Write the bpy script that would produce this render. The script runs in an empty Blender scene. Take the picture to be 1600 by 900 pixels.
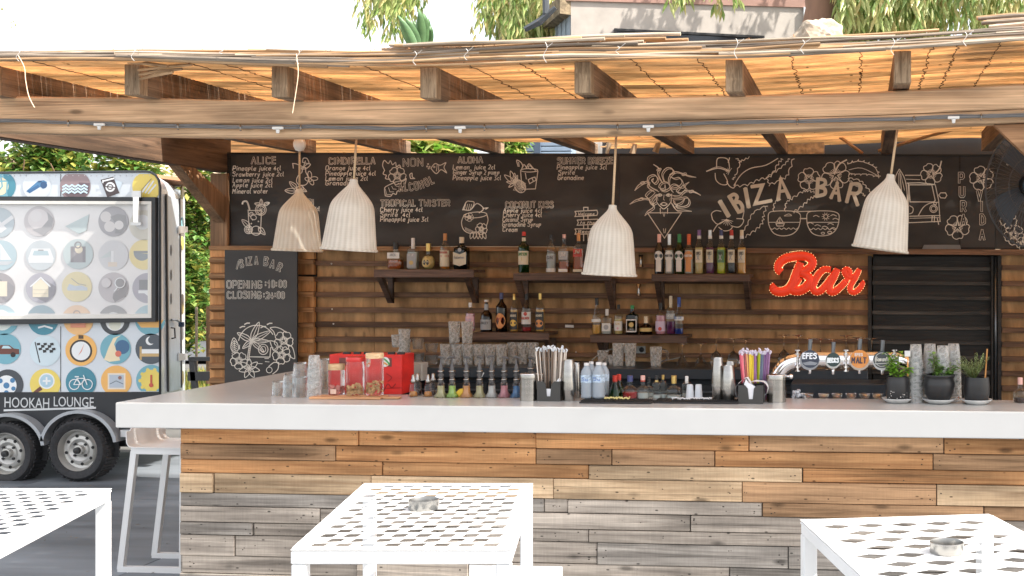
import bpy, bmesh, math, random
from mathutils import Vector, Matrix, Euler
random.seed(7)
R = math.radians
S = bpy.context.scene
COL = S.collection
# ------------------------------------------------------------------ camera
CZ, PXC, HOR, F = 1.78, 1190.0, 422.0, 1800.0       # eye height, principal column, horizon row, focal (px of a 1600 wide frame)
TH = math.atan(155.0 / 1800.0)
CT, ST = math.cos(TH), math.sin(TH)
cd = bpy.data.cameras.new('camera')
cd.sensor_width = 36
cd.lens = 36 * F / 1600
cd.shift_x = (800 - PXC) / 1600
cd.shift_y = (HOR - 450) / 1600
cd.clip_start = 0.05
cd.clip_end = 3000
cam = bpy.data.objects.new('camera', cd)
COL.objects.link(cam)
cam.location = (0, 0, CZ)
cam.rotation_euler = (R(90), 0, TH)
S.camera = cam
# ------------------------------------------------------------------ light
SUN_TO = Vector((0.66, -0.10, 0.76)).normalized()
w = bpy.data.worlds.new('World')
S.world = w
w.use_nodes = True
nt = w.node_tree
sky = nt.nodes.new('ShaderNodeTexSky')
sky.sky_type = 'NISHITA'
sky.sun_disc = False
sky.sun_elevation = math.asin(SUN_TO.z)
sky.sun_rotation = math.atan2(SUN_TO.x, SUN_TO.y)
sky.air_density = 0.9
sky.dust_density = 3.0
sky.ozone_density = 0.6
bg = nt.nodes['Background']
bg.inputs['Strength'].default_value = 0.15
veil = nt.nodes.new('ShaderNodeMix'); veil.data_type = 'RGBA'; veil.inputs[0].default_value = .55      # thin white summer haze over the whole sky
veil.inputs[7].default_value = (5.0, 4.75, 4.4, 1)
nt.links.new(sky.outputs[0], veil.inputs[6]); nt.links.new(veil.outputs[2], bg.inputs[0])
sd = bpy.data.lights.new('sun', 'SUN')
sd.energy = 3.8
sd.angle = R(0.6)
sd.color = (1.0, 0.94, 0.86)
sun = bpy.data.objects.new('sun', sd)
COL.objects.link(sun)
sun.rotation_euler = SUN_TO.to_track_quat('Z', 'Y').to_euler()
S.view_settings.view_transform = 'Standard'
S.view_settings.look = 'None'
S.view_settings.exposure = 1.55
S.view_settings.gamma = 1
S.cycles.max_bounces = 10
S.cycles.transparent_max_bounces = 24
S.cycles.diffuse_bounces = 5

# ------------------------------------------------------------------ measuring: photo pixel -> a point of the place
def PY(u, v, Y):
    k = (u - PXC) / F
    d = Y / (CT + k * ST)
    return Vector((k * d * CT - d * ST, Y, CZ - (v - HOR) / F * d))
def PZ(u, v, z):
    d = (CZ - z) * F / (v - HOR)
    k = (u - PXC) / F
    return Vector((k * d * CT - d * ST, k * d * ST + d * CT, z))
def SC(u, Y):
    return F * (CT + (u - PXC) / F * ST) / Y

# ------------------------------------------------------------------ materials
def srgb(r, g, b):
    f = lambda c: (c / 255) / 12.92 if c <= 10 else ((c / 255 + 0.055) / 1.055) ** 2.4
    return (f(r), f(g), f(b))
MC = {}
def NM(name):
    m = bpy.data.materials.new(name)
    m.use_nodes = True
    return m, m.node_tree, m.node_tree.nodes['Principled BSDF']
def setup_coords(t, scale, rnd=True):
    tc = t.nodes.new('ShaderNodeTexCoord')
    mp = t.nodes.new('ShaderNodeMapping')
    mp.inputs['Scale'].default_value = scale
    if rnd:
        oi = t.nodes.new('ShaderNodeObjectInfo')
        ad = t.nodes.new('ShaderNodeVectorMath'); ad.operation = 'MULTIPLY_ADD'
        ad.inputs[1].default_value = (0, 0, 0)
        cx = t.nodes.new('ShaderNodeCombineXYZ')
        for i, k in enumerate((37.0, 11.0, 53.0)):
            mm = t.nodes.new('ShaderNodeMath'); mm.operation = 'MULTIPLY'; mm.inputs[1].default_value = k
            t.links.new(oi.outputs['Random'], mm.inputs[0]); t.links.new(mm.outputs[0], cx.inputs[i])
        va = t.nodes.new('ShaderNodeVectorMath'); va.operation = 'ADD'
        t.links.new(tc.outputs['Object'], va.inputs[0]); t.links.new(cx.outputs[0], va.inputs[1])
        t.nodes.remove(ad)
        t.links.new(va.outputs[0], mp.inputs[0])
        return mp, oi, va
    t.links.new(tc.outputs['Object'], mp.inputs[0])
    return mp, None, tc
def plain(name, col, rough=0.5, metal=0.0, var=0.12, scale=(6, 6, 6), bump=0.0, emit=0, coat=0.0, spec=0.5, trans=0.0):
    if name in MC: return MC[name]
    m, t, p = NM(name)
    mp, oi, _ = setup_coords(t, scale)
    n = t.nodes.new('ShaderNodeTexNoise'); n.inputs['Scale'].default_value = 1; n.inputs['Detail'].default_value = 5
    t.links.new(mp.outputs[0], n.inputs['Vector'])
    cr = t.nodes.new('ShaderNodeValToRGB')
    cr.color_ramp.elements[0].position = .3; cr.color_ramp.elements[1].position = .72
    cr.color_ramp.elements[0].color = (*[c * (1 - var) for c in col], 1)
    cr.color_ramp.elements[1].color = (*[min(1, c * (1 + var)) for c in col], 1)
    t.links.new(n.outputs[0], cr.inputs[0]); t.links.new(cr.outputs[0], p.inputs['Base Color'])
    p.inputs['Roughness'].default_value = rough; p.inputs['Metallic'].default_value = metal
    p.inputs['Specular IOR Level'].default_value = spec
    p.inputs['Coat Weight'].default_value = coat
    if bump:
        b = t.nodes.new('ShaderNodeBump'); b.inputs['Strength'].default_value = bump; b.inputs['Distance'].default_value = .01
        t.links.new(n.outputs[0], b.inputs['Height']); t.links.new(b.outputs[0], p.inputs['Normal'])
    if emit:
        p.inputs['Emission Color'].default_value = (*col, 1); p.inputs['Emission Strength'].default_value = emit
    if trans:
        tr = t.nodes.new('ShaderNodeBsdfTranslucent'); mx = t.nodes.new('ShaderNodeMixShader'); mx.inputs[0].default_value = trans
        t.links.new(cr.outputs[0], tr.inputs[0]); o = t.nodes['Material Output']
        t.links.new(p.outputs[0], mx.inputs[1]); t.links.new(tr.outputs[0], mx.inputs[2]); t.links.new(mx.outputs[0], o.inputs[0])
    MC[name] = m
    return m
def wood(name, dark, light, axis=0, grain=55, long=2.2, rough=.7, bump=.35, vary=.25, knots=.5, holes=0.0, trans=0.0, saw=0.0, crack=0.0):
    if name in MC: return MC[name]
    m, t, p = NM(name)
    sc = [grain, grain, grain]; sc[axis] = long
    mp, oi, va = setup_coords(t, sc)
    L = t.links.new
    n = t.nodes.new('ShaderNodeTexNoise'); n.inputs['Scale'].default_value = 1; n.inputs['Detail'].default_value = 6; n.inputs['Roughness'].default_value = .65; n.inputs['Distortion'].default_value = .9
    L(mp.outputs[0], n.inputs['Vector'])
    cr = t.nodes.new('ShaderNodeValToRGB')
    cr.color_ramp.elements[0].position = .28; cr.color_ramp.elements[1].position = .68
    cr.color_ramp.elements[0].color = (*dark, 1); cr.color_ramp.elements[1].color = (*light, 1)
    L(n.outputs[0], cr.inputs[0])
    # broad blotches
    mp2 = t.nodes.new('ShaderNodeMapping'); s2 = [9, 9, 9]; s2[axis] = 1.6; mp2.inputs['Scale'].default_value = s2
    L(va.outputs[0], mp2.inputs[0])
    n2 = t.nodes.new('ShaderNodeTexNoise'); n2.inputs['Scale'].default_value = 1; n2.inputs['Detail'].default_value = 3
    L(mp2.outputs[0], n2.inputs['Vector'])
    mr = t.nodes.new('ShaderNodeMapRange'); mr.inputs[1].default_value = .3; mr.inputs[2].default_value = .7; mr.inputs[3].default_value = .52; mr.inputs[4].default_value = 1.28
    L(n2.outputs[0], mr.inputs[0])
    mrr = t.nodes.new('ShaderNodeMapRange'); mrr.inputs[3].default_value = 1 - vary; mrr.inputs[4].default_value = 1 + vary
    L(oi.outputs['Random'], mrr.inputs[0])
    mu = t.nodes.new('ShaderNodeMath'); mu.operation = 'MULTIPLY'; L(mr.outputs[0], mu.inputs[0]); L(mrr.outputs[0], mu.inputs[1])
    last = mu.outputs[0]
    def vor(sc_, thr0, thr1, amt):
        nonlocal last
        mp3 = t.nodes.new('ShaderNodeMapping'); mp3.inputs['Scale'].default_value = sc_
        L(va.outputs[0], mp3.inputs[0])
        v = t.nodes.new('ShaderNodeTexVoronoi'); v.inputs['Scale'].default_value = 1
        L(mp3.outputs[0], v.inputs['Vector'])
        q = t.nodes.new('ShaderNodeMapRange'); q.inputs[1].default_value = thr0; q.inputs[2].default_value = thr1; q.inputs[3].default_value = 1 - amt; q.inputs[4].default_value = 1
        L(v.outputs['Distance'], q.inputs[0])
        k = t.nodes.new('ShaderNodeMath'); k.operation = 'MULTIPLY'; L(last, k.inputs[0]); L(q.outputs[0], k.inputs[1])
        last = k.outputs[0]
    if knots:
        s3 = [9, 9, 9]; s3[axis] = 3.2; vor(s3, .06, .16, knots)
    if holes:
        s3 = [26, 3, 26]; s3[axis] = 11; vor(s3, .07, .12, holes)
    if crack:
        s3 = [95, 95, 95]; s3[axis] = 1.1
        mp5 = t.nodes.new('ShaderNodeMapping'); mp5.inputs['Scale'].default_value = s3; L(va.outputs[0], mp5.inputs[0])
        n5 = t.nodes.new('ShaderNodeTexNoise'); n5.inputs['Scale'].default_value = 1; n5.inputs['Detail'].default_value = 1.5; L(mp5.outputs[0], n5.inputs['Vector'])
        q = t.nodes.new('ShaderNodeMapRange'); q.inputs[1].default_value = .655; q.inputs[2].default_value = .70; q.inputs[3].default_value = 1; q.inputs[4].default_value = 1 - crack
        L(n5.outputs[0], q.inputs[0]); k = t.nodes.new('ShaderNodeMath'); k.operation = 'MULTIPLY'; L(last, k.inputs[0]); L(q.outputs[0], k.inputs[1]); last = k.outputs[0]
    if saw:
        s3 = [9, 9, 9]; s3[axis] = 120
        mp4 = t.nodes.new('ShaderNodeMapping'); mp4.inputs['Scale'].default_value = s3; L(va.outputs[0], mp4.inputs[0])
        n4 = t.nodes.new('ShaderNodeTexNoise'); n4.inputs['Scale'].default_value = 1; n4.inputs['Detail'].default_value = 2; L(mp4.outputs[0], n4.inputs['Vector'])
        q = t.nodes.new('ShaderNodeMapRange'); q.inputs[1].default_value = .35; q.inputs[2].default_value = .65; q.inputs[3].default_value = 1 - saw; q.inputs[4].default_value = 1 + saw * .4
        L(n4.outputs[0], q.inputs[0])
        k = t.nodes.new('ShaderNodeMath'); k.operation = 'MULTIPLY'; L(last, k.inputs[0]); L(q.outputs[0], k.inputs[1]); last = k.outputs[0]
    mx = t.nodes.new('ShaderNodeMix'); mx.data_type = 'RGBA'; mx.blend_type = 'MULTIPLY'; mx.inputs[0].default_value = 1
    L(cr.outputs[0], mx.inputs[6]); L(last, mx.inputs[7])
    L(mx.outputs[2], p.inputs['Base Color'])
    p.inputs['Roughness'].default_value = rough
    p.inputs['Specular IOR Level'].default_value = .3
    b = t.nodes.new('ShaderNodeBump'); b.inputs['Strength'].default_value = bump; b.inputs['Distance'].default_value = .006
    L(n.outputs[0], b.inputs['Height']); L(b.outputs[0], p.inputs['Normal'])
    if trans:
        tr = t.nodes.new('ShaderNodeBsdfTranslucent'); ms = t.nodes.new('ShaderNodeMixShader'); ms.inputs[0].default_value = trans
        L(mx.outputs[2], tr.inputs[0]); L(p.outputs[0], ms.inputs[1]); L(tr.outputs[0], ms.inputs[2]); L(ms.outputs[0], t.nodes['Material Output'].inputs[0])
    MC[name] = m
    return m
def glass(name, tint=(.93, .96, .96), ior=1.35, rough=.04, amount=1.0, bump=0.0, bscale=60, scatter=0.0):
    """clear or tinted glassware: see-through with fresnel reflections"""
    if name in MC: return MC[name]
    m = bpy.data.materials.new(name); m.use_nodes = True; t = m.node_tree
    t.nodes.remove(t.nodes['Principled BSDF'])
    o = t.nodes['Material Output']
    tr = t.nodes.new('ShaderNodeBsdfTransparent'); tr.inputs[0].default_value = (*tint, 1)
    gl = t.nodes.new('ShaderNodeBsdfGlossy'); gl.inputs['Roughness'].default_value = rough; gl.inputs[0].default_value = (1, 1, 1, 1)
    lw = t.nodes.new('ShaderNodeLayerWeight'); lw.inputs[0].default_value = .34
    mr = t.nodes.new('ShaderNodeMapRange'); mr.inputs[3].default_value = .05 * amount; mr.inputs[4].default_value = .95 * amount
    pw = t.nodes.new('ShaderNodeMath'); pw.operation = 'POWER'; pw.inputs[1].default_value = 1.5
    t.links.new(lw.outputs['Facing'], pw.inputs[0]); t.links.new(pw.outputs[0], mr.inputs[0])
    mx = t.nodes.new('ShaderNodeMixShader')
    t.links.new(mr.outputs[0], mx.inputs[0]); t.links.new(tr.outputs[0], mx.inputs[1]); t.links.new(gl.outputs[0], mx.inputs[2])
    last = mx
    if scatter:
        df = t.nodes.new('ShaderNodeBsdfTranslucent'); df.inputs[0].default_value = (.85,.86,.84,1); d2 = t.nodes.new('ShaderNodeBsdfDiffuse'); d2.inputs[0].default_value = (.85,.86,.84,1)
        md = t.nodes.new('ShaderNodeMixShader'); md.inputs[0].default_value = .5; t.links.new(df.outputs[0], md.inputs[1]); t.links.new(d2.outputs[0], md.inputs[2])
        m2 = t.nodes.new('ShaderNodeMixShader'); m2.inputs[0].default_value = scatter; t.links.new(mx.outputs[0], m2.inputs[1]); t.links.new(md.outputs[0], m2.inputs[2]); last = m2
    t.links.new(last.outputs[0], o.inputs[0])
    if bump:
        tc = t.nodes.new('ShaderNodeTexCoord'); v = t.nodes.new('ShaderNodeTexVoronoi'); v.inputs['Scale'].default_value = bscale
        b = t.nodes.new('ShaderNodeBump'); b.inputs['Strength'].default_value = bump; b.inputs['Distance'].default_value = .01
        t.links.new(tc.outputs['Object'], v.inputs['Vector']); t.links.new(v.outputs['Distance'], b.inputs['Height'])
        t.links.new(b.outputs[0], gl.inputs['Normal']); t.links.new(b.outputs[0], lw.inputs['Normal'])
        if scatter:
            q = t.nodes.new('ShaderNodeMapRange'); q.inputs[1].default_value = .15; q.inputs[2].default_value = .55; q.inputs[3].default_value = scatter*.25; q.inputs[4].default_value = scatter*2.2
            t.links.new(v.outputs['Distance'], q.inputs[0]); t.links.new(q.outputs[0], m2.inputs[0])
    MC[name] = m
    return m

def real_glass(name, tint, rough, bump=0.0, bscale=60):
    m, t, p = NM(name)
    p.inputs['Base Color'].default_value = (*tint, 1); p.inputs['Transmission Weight'].default_value = 1; p.inputs['Roughness'].default_value = rough; p.inputs['IOR'].default_value = 1.45
    if bump:
        tc = t.nodes.new('ShaderNodeTexCoord'); v = t.nodes.new('ShaderNodeTexVoronoi'); v.inputs['Scale'].default_value = bscale
        b = t.nodes.new('ShaderNodeBump'); b.inputs['Strength'].default_value = bump; b.inputs['Distance'].default_value = .012
        t.links.new(tc.outputs['Object'], v.inputs['Vector']); t.links.new(v.outputs['Distance'], b.inputs['Height']); t.links.new(b.outputs[0], p.inputs['Normal'])
    if bump:
        df = t.nodes.new('ShaderNodeBsdfTranslucent'); df.inputs[0].default_value = (.9,.9,.88,1); d2 = t.nodes.new('ShaderNodeBsdfDiffuse'); d2.inputs[0].default_value = (.9,.9,.88,1)
        md = t.nodes.new('ShaderNodeMixShader'); t.links.new(df.outputs[0], md.inputs[1]); t.links.new(d2.outputs[0], md.inputs[2])
        q = t.nodes.new('ShaderNodeMapRange'); q.inputs[1].default_value = .25; q.inputs[2].default_value = .6; q.inputs[3].default_value = .18; q.inputs[4].default_value = .50
        t.links.new(v.outputs['Distance'], q.inputs[0]); m3 = t.nodes.new('ShaderNodeMixShader'); t.links.new(q.outputs[0], m3.inputs[0]); t.links.new(p.outputs[0], m3.inputs[1]); t.links.new(md.outputs[0], m3.inputs[2]); p = m3
    # let light through thin walls so that stacked glasses do not turn black
    tr = t.nodes.new('ShaderNodeBsdfTransparent'); tr.inputs[0].default_value = (.97,.98,.98,1); mx = t.nodes.new('ShaderNodeMixShader'); mx.inputs[0].default_value = .25
    t.links.new(p.outputs[0], mx.inputs[1]); t.links.new(tr.outputs[0], mx.inputs[2]); t.links.new(mx.outputs[0], t.nodes['Material Output'].inputs[0])
    return m

# ------------------------------------------------------------------ mesh helpers
class MB:
    def __init__(s): s.v = []; s.f = []; s.m = []
    def add(s, vs, fs, mi=0):
        b = len(s.v); s.v += [tuple(x) for x in vs]
        for f in fs: s.f.append([i + b for i in f]); s.m.append(mi)
        return s
    def box(s, a, b, mi=0, M=None):
        x0, y0, z0 = a; x1, y1, z1 = b
        vs = [Vector(p) for p in ((x0,y0,z0),(x1,y0,z0),(x1,y1,z0),(x0,y1,z0),(x0,y0,z1),(x1,y0,z1),(x1,y1,z1),(x0,y1,z1))]
        if M: vs = [M @ p for p in vs]
        return s.add(vs, [(0,3,2,1),(4,5,6,7),(0,1,5,4),(1,2,6,5),(2,3,7,6),(3,0,4,7)], mi)
    def hexa(s, vs, mi=0):
        return s.add(vs, [(0,3,2,1),(4,5,6,7),(0,1,5,4),(1,2,6,5),(2,3,7,6),(3,0,4,7)], mi)
    def cbox(s, a, b, c=.004, mi=0, M=None):
        """box with chamfered edges"""
        bm = bmesh.new(); bmesh.ops.create_cube(bm, size=1)
        for q in bm.verts: q.co = Vector(((a[0]+b[0])/2 + q.co.x*(b[0]-a[0]), (a[1]+b[1])/2 + q.co.y*(b[1]-a[1]), (a[2]+b[2])/2 + q.co.z*(b[2]-a[2])))
        bmesh.ops.bevel(bm, geom=bm.edges[:], offset=c, segments=1, affect='EDGES')
        if M: bm.transform(M)
        bm.verts.index_update()
        s.add([q.co.copy() for q in bm.verts], [[q.index for q in f.verts] for f in bm.faces], mi); bm.free()
        return s
    def tube(s, pts, r, n=8, mi=0, cap=True, sx=1.0, up=None):
        pts = [Vector(p) for p in pts]
        rs = r if isinstance(r, (list, tuple)) else [r] * len(pts)
        b = len(s.v); prev = None
        for i, p in enumerate(pts):
            d = (pts[min(i+1, len(pts)-1)] - pts[max(i-1, 0)])
            d = d.normalized() if d.length > 1e-9 else Vector((0,0,1))
            if up is not None: x = d.cross(up).normalized() if d.cross(up).length > 1e-6 else Vector((1,0,0))
            elif prev is None:
                a = Vector((0,0,1)) if abs(d.z) < .9 else Vector((1,0,0)); x = d.cross(a).normalized()
            else:
                x = (prev - d * prev.dot(d)); x = x.normalized() if x.length > 1e-6 else d.orthogonal().normalized()
            prev = x; y = d.cross(x)
            for k in range(n):
                t = 2 * math.pi * k / n
                s.v.append(tuple(p + x * math.cos(t) * rs[i] + y * math.sin(t) * rs[i] * sx))
        for i in range(len(pts) - 1):
            for k in range(n):
                a = b + i*n + k; c = b + i*n + (k+1) % n
                s.f.append([a, c, c+n, a+n]); s.m.append(mi)
        if cap:
            s.f.append([b + k for k in range(n)][::-1]); s.m.append(mi)
            e = b + (len(pts)-1)*n
            s.f.append([e + k for k in range(n)]); s.m.append(mi)
        return s
    def lathe(s, prof, c=(0,0,0), n=20, mi=0, a0=0.0, a1=360.0, M=None):
        full = abs(a1 - a0 - 360) < 1e-6; b = len(s.v); k = n if full else n + 1
        for r, z in prof:
            for j in range(k):
                t = R(a0 + (a1 - a0) * j / n)
                q = Vector((r*math.cos(t), r*math.sin(t), z))
                if M: q = M @ q
                s.v.append((c[0]+q.x, c[1]+q.y, c[2]+q.z))
        for i in range(len(prof)-1):
            for j in range(n):
                j2 = (j+1) % k if full else j+1
                s.f.append([b+i*k+j, b+i*k+j2, b+(i+1)*k+j2, b+(i+1)*k+j]); s.m.append(mi)
        return s
    def prism(s, poly, y0, y1, mi=0):
        """polygon in xz, extruded along y"""
        n = len(poly); b = len(s.v)
        s.v += [(x, y0, z) for x, z in poly] + [(x, y1, z) for x, z in poly]
        s.f.append([b+i for i in range(n)]); s.m.append(mi)
        s.f.append([b+n+i for i in range(n)][::-1]); s.m.append(mi)
        for i in range(n):
            j = (i+1) % n; s.f.append([b+j, b+i, b+n+i, b+n+j]); s.m.append(mi)
        return s
    def ball(s, c, r, n=10, mi=0, sz=1.0):
        prof = [(r*math.sin(math.pi*i/(n//2)) + 1e-5, -r*sz*math.cos(math.pi*i/(n//2))) for i in range(n//2+1)]
        return s.lathe(prof, c, n, mi)
    def mesh(s, name, mats, smooth=False):
        me = bpy.data.meshes.new(name); me.from_pydata(s.v, [], s.f)
        for m in (mats if isinstance(mats, (list, tuple)) else [mats]): me.materials.append(m)
        if any(s.m): me.polygons.foreach_set('material_index', s.m)
        if smooth:
            me.polygons.foreach_set('use_smooth', [True]*len(s.f))
        me.update(); return me
    def build(s, name, mats, parent=None, smooth=False, world=False):
        o = bpy.data.objects.new(name, s.mesh(name, mats, smooth)); COL.objects.link(o)
        if smooth == 'auto': pass
        if parent is not None:
            o.parent = parent
            if world:
                o.location = -world_loc(parent)
        return o
def world_loc(o):
    l = Vector((0,0,0))
    while o is not None: l += o.location; o = o.parent
    return l
def autosmooth(o, ang=35):
    me = o.data
    me.polygons.foreach_set('use_smooth', [True]*len(me.polygons))
    me.set_sharp_from_angle(angle=R(ang))
    return o
def link(name, me, parent=None, loc=(0,0,0)):
    o = bpy.data.objects.new(name, me); COL.objects.link(o); o.location = loc
    if parent is not None: o.parent = parent
    return o
def tag(o, label, cat, group=None):
    o['label'] = label; o['category'] = cat
    if group: o['group'] = group
    return o
def thing(name, label, cat, loc=(0,0,0), group=None, rz=0.0):
    o = bpy.data.objects.new(name, None); COL.objects.link(o); o.location = loc; o.rotation_euler.z = rz; o.empty_display_size = .1
    return tag(o, label, cat, group)
def struct(o, kind='structure'):
    o['kind'] = kind; return o
def kids(o): return [c for c in bpy.data.objects if c.parent is o]
def snapshot(o): return (o, [snapshot(c) for c in o.children])
def dup(snap, loc, label, group=None, rz=None, scale=None):
    def rec(sn, par):
        c = sn[0].copy(); COL.objects.link(c); c.parent = par
        for ch in sn[1]: rec(ch, c)
        return c
    r = rec(snap, None); r.location = loc; r['label'] = label
    if group: r['group'] = group
    if rz is not None: r.rotation_euler.z = rz
    if scale is not None: r.scale = scale
    return r
def ordinal(i): return ['first','second','third','fourth','fifth','sixth','seventh','eighth','ninth','tenth','eleventh','twelfth'][i]
def catmull(p, n=5, closed=False):
    if len(p) < 3: return p
    q = []; N = len(p)
    for i in range(N if closed else N-1):
        g = lambda k: Vector(p[k % N]) if closed else Vector(p[max(0, min(N-1, k))])
        a, b, c, d = g(i-1), g(i), g(i+1), g(i+2)
        for j in range(n):
            t = j / n
            q.append(.5*((2*b) + (c-a)*t + (2*a-5*b+4*c-d)*t*t + (3*b-3*c+d-a)*t*t*t))
    q.append(Vector(p[0] if closed else p[-1]))
    return q

# ------------------------------------------------------------------ material set
M_white = plain('white_solid_surface', (.52, .515, .50), .25, var=.02, coat=.15)
M_wmetal = plain('white_powder_coat', (.74, .74, .73), .5, var=.04)
M_black = plain('black_plastic', (.022, .022, .023), .42, var=.2)
M_chalk = plain('chalkboard_black', (.040, .038, .036), .72, var=.5, scale=(2.2, 2.2, 4))
M_chalk2 = plain('chalkboard_grey', (.040, .037, .034), .62, var=.22, scale=(2, 2, 5))
M_line = plain('chalk_white_line', (.70, .66, .58), .9, var=.16, scale=(14, 14, 14))
M_inner = plain('chalkboard_inner', (.038, .036, .034), .7, var=.3)
M_steel = plain('brushed_steel', (.36, .345, .32), .25, 1.0, var=.10, scale=(2, 2, 60))
M_chrome = plain('chrome', (.86, .86, .87), .08, 1.0, var=.02)
M_dsteel = plain('dark_steel', (.18, .19, .2), .3, .8)
M_rubber = plain('black_rubber', (.02, .02, .021), .7, var=.25, bump=.2, scale=(30, 30, 30))
W_slat = wood('dark_stained_slat', srgb(70, 50, 37), srgb(132, 102, 80), 0, 50, 2.0, .75, knots=.35)
W_slatw = wood('sunlit_warm_slat', srgb(112, 78, 52), srgb(186, 142, 98), 0, 60, 2.0, .65, knots=.3)  # lit copy of the slat wood, brighter light put into its colour
W_ply = wood('brown_plywood', srgb(146, 110, 72), srgb(192, 150, 104), 2, 7, 2.5, .7, bump=.15, vary=.06, knots=.5)
W_plyl = wood('sunlit_plywood', srgb(160, 106, 60), srgb(212, 158, 104), 2, 24, 3.0, .65, bump=.15, vary=.16, knots=.15)  # lit copy of the plywood, stronger light put into its colour
W_shelf = wood('dark_shelf_board', srgb(62, 47, 40), srgb(112, 88, 74), 0, 60, 2.5, .5)
W_louv = wood('black_louvre', srgb(44, 41, 38), srgb(86, 80, 74), 0, 50, 2.0, .5, knots=.2)
W_blk = wood('black_painted_board', srgb(30, 28, 26), srgb(58, 54, 50), 0, 50, 2.0, .55, knots=.2)
W_beam = wood('weathered_beam', srgb(164, 130, 98), srgb(224, 188, 150), 0, 60, 1.3, .8, vary=.05, knots=.55, crack=.45)
W_raf = wood('rafter_timber', srgb(92, 76, 62), srgb(146, 122, 100), 1, 50, 1.4, .8, vary=.15, knots=.3, crack=.4)
W_end = wood('rafter_end_grain', srgb(104, 84, 64), srgb(184, 158, 128), 2, 90, 9, .9, vary=.15)
W_post = wood('post_timber', srgb(108, 82, 60), srgb(162, 128, 96), 2, 40, 1.2, .7)
# ================================================================== GROUND
def interp(tab, u):
    if u <= tab[0][0]: return tab[0][1]
    for (a, b), (c, d) in zip(tab, tab[1:]):
        if u <= c: return b + (d-b)*(u-a)/(c-a)
    return tab[-1][1]
M_ground = plain('slate_ground', (.10, .097, .09), .7, var=.35, scale=(.8, 2.5, 1), bump=.15)
M_slab = plain('polished_concrete_slab', (.150, .168, .188), .5, var=.42, scale=(.7, 3.2, 1), bump=.05)
g = MB(); g.add([(-400,-300,-.06),(400,-300,-.06),(400,600,-.06),(-400,600,-.06)], [(0,1,2,3)])
struct(g.build('ground', M_ground))
pv = bpy.data.objects.new('pavement', None); COL.objects.link(pv); struct(pv)
for i in range(-6, 4):
    for j in range(-1, 5):
        m = MB(); x, y = i*2.6 + .9, j*2.2 - .3
        m.cbox((x, y, -.05), (x+2.594, y+2.194, 0), .002)
        m.build('slab', M_slab, pv)

rl = random.Random(12); m = MB()
for k in range(240):
    x, y = rl.uniform(-9,-3.2), rl.uniform(3.2,9.0); a = rl.uniform(0,6.3); e = rl.uniform(.006,.022); dx, dy = e*math.cos(a), e*math.sin(a)
    m.add([(x-dx,y-dy,.002),(x-dy*.3,y+dx*.3,.004),(x+dx,y+dy,.003+rl.uniform(0,.006)),(x+dy*.3,y-dx*.3,.003)], [(0,1,2,3)], rl.randrange(2))
struct(m.build('fallen_leaves', [plain('fallen_leaf_tan', (.30,.20,.10), .8, var=.3), plain('fallen_leaf_grey', (.16,.13,.10), .8, var=.3)]), 'stuff')
# ================================================================== ROOF
YB = 5.70
T_btop = [(0,150),(200,152),(400,157),(700,156),(950,153),(1200,148),(1400,142),(1600,131)]
T_bbot = [(0,206),(200,211),(400,214),(780,213),(1180,205),(1400,199),(1600,190)]
T_mat = [(0,100),(200,100),(400,103),(650,105),(900,96),(1150,93),(1400,80),(1600,66)]
T_reed = [(0,77),(200,78),(400,79),(560,76),(640,72),(780,72),(900,68),(1100,64),(1200,59),(1400,51),(1600,42)]
def u_of(x, Y): 
    lat = x*CT + Y*ST; d = -x*ST + Y*CT
    return PXC + F*lat/d
def zt(tab, x, Y=5.6):
    u = u_of(x, Y); uu = max(0, min(1600, u))
    return CZ - (interp(tab, uu) - HOR)/SC(u, Y)   # level beyond the frame
roof = thing('pergola_roof', 'timber pergola roof over the bar with reed matting and a long weathered front beam', 'roof', (-2, 5.7, 2.5))
XL, XR = -5.05, 5.2
xs = [XL + (XR-XL)*i/44 for i in range(45)]
def strip(name, ztop, zbot, y0, y1, mt, parent, c=.008):
    m = MB(); rows = []
    for x in xs:
        a, b = zbot(x), ztop(x)
        rows.append([(x,y0+c,a),(x,y0,a+c),(x,y0,b-c),(x,y0+c,b),(x,y1,b),(x,y1,a)])
    for r in rows: m.v += r
    for i in range(len(xs)-1):
        for k in range(6):
            p = i*6; m.f.append([p+k, p+(k+1)%6, p+6+(k+1)%6, p+6+k]); m.m.append(0)
    m.f.append(list(range(6))); m.m.append(0); e = (len(xs)-1)*6; m.f.append([e+k for k in range(6)][::-1]); m.m.append(0)
    return m.build(name, mt, parent, world=True)
def zfun(tab, Y): return lambda x: zt(tab, x, Y)
zb0, zb1 = zfun(T_bbot, YB), zfun(T_btop, YB)
zl = lambda x: zb0(x) + .062
strip('front_beam', zb1, lambda x: zl(x)+.003, YB, YB+.11, W_beam, roof)
strip('lower_beam_lath', zl, zb0, YB+.004, YB+.115, W_beam, roof)
zm = lambda x: zt(T_mat, x, 5.55)
RU = [-22, 208, 438, 670, 911, 1147, 1410, 1668, 1930, 2210]
M_nail = plain('nail_head', (.25,.24,.23), .5, .6)
for k, u in enumerate(RU):
    c = PY(u, 100, 5.54); x = c.x; zt1 = zm(x); zt0 = zt1 - .158
    m = MB()
    zr_ = max(zt0+.002, CZ+184/SC(u_of(x, 8.88), 8.88)); m.hexa([(x-.04,5.6,zt0+.002),(x+.04,5.6,zt0+.002),(x+.04,9.05,zr_),(x-.04,9.05,zr_),(x-.04,5.6,zt1-.005),(x+.04,5.6,zt1-.005),(x+.04,9.05,zt1-.005),(x-.04,9.05,zt1-.005)])
    m.build('rafter', W_raf, roof, world=True)
    e = MB(); e.cbox((x-.041, 5.53, zt0), (x+.041, 5.60, zt1-.004), .003)
    e.build('rafter_end', W_end, roof, world=True)
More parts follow.
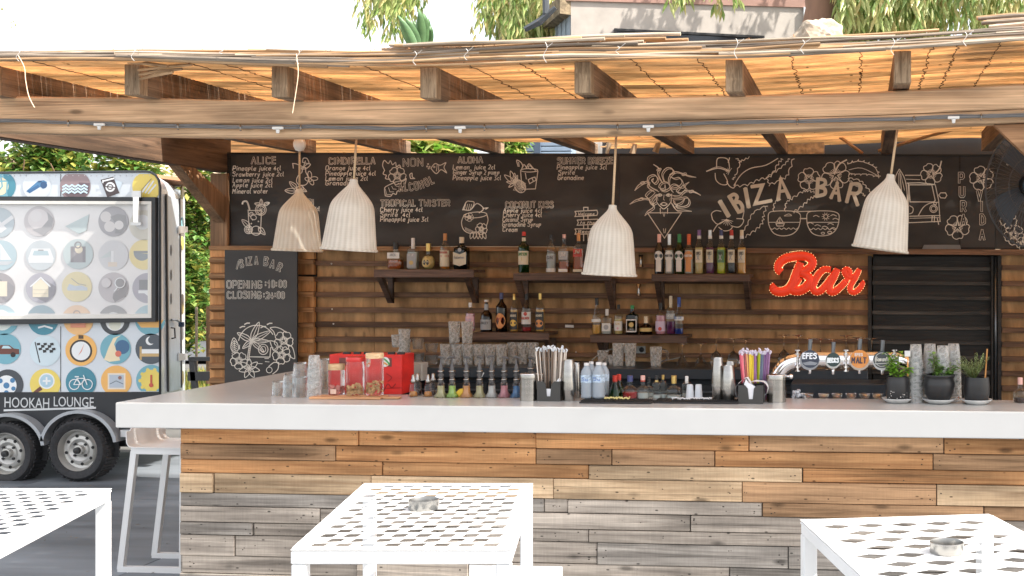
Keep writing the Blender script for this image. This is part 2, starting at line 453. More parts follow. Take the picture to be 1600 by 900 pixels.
# rear carrying beam, right brace and side beam
m = MB(); m.box((-5.0, 8.96, 2.44), (5.2, 9.06, 2.60)); m.build('rear_beam', W_raf, roof, world=True)
p0, p1 = PY(336, 268, 8.8), PY(0, 222, 6.62)
m = MB(); xb = p0.x
m.cbox((xb-.06, 5.82, p0.z), (xb+.05, 8.95, 2.90), .006)
m.build('side_beam', wood('side_beam_timber', srgb(62,48,38), srgb(108,86,68), 1, 34, 1.0, .75), roof, world=True)
m = MB()
a, b = PY(308, 268, 8.55), PY(343, 338, 8.8); wv = Vector((.09, 0, 0))
Mx = None
m.hexa([(a.x-.045,a.y-.30,a.z+.02),(a.x+.045,a.y-.30,a.z+.02),(a.x+.045,a.y-.10,a.z+.02),(a.x-.045,a.y-.10,a.z+.02),
        (b.x-.045,b.y,b.z-.05),(b.x+.045,b.y,b.z-.05),(b.x+.045,b.y+.05,b.z+.14),(b.x-.045,b.y+.05,b.z+.14)][:8])
m.build('brace', W_post, roof, world=True)
# right front brace
m = MB(); q = [PY(1553,193,5.74), PY(1640,270,5.74), PY(1640,205,5.74), PY(1600,186,5.74)]
a, b = PY(1553, 195, 5.75), PY(1660, 297, 5.75)
m.prism([(a.x, a.z), (b.x, b.z), (b.x+.02, b.z+.22), (a.x+.22, a.z+.004)], 5.75, 5.80)
m.build('brace', wood('brace_board', srgb(120,86,60), srgb(180,136,98), 0, 34, 1.2, .7), roof, world=True)
# corner post with column
m = MB(); pa, pb = PY(328, 240, 8.86), PY(353, 240, 8.86)
m.cbox((pa.x, 8.86, 0), (pb.x+.01, 8.98, 2.56), .006); m.build('post', W_post, roof, world=True)
for xx in (5.0,):
    m = MB(); m.cbox((xx, 5.72, 0), (xx+.12, 5.84, 2.5), .006); m.build('post', W_post, roof, world=True)
# reed mat: thousands of thin canes
W_mat = wood('golden_reed', srgb(212, 176, 134), srgb(248, 224, 188), 0, 85, 6.5, .6, bump=.2, vary=0, knots=.25, holes=.7, trans=.74)
m = MB(); Y = 5.44; i = 0
nx = 36
while Y < 9.5:
    r = random.uniform(.0055, .0085); x1 = 5.1; x0 = -4.80
    if Y > 8.95: x0 = PY(985, 230, 9).x + random.uniform(-.3, .3)
    x0 += random.uniform(-.03, .03); off = random.uniform(-.003, .003)
    b = len(m.v); wob = random.uniform(0, 9)
    for k in range(nx):
        x = x0 + (x1-x0)*k/(nx-1); z = zm(x) + .004 + off + .003*math.sin(x*3.1+wob)
        for j in range(5):
            t = 2*math.pi*j/5 + .3
            m.v.append((x, Y + r*math.cos(t), z + r*math.sin(t)))
    for k in range(nx-1):
        for j in range(5):
            a = b+k*5+j; c = b+k*5+(j+1)%5; m.f.append([a, c, c+5, a+5]); m.m.append(0)
    Y += r*(1.75 if random.random() < .93 else 2.3)
Y = 8.0
while Y < 10.6:
    xa_ = -5.8; m.tube([(xa_, Y, zm(xa_)+.004), ((-4.05 if Y > 8.95 else -4.81)+random.uniform(-.03,.03), Y, zm(-4.4)+.004)], .0075, 5); Y += .0125
struct(m.build('reed_mat', W_mat, roof, smooth=True, world=True), 'stuff')
# dark binding wires under the mat
M_wire = plain('rusty_wire', (.07, .035, .02), .8)
for u in (70, 300, 355, 575, 735, 815, 985, 1090, 1240, 1345, 1450, 1500, 1568):
    x = PY(u, 97, 5.5).x; pts = []; Y = 5.43; q = random.uniform(-.02,.02)
    while Y < 8.6:
        pts.append((x + q + random.uniform(-.012, .012), Y, zm(x) - .0075 + random.uniform(-.002,.002))); Y += .028
    m = MB(); m.tube(pts, .0022, 4, cap=False); m.build('binding_wire', M_wire, roof, world=True)
# long bleached canes along the front edge, each its own
W_canes = [wood('cane_%s' % n, srgb(*a), srgb(*b), 0, 120, 3, .7, bump=.25, vary=.15, knots=.3) for n, a, b in
           (('pale', (140,124,108), (208,192,170)), ('grey', (88,78,70), (160,146,130)), ('straw', (140,106,74), (194,160,122)))]
rnd = random.Random(5)
def cane(x0, x1, off, Yc, r, mt, rise=0.0):
    n = 14; pts = []; ph = rnd.uniform(0, 6); am = rnd.uniform(.002, .009)
    for k in range(n+1):
        t = k/n; x = x0 + (x1-x0)*t
        pts.append((x, Yc + am*math.sin(ph+4*t), zm(x) + off + am*math.sin(ph*2+5*t) + rise*t))
    m = MB(); m.tube(pts, [r*(.92 + .16*((k*7) % 3)/2) for k in range(n+1)], 7)
    autosmooth(m.build('reed_cane', mt, roof, world=True), 50)
span = lambda x: zt(T_reed, x, 5.42) - zm(x)
for row in range(15):
    x = -5.1 + rnd.uniform(0, .6)
    while x < 2.2:
        L = rnd.uniform(.8, 2.6); xm = x + L/2
        sp = span(xm)
        cane(x, min(x+L, 3.0), -.004 + sp*(row-.4)/14 + rnd.uniform(-.005, .005), 5.405 + .004*row + rnd.uniform(-.010, .010), rnd.uniform(.0045, .0095), rnd.choice(W_canes), rnd.uniform(-.012,.012))
        x += L*rnd.uniform(.75, 1.02)
# heap of loose canes on top near the middle and at the far right
for i in range(9):
    p = PY(580 + rnd.uniform(0, 60), 78 - 1.2*i, 5.40)
    cane(p.x, p.x + rnd.uniform(.7, 1.5), zt(T_reed, p.x, 5.42) - zm(p.x) + .0 + .008*(i % 4), 5.42 + .02*i, .009, W_canes[i % 2 * 2 if i % 3 else 0], .01)
for i in range(6):
    p = PY(1535 + rnd.uniform(-8, 12), 40 - 4*i, 5.6)
    cane(p.x, p.x + 1.2, p.z - zm(p.x), 5.6 + .03*i, .010, W_canes[i % 3], .02)
# split ends of reed hanging at the second rafter end
for i, (u0, v0, u1, v1) in enumerate([(217,117,285,108),(218,124,270,113),(200,98,262,103),(216,110,300,101)]):
    a, b = PY(u0, v0, 5.50), PY(u1, v1, 5.46)
    m = MB(); m.tube([a, (a+b)/2 + Vector((0,0,.004)), b], [.006,.010,.007], 5); m.build('split_reed', W_canes[2], roof, world=True)
# short stray leaf litter on the roof edge
m = MB()
for i in range(260):
    u = rnd.choice([rnd.uniform(560, 780), rnd.uniform(0, 1600), rnd.uniform(600, 720)]); x = PY(u, 80, 5.45).x
    z = zt(T_reed, x, 5.42) + rnd.uniform(-.005, .012); y = 5.42 + rnd.uniform(0, .2); a = rnd.uniform(0, 6); l = rnd.uniform(.01, .035)
    dx, dz = l*math.cos(a), abs(l*math.sin(a))*.6
    m.add([(x-.003,y,z),(x+.003,y,z),(x+dx+.002,y+.005,z+dz),(x+dx-.002,y+.01,z+dz)], [(0,1,2,3)])
struct(m.build('leaf_litter', plain('dry_leaf', srgb(190,140,100), .8, var=.4, scale=(40,40,40)), roof, world=True), 'stuff')
# loose white ties over the canes
M_tie = plain('white_tie', (.75,.72,.68), .6)
for u, v0, v1 in ((28,76,96),(208,74,95),(345,78,84),(465,76,100),(648,80,102),(728,76,94),(852,66,98),(965,72,84),(1150,60,92),(1254,62,84),(1395,60,86),(1508,50,72)):
    m = MB(); pts = []
    for k in range(9):
        t = k/8; p = PY(u + 3*math.sin(t*7), v0 + (v1-v0)*t, 5.392 - .006*math.sin(math.pi*t)); pts.append(p)
    m.tube(pts, .0012, 4); m.tube([pts[2], pts[2]+Vector((.03,-.01,.02))], .0011, 4); m.build('tie', M_tie, roof, world=True)
# two dangling strings
for pl in ([(28,86),(38,105),(40,125),(45,150),(54,168)], [(463,84),(466,112),(463,140),(457,177)]):
    m = MB(); m.tube(catmull([PY(u, v, 5.385) for u, v in pl], 4), .0021, 5)
    tag(m.build('hanging_string', plain('pale_string', srgb(236,206,176), .8)), 'pale string dangling %s' % ('at the far left of the roof' if pl[0][0] < 100 else 'in front of the beam near the smallest wicker lamp'), 'string')
# ================================================================== CABLE ON THE BEAM
T_cab = [(-60,188),(0,188),(100,191),(200,195),(300,197),(400,199),(500,198),(620,201),(720,198),(850,198),(1000,197),(1080,193),(1180,190),(1300,188),(1400,186),(1500,182),(1600,180),(1700,176)]
cab = thing('festoon_cable', 'black electric festoon cable clipped along the front beam with white sockets', 'cable', PY(800, 198, 5.69))
for k in range(3):
    pts = []; u = -60
    while u < 1700:
        pts.append(PY(u, interp(T_cab, u) + (k-1)*1.7 + rnd.uniform(-.7,.7), 5.686 - .004*(k % 2))); u += 26
    m = MB(); m.tube(catmull(pts, 2), .0042, 6); m.build('wire', plain('cable_black', (.17,.165,.16), .6), cab, smooth=True, world=True)
for u in (107, 193, 278, 376, 470, 666, 757, 840, 965, 1064, 1246, 1428, 1533):
    p = PY(u, interp(T_cab, u), 5.675); m = MB()
    m.tube([p+Vector((0,0,.010)), p+Vector((0,-.006,0)), p+Vector((0,0,-.010))], .0045, 6); m.lathe([(.004,-.002),(.006,0),(.004,.002)], p+Vector((0,0,-.018)), 8)
    m.build('clip', M_steel, cab, world=True)
for u in (155, 434, 719, 1013, 1490):
    p = PY(u, interp(T_cab, u)+2, 5.672); m = MB()
    m.cbox((p.x-.028, p.y-.008, p.z-.005), (p.x+.028, p.y+.010, p.z+.009), .003); m.lathe([(.001,-.026),(.008,-.024),(.010,-.006)], p, 10)
    m.build('socket', plain('white_plastic', (.75,.74,.70), .4), cab, world=True)

# ================================================================== BACK WALL
YW = 8.98
wall = thing('back_wall', 'brown slatted timber back wall behind the bar bottles', 'wall', PY(900, 480, YW))
def quadbox(c4, y0, y1, m=None, mi=0):
    """box whose front outline is four photo points (lt, rt, rb, lb) measured on plane y0"""
    m = m or MB(); P = [PY(u, v, y0) for u, v in c4]
    a = [(p.x, y0, p.z) for p in P]; b = [(p.x, y1, p.z) for p in P]
    m.add(a + b, [(3,2,1,0),(4,5,6,7),(0,1,5,4),(1,2,6,5),(2,3,7,6),(3,0,4,7)], mi)
    return m
# plywood sheets behind the slats
for (u0, u1, v0, v1) in ((492,584.6,384,640),(585.2,820,384,640),(820.6,1060,384,640),(1060.6,1364,386,640),(1563,1760,386,640)):
    quadbox([(u0,v0),(u1,v0),(u1,v1),(u0,v1)], YW, YW+.02).build('plywood_sheet', W_ply, wall, world=True)
slL = [(407,415),(432,440),(456,464),(480,488),(502.5,511),(526,534),(550,556),(573,580),(597,604)]
slR = [(415.5,422),(438,445),(460.5,468),(484.5,492),(508,514.5),(530,537),(553,560),(575,582),(598,605)]
for (a, b), (c, d) in zip(slL, slR):
    quadbox([(490.5,a),(1362,c),(1362,d),(490.5,b)], YW-.038, YW).build('slat', W_slat, wall, world=True)
for v in (405, 430, 454, 480, 503, 525, 548, 571, 594):
    quadbox([(1566,v+9),(1760,v+10),(1760,v+18),(1566,v+17)], YW-.038, YW).build('slat', W_slat, wall, world=True)
# column between chalk boards (stronger light painted in as lighter, redder wood)
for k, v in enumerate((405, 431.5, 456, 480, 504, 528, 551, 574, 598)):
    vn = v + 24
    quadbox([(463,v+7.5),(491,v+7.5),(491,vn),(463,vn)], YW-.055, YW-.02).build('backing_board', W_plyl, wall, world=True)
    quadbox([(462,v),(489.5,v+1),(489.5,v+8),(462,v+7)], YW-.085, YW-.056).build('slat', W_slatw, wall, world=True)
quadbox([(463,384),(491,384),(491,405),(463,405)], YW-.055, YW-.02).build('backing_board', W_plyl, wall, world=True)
for k, v in enumerate((403, 428, 452, 478, 501, 523, 546, 569, 592)):  # leftmost column, its stronger light painted in with the same woods
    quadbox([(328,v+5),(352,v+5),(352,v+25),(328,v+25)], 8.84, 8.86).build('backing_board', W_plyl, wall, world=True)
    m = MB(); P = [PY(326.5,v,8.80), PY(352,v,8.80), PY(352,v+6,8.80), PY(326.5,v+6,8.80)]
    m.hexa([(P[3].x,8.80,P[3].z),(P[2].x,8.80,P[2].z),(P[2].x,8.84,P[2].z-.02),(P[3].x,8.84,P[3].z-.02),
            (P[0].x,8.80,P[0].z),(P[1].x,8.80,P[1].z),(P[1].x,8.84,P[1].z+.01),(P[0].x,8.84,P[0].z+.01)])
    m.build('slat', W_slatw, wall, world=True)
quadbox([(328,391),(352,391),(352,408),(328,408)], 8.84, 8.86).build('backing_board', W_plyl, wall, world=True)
# rail under the chalk boards
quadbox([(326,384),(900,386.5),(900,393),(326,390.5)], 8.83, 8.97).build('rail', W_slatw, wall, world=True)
quadbox([(900.5,386.5),(1760,391),(1760,400),(900.5,393)], 8.85, 8.97).build('rail', W_slat, wall, world=True)
# vertical edge battens
quadbox([(489.5,393),(494,393),(494,640),(489.5,640)], YW-.02, YW+.01).build('batten', W_blk, wall, world=True)
# white screw caps
m = MB()
for u, v in ((518,412),(519,483),(521,506),(900,550)):
    m.ball(PY(u, v, YW-.042), .007, 8)
m.build('screw_cap', plain('cap_white', (.7,.68,.62), .4), wall, world=True)
# solid rear skin of the hut
m = MB(); m.box((-4.9, 9.06, 0), (5.1, 9.10, 1.93)); m.build('rear_skin', W_blk, wall, world=True)
# black shutter door
door = thing('shutter_door', 'black slatted door in the back wall to the right of the red sign', 'door', PY(1450, 500, YW))
quadbox([(1362,401),(1555,401),(1555,640),(1362,640)], YW+.0, YW+.03).build('door_panel', W_blk, door, world=True)
for k in range(9):
    v0 = 416 + 23.2*k; quadbox([(1362.5,v0),(1548,v0+1.5),(1548,v0+7),(1362.5,v0+5.5)], YW-.035, YW).build('slat', W_louv, door, world=True)
for (u0, u1) in ((1356,1362),(1549,1552),(1559,1565)):
    quadbox([(u0,400),(u1,400),(u1,640),(u0,640)], YW-.05, YW+.02).build('door_frame', W_blk, door, world=True)
m = MB(); m.tube([PY(1555.5,402,YW-.03), PY(1555.5,640,YW-.03)], .012, 10); m.build('pipe', M_dsteel, door, smooth=True, world=True)
m = MB(); m.ball(PY(1547, 411, YW-.01), .007, 8); m.build('knob', M_steel, door, world=True)

# ================================================================== CHALKBOARDS
YC = 8.90
YS = YC - .004            # plane of chalk strokes
class Ink:
    """strokes on a board; build() makes one part per word or per separate drawing"""
    def __init__(s, Y, dz=0): s.mb = MB(); s.Y = Y; s.k = 0; s.gid = 0; s.st = []
    def mark(s, u0, u1, v0, v1): s.st.append([len(s.mb.v), len(s.mb.f), (u0-s.pad, u1+s.pad, v0-s.pad, v1+s.pad), s.gid])
    pad = .5
    def build(s, name, mats, parent, margin=None):
        n = len(s.st); ends = [(s.st[i][0], s.st[i][1]) for i in range(n)]; p = list(range(n))
        def find(a):
            while p[a] != a: p[a] = p[p[a]]; a = p[a]
            return a
        if margin is not None:
            for i in range(n):
                a = s.st[i][2]
                for j in range(i):
                    b = s.st[j][2]
                    if a[0]-margin < b[1] and b[0]-margin < a[1] and a[2]-margin < b[3] and b[2]-margin < a[3]: p[find(i)] = find(j)
        groups = {}
        for i in range(n): groups.setdefault(find(i) if margin is not None else s.st[i][3], []).append(i)
        for g in groups.values():
            m = MB()
            for i in g:
                v0, f0 = (ends[i-1] if i else (0, 0)); v1, f1 = ends[i]; b = len(m.v)
                m.v += s.mb.v[v0:v1]
                for f, mi in zip(s.mb.f[f0:f1], s.mb.m[f0:f1]): m.f.append([q-v0+b for q in f]); m.m.append(mi)
            m.build(name, mats, parent, world=True)
    def line(s, pts, w=1.35, closed=False, mi=0, lift=0.0):
        pts = [Vector((p[0], p[1])) for p in pts]
        if closed: pts = pts + [pts[0]]
        q = [pts[0]]
        for p in pts[1:]:
            if (p-q[-1]).length > .15: q.append(p)
        if len(q) < 2: q.append(q[0] + Vector((.5, 0)))
        n = len(q); L = []; Rr = []
        if not closed:
            d0 = (q[0]-q[1]).normalized()*w*.35; d1 = (q[-1]-q[-2]).normalized()*w*.35
            q[0] = q[0]+d0; q[-1] = q[-1]+d1
        for i in range(n):
            a = (q[i]-q[i-1]).normalized() if i else (q[1]-q[0]).normalized()
            b = (q[i+1]-q[i]).normalized() if i < n-1 else (q[-1]-q[-2]).normalized()
            t = (a+b); t = t.normalized() if t.length > .2 else b
            nn = Vector((-t.y, t.x)); c = max(.5, nn.dot(Vector((-b.y, b.x))))
            o = nn * (w/2/c); L.append(q[i]+o); Rr.append(q[i]-o)
        s.k += 1; y0 = s.Y - lift - (s.k % 40)*.00004
        base = len(s.mb.v)
        for i in range(n):
            y = y0 - .00003*i/n
            for p in (L[i], Rr[i]):
                P = PY(p.x, p.y, s.Y); s.mb.v.append((P.x, y, P.z))
        for i in range(n-1): s.mb.f.append([base+2*i, base+2*i+1, base+2*i+3, base+2*i+2]); s.mb.m.append(mi)
        s.mark(min(p.x for p in q), max(p.x for p in q), min(p.y for p in q), max(p.y for p in q))
    def curve(s, pts, w=1.35, closed=False, n=4, **k): s.line([(p[0],p[1]) for p in catmull([(a,b,0) if len((a,b))==2 else a for a,b in pts], n, closed)][:(-1 if closed else None)], w, closed, **k)
    def dot(s, u, v, r, mi=0, lift=0.0, n=10):
        base = len(s.mb.v); s.k += 1; y = s.Y - lift - (s.k % 40)*.00004
        for i in range(n):
            P = PY(u+r*math.cos(2*math.pi*i/n), v+r*math.sin(2*math.pi*i/n), s.Y); s.mb.v.append((P.x, y, P.z))
        s.mb.f.append([base+i for i in range(n)]); s.mb.m.append(mi); s.mark(u-r,u+r,v-r,v+r)
    def ell(s, u, v, a, b, rot=0, w=1.2, n=18, lobes=0, amp=0, mi=0):
        pts = []
        N = n if not lobes else lobes*7
        for i in range(N):
            t = 2*math.pi*i/N; r = 1 + (amp*abs(math.sin(lobes*t/2)) - amp/2 if lobes else 0)
            x, y = a*r*math.cos(t), b*r*math.sin(t); c, s_ = math.cos(rot), math.sin(rot)
            pts.append((u + x*c - y*s_, v + x*s_ + y*c))
        s.line(pts, w, True, mi=mi)
    def fill(s, pts, mi=0, lift=0.0):
        base = len(s.mb.v); s.k += 1; y = s.Y - lift - (s.k % 40)*.00004
        for u, v in pts:
            P = PY(u, v, s.Y); s.mb.v.append((P.x, y, P.z))
        s.mb.f.append([base+i for i in range(len(pts))]); s.mb.m.append(mi); s.mark(min(p[0] for p in pts),max(p[0] for p in pts),min(p[1] for p in pts),max(p[1] for p in pts))
# single stroke alphabet: x 0..6, y 0..9 (baseline 2, x height 6, cap 9)
G = {
'A':(5,['0229','2942','1434'.replace('14','15').replace('34','35')]),'B':(5,['0209','093948373605','05354443321202']),'C':(5,['4838190806030312 3243'.replace(' ','')]),
'D':(5,['0209','092938460443221202'.replace('0443','4443')]),'E':(4,['39090232','0636']),'F':(4,['0902','3909','0636']),'G':(5,['48391908060312324345 25'.replace(' ','')]),
'H':(5,['0902','4942','0646']),'I':(2,['0902']),'J':(4,['3933221203']),'K':(5,['0902','490642'.replace('49','39')]),'L':(4,['090232']),
'M':(6,['0209','0925','2549','4942']),'N':(5,['0209','0942','4249']),'O':(5,['19080312324348391 9'.replace(' ','')]),'P':(5,['0209','0939484635 05'.replace(' ','')]),
'Q':(5,['190803123243483919','2441']),'R':(5,['0209','093948463505','2542']),'S':(5,['48391908074544433212 03'.replace(' ','').replace('0745','0736')]),'T':(5,['0949','2922']),
'U':(5,['090312324349']),'V':(5,['0922','2249']),'W':(6,['0912','1226','2642','4259']),'X':(5,['0942','4902']),'Y':(5,['0926','4926','2622']),'Z':(5,['09490242']),
'a':(4,['3616050312 3236'.replace(' ',''),'3632']),'b':(4,['0902','0416363432 12'.replace(' ','')]),'c':(3,['26160503122 2'.replace(' ','')]),'d':(4,['3932','361605031232']),
'e':(4,['0434361605 031232'.replace(' ','')]),'f':(3,['29180802'.replace('0802','1812'),'0626']),'g':(4,['361605031333','36301000'.replace('1000','10')]),'h':(4,['0902','0416363 2'.replace(' ','')]),
'i':(1,['0602','0808']),'j':(2,['161000','1818']),'k':(4,['0902','3604','1432'.replace('14','15')]),'l':(2,['090312']),'m':(6,['0602','04162622'.replace('2622','2622'),'24364642']),
'n':(4,['0602','04163632']),'o':(4,['1605031232353616']),'p':(4,['0600','0416363402']),'q':(4,['3630','361605031232']),'r':(3,['0602','041626']),'s':(3,['2616052322 02'.replace(' ','')]),
't':(3,['190312','0626']),'u':(4,['06031232','3632']),'v':(4,['0612','1236']),'w':(5,['0612','1225','2532','3246']),'y':(4,['0613','361000']),'z':(3,['06260222']),
'0':(4,['190803122233 382919'.replace(' ','')]),'1':(3,['071912'.replace('1912','1912')]),'2':(4,['0819 38360232'.replace(' ','')]),'3':(4,['0939 1634331202'.replace(' ','')]),'4':(4,['28043 4'.replace(' ',''),'2622']),
'8':(4,['1908163433120416383919'.replace('0416','0416')]),':':(2,['0707','0404']),"'":(1,['0908']),'.':(1,['0202']),'&':(5,['42080919 2703022244'.replace(' ','')]),' ':(3,[]),
}
def text_strokes(s, u, v, cap, ang=0.0, sx=1.0, slant=0.0, rnd_=None):
    """strokes of a word; (u, v) = left end of the baseline, cap = capital height in px"""
    k = cap/7.0; x = 0; out = []; ca, sa = math.cos(ang), math.sin(ang)
    for ch in s:
        wd, st = G.get(ch, G[' ']); jy = (rnd_.uniform(-.3,.3) if rnd_ else 0)
        for q in st:
            pts = []
            for i in range(0, len(q)-1, 2):
                gx, gy = int(q[i]), int(q[i+1]) - 2 + jy
                X = (x + gx + slant*gy)*k*sx; Yy = gy*k
                pts.append((u + X*ca + Yy*sa, v + X*sa - Yy*ca))
            out.append(pts)
        x += wd + (1.1 if ch != ' ' else 0)
    return out, x*k*sx
def width_of(s): return sum(G.get(c, G[' '])[0] + (1.1 if c != ' ' else 0) for c in s)
hand = random.Random(3)
def write(ink, s, u, v, wpx, cap, w=1.15, ang=0.0, slant=.12, mi=0):
    ink.gid += 1
    sx = wpx/(width_of(s)*cap/7.0)
    st, _ = text_strokes(s, u, v, cap, ang, sx, slant, hand)
    for p in st: ink.line(p, w, mi=mi)
def bubble(ink, s, u, v, wpx, cap, wo=2.5, wi=1.0, ang=0.0, inner=1):
    ink.gid += 1
    sx = wpx/(width_of(s)*cap/7.0)
    st, _ = text_strokes(s, u, v, cap, ang, sx, 0, hand)
    for p in st: ink.line(p, wo)
    for p in st: ink.line(p, wi, mi=inner, lift=.0019)
def arcword(ink, s, pts, cap, wo, wi, inner=1, sx=1.0):
    ink.gid += 1
    for ch, (u, v, a) in zip(s, pts):
        st, _ = text_strokes(ch, u, v, cap, R(a), sx, 0)
        for p in st: ink.line(p, wo)
        if wi:
            for p in st: ink.line(p, wi, mi=inner, lift=.0019)
def xf(x0, y0, z): return lambda pts: [(x0 + a/z, y0 + b/z) for a, b in pts]
def hibiscus(ink, u, v, r, rot=0.0, petals=5, w=1.2, a0=0, a1=None):
    a1 = petals if a1 is None else a1
    for i in range(a0, a1):
        a = rot + 2*math.pi*i/petals; h = math.pi/petals*.95
        pts = [(u + .15*r*math.cos(a), v + .15*r*math.sin(a))]
        for t, q in ((-1,.62),(-.95,.86),(-.6,1.02),(-.2,.96),(.15,1.04),(.6,.98),(.95,.84),(1,.6)):
            pts.append((u + r*q*math.cos(a+h*t), v + r*q*math.sin(a+h*t)))
        pts.append(pts[0]); ink.curve(pts, w, n=3)
        for t in (-.3, 0, .3): ink.line([(u+.22*r*math.cos(a+t), v+.22*r*math.sin(a+t)), (u+.45*r*math.cos(a+t), v+.45*r*math.sin(a+t))], w*.7)
def leaf(ink, u0, v0, u1, v1, fat=.3, w=1.2, vein=True):
    a, b = Vector((u0, v0)), Vector((u1, v1)); d = b-a; n = Vector((-d.y, d.x))*fat
    ink.curve([tuple(a), tuple(a+d*.3+n*.9), tuple(a+d*.7+n*.7), tuple(b), tuple(a+d*.7-n*.7), tuple(a+d*.3-n*.9), tuple(a)], w, n=4)
    if vein:
        ink.line([tuple(a), tuple(a+d*.85)], w*.8)
def jag(ink, pts, n=10, amp=3, w=1.2, rng=random.Random(9)):
    """torn banana leaf edge along a path"""
    p = catmull([(a,b,0) for a,b in pts], 8); N = len(p); out = []
    for i in range(N):
        q = p[i]; d = (p[min(i+1,N-1)]-p[max(i-1,0)]).normalized(); nn = Vector((-d.y, d.x, 0))
        out.append(tuple((q + nn*(amp if i % 4 == 0 else 0) + d*(amp*.8 if i % 4 == 1 else 0))[:2]))
    ink.line(out, w)
def board_box(u0, u1, vt, vb, Y, th, mt, name, parent):
    return quadbox([(u0,vt[0]),(u1,vt[1]),(u1,vb[1]),(u0,vb[0])], Y, Y+th).build(name, mt, parent, world=True)
# --- menu board (left)
menu = thing('menu_chalkboard', 'long black chalkboard with handwritten non alcoholic cocktail recipes', 'chalkboard', PY(660, 380, YC))
board_box(354, 967, (239,241), (383,386.5), YC, .03, M_chalk, 'board', menu)
for (u0,u1,a,b) in ((354,967,(238,240),(241,243)),(354,967,(381,383.5),(384,387))): board_box(u0,u1,a,b,YC-.008,.02,W_blk,'frame',menu)
board_box(354,360,(241,241),(381,381),YC-.008,.02,W_blk,'frame',menu)
board_box(640,966,(384.4,385.2),(386.6,387.2),YC-.02,.02,plain('pale_edge_strip',(.42,.40,.33),.5),'edge_strip',menu)
ink = Ink(YS)
Z3 = (340,220,4.4444); Z4 = (660,220,4.4444)
def H(z, s, x, y, wd, cap, **k): bubble(ink, s, z[0]+x/z[2], z[1]+y/z[2], wd/z[2], cap/z[2], **k)
def T(z, s, x, y, wd, cap=30, **k): write(ink, s, z[0]+x/z[2], z[1]+y/z[2], wd/z[2], cap/z[2], **k)
H(Z3,'ALICE',236,158,180,44); H(Z3,'CINDIRELLA',775,160,330,42); H(Z3,'NON',1290,175,150,50)
T(Z3,'Pineaple juice 4cl',106,205,340); T(Z3,'Srawberry juice 2cl',104,246,362); T(Z3,'Lemon juice 2cl',106,288,282); T(Z3,'Apple juice 2cl',104,322,284); T(Z3,'Mineral water',104,364,250)
T(Z3,'Orange juice 4cl',750,203,318); T(Z3,'Pineapple juice 4cl',750,240,355); T(Z3,'Lemon juice 2cl',750,275,300); T(Z3,'Granadine',750,307,210)
H(Z3,'TROPICAL TWISTER',1134,452,488,40); T(Z3,'Cherry juice 4cl',1130,492,300); T(Z3,'Sprite  4cl',1130,527,215); T(Z3,'Pineapple juice 3cl',1130,560,340)
H(Z3,'SAFARI',500,446,180,38); T(Z3,'Granadine syrup 4cl',450,486,262); T(Z3,'Pineapple juice',450,524,250); T(Z3,'Orange juice',450,570,254)
arcword(ink, 'ALCOHOL', [(340+1262/4.44,220+350/4.44,-8),(340+1302/4.44,220+345/4.44,-8),(340+1335/4.44,220+345/4.44,-8),(340+1372/4.44,220+340/4.44,-12),(340+1410/4.44,220+332/4.44,-18),(340+1450/4.44,220+315/4.44,-24),(340+1487/4.44,220+298/4.44,-24)], 11.5, 2.7, 1.2, sx=.72)
H(Z4,'ALOHA',250,152,180,38); T(Z4,'Lemon  juice 2cl',212,197,300); T(Z4,'Ginger Syrup 2 pump',214,233,325); T(Z4,'Pineapple juice 3cl',212,272,340)
H(Z4,'SUMMER BREEZE',940,158,392,40); T(Z4,'Pineapple juice 3cl',935,197,352); T(Z4,'Sprite',944,234,120); T(Z4,'Granadine',940,270,186)
H(Z4,'COCONUT KISS',580,464,338,40); T(Z4,'Apple juice 4cl',562,498,275); T(Z4,'Cherry juice 4cl',560,528,275); T(Z4,'Coconut Syrup',558,560,212); T(Z4,'Granadine Syrup',556,595,272); T(Z4,'Cream',558,630,112)
ink.build('chalk_writing', [M_line, M_inner], menu)
ink = Ink(YS - .0005); f = xf(*Z3)
def C(pts, **k): ink.curve(f(pts), **k)
def Ln(pts, **k): ink.line(f(pts), **k)
def E(x, y, a, b=None, rot=0, **k):
    z = Zc; ink.ell(z[0]+x/z[2], z[1]+y/z[2], a/z[2], (b or a)/z[2], R(rot), **k)
Zc = Z3
C([(172,438),(180,422),(205,424),(222,476)], w=2.6); Ln([(212,480),(220,642),(298,642),(305,485)]); Ln([(212,484),(306,484)]); E(300,480,38); E(300,480,28)
for k in range(8): Ln([(300,480),(300+26*math.cos(k*.785),480+26*math.sin(k*.785))], w=.8)
for l in ((305,445,302,405),(320,445,360,430),(298,445,258,435)): a=f([l[:2],l[2:]]); leaf(ink,*a[0],*a[1],fat=.28)
E(250,532,20,16,20); E(232,510,16,12,-30); Ln([(216,508),(304,512)], w=.9)
a=f([(225,600),(170,548)]); leaf(ink,*a[0],*a[1],fat=.25); E(215,617,28); E(215,617,18); E(268,624,34,32)
for k in range(6): Ln([(215,617),(215+16*math.cos(k*1.05),617+16*math.sin(k*1.05))], w=.8)
a=f([(285,600),(330,652)]); leaf(ink,*a[0],*a[1],fat=.25)
for x,y in ((235,575),(284,560),(244,548)): E(x,y,3,w=1)
C([(590,150),(596,122),(622,124),(634,158),(590,148)]); Ln([(585,215),(610,140)]); C([(520,158),(545,160),(580,175),(600,185)]); C([(522,158),(526,190)]); C([(600,180),(625,160),(645,165),(620,190),(600,184)])
C([(582,190),(588,215),(558,245),(548,280),(565,305),(605,308),(628,285),(628,250),(612,215),(614,190)]); E(598,190,18,6)
for x,y,r_ in ((640,235,80),(672,262,0),(652,285,60),(630,268,20)): E(x,y,24,13,r_)
for l in ((550,330,500,285),(545,350,468,345),(575,330,618,352)): a=f([l[:2],l[2:]]); leaf(ink,*a[0],*a[1],fat=.25)
E(575,332,24,20)
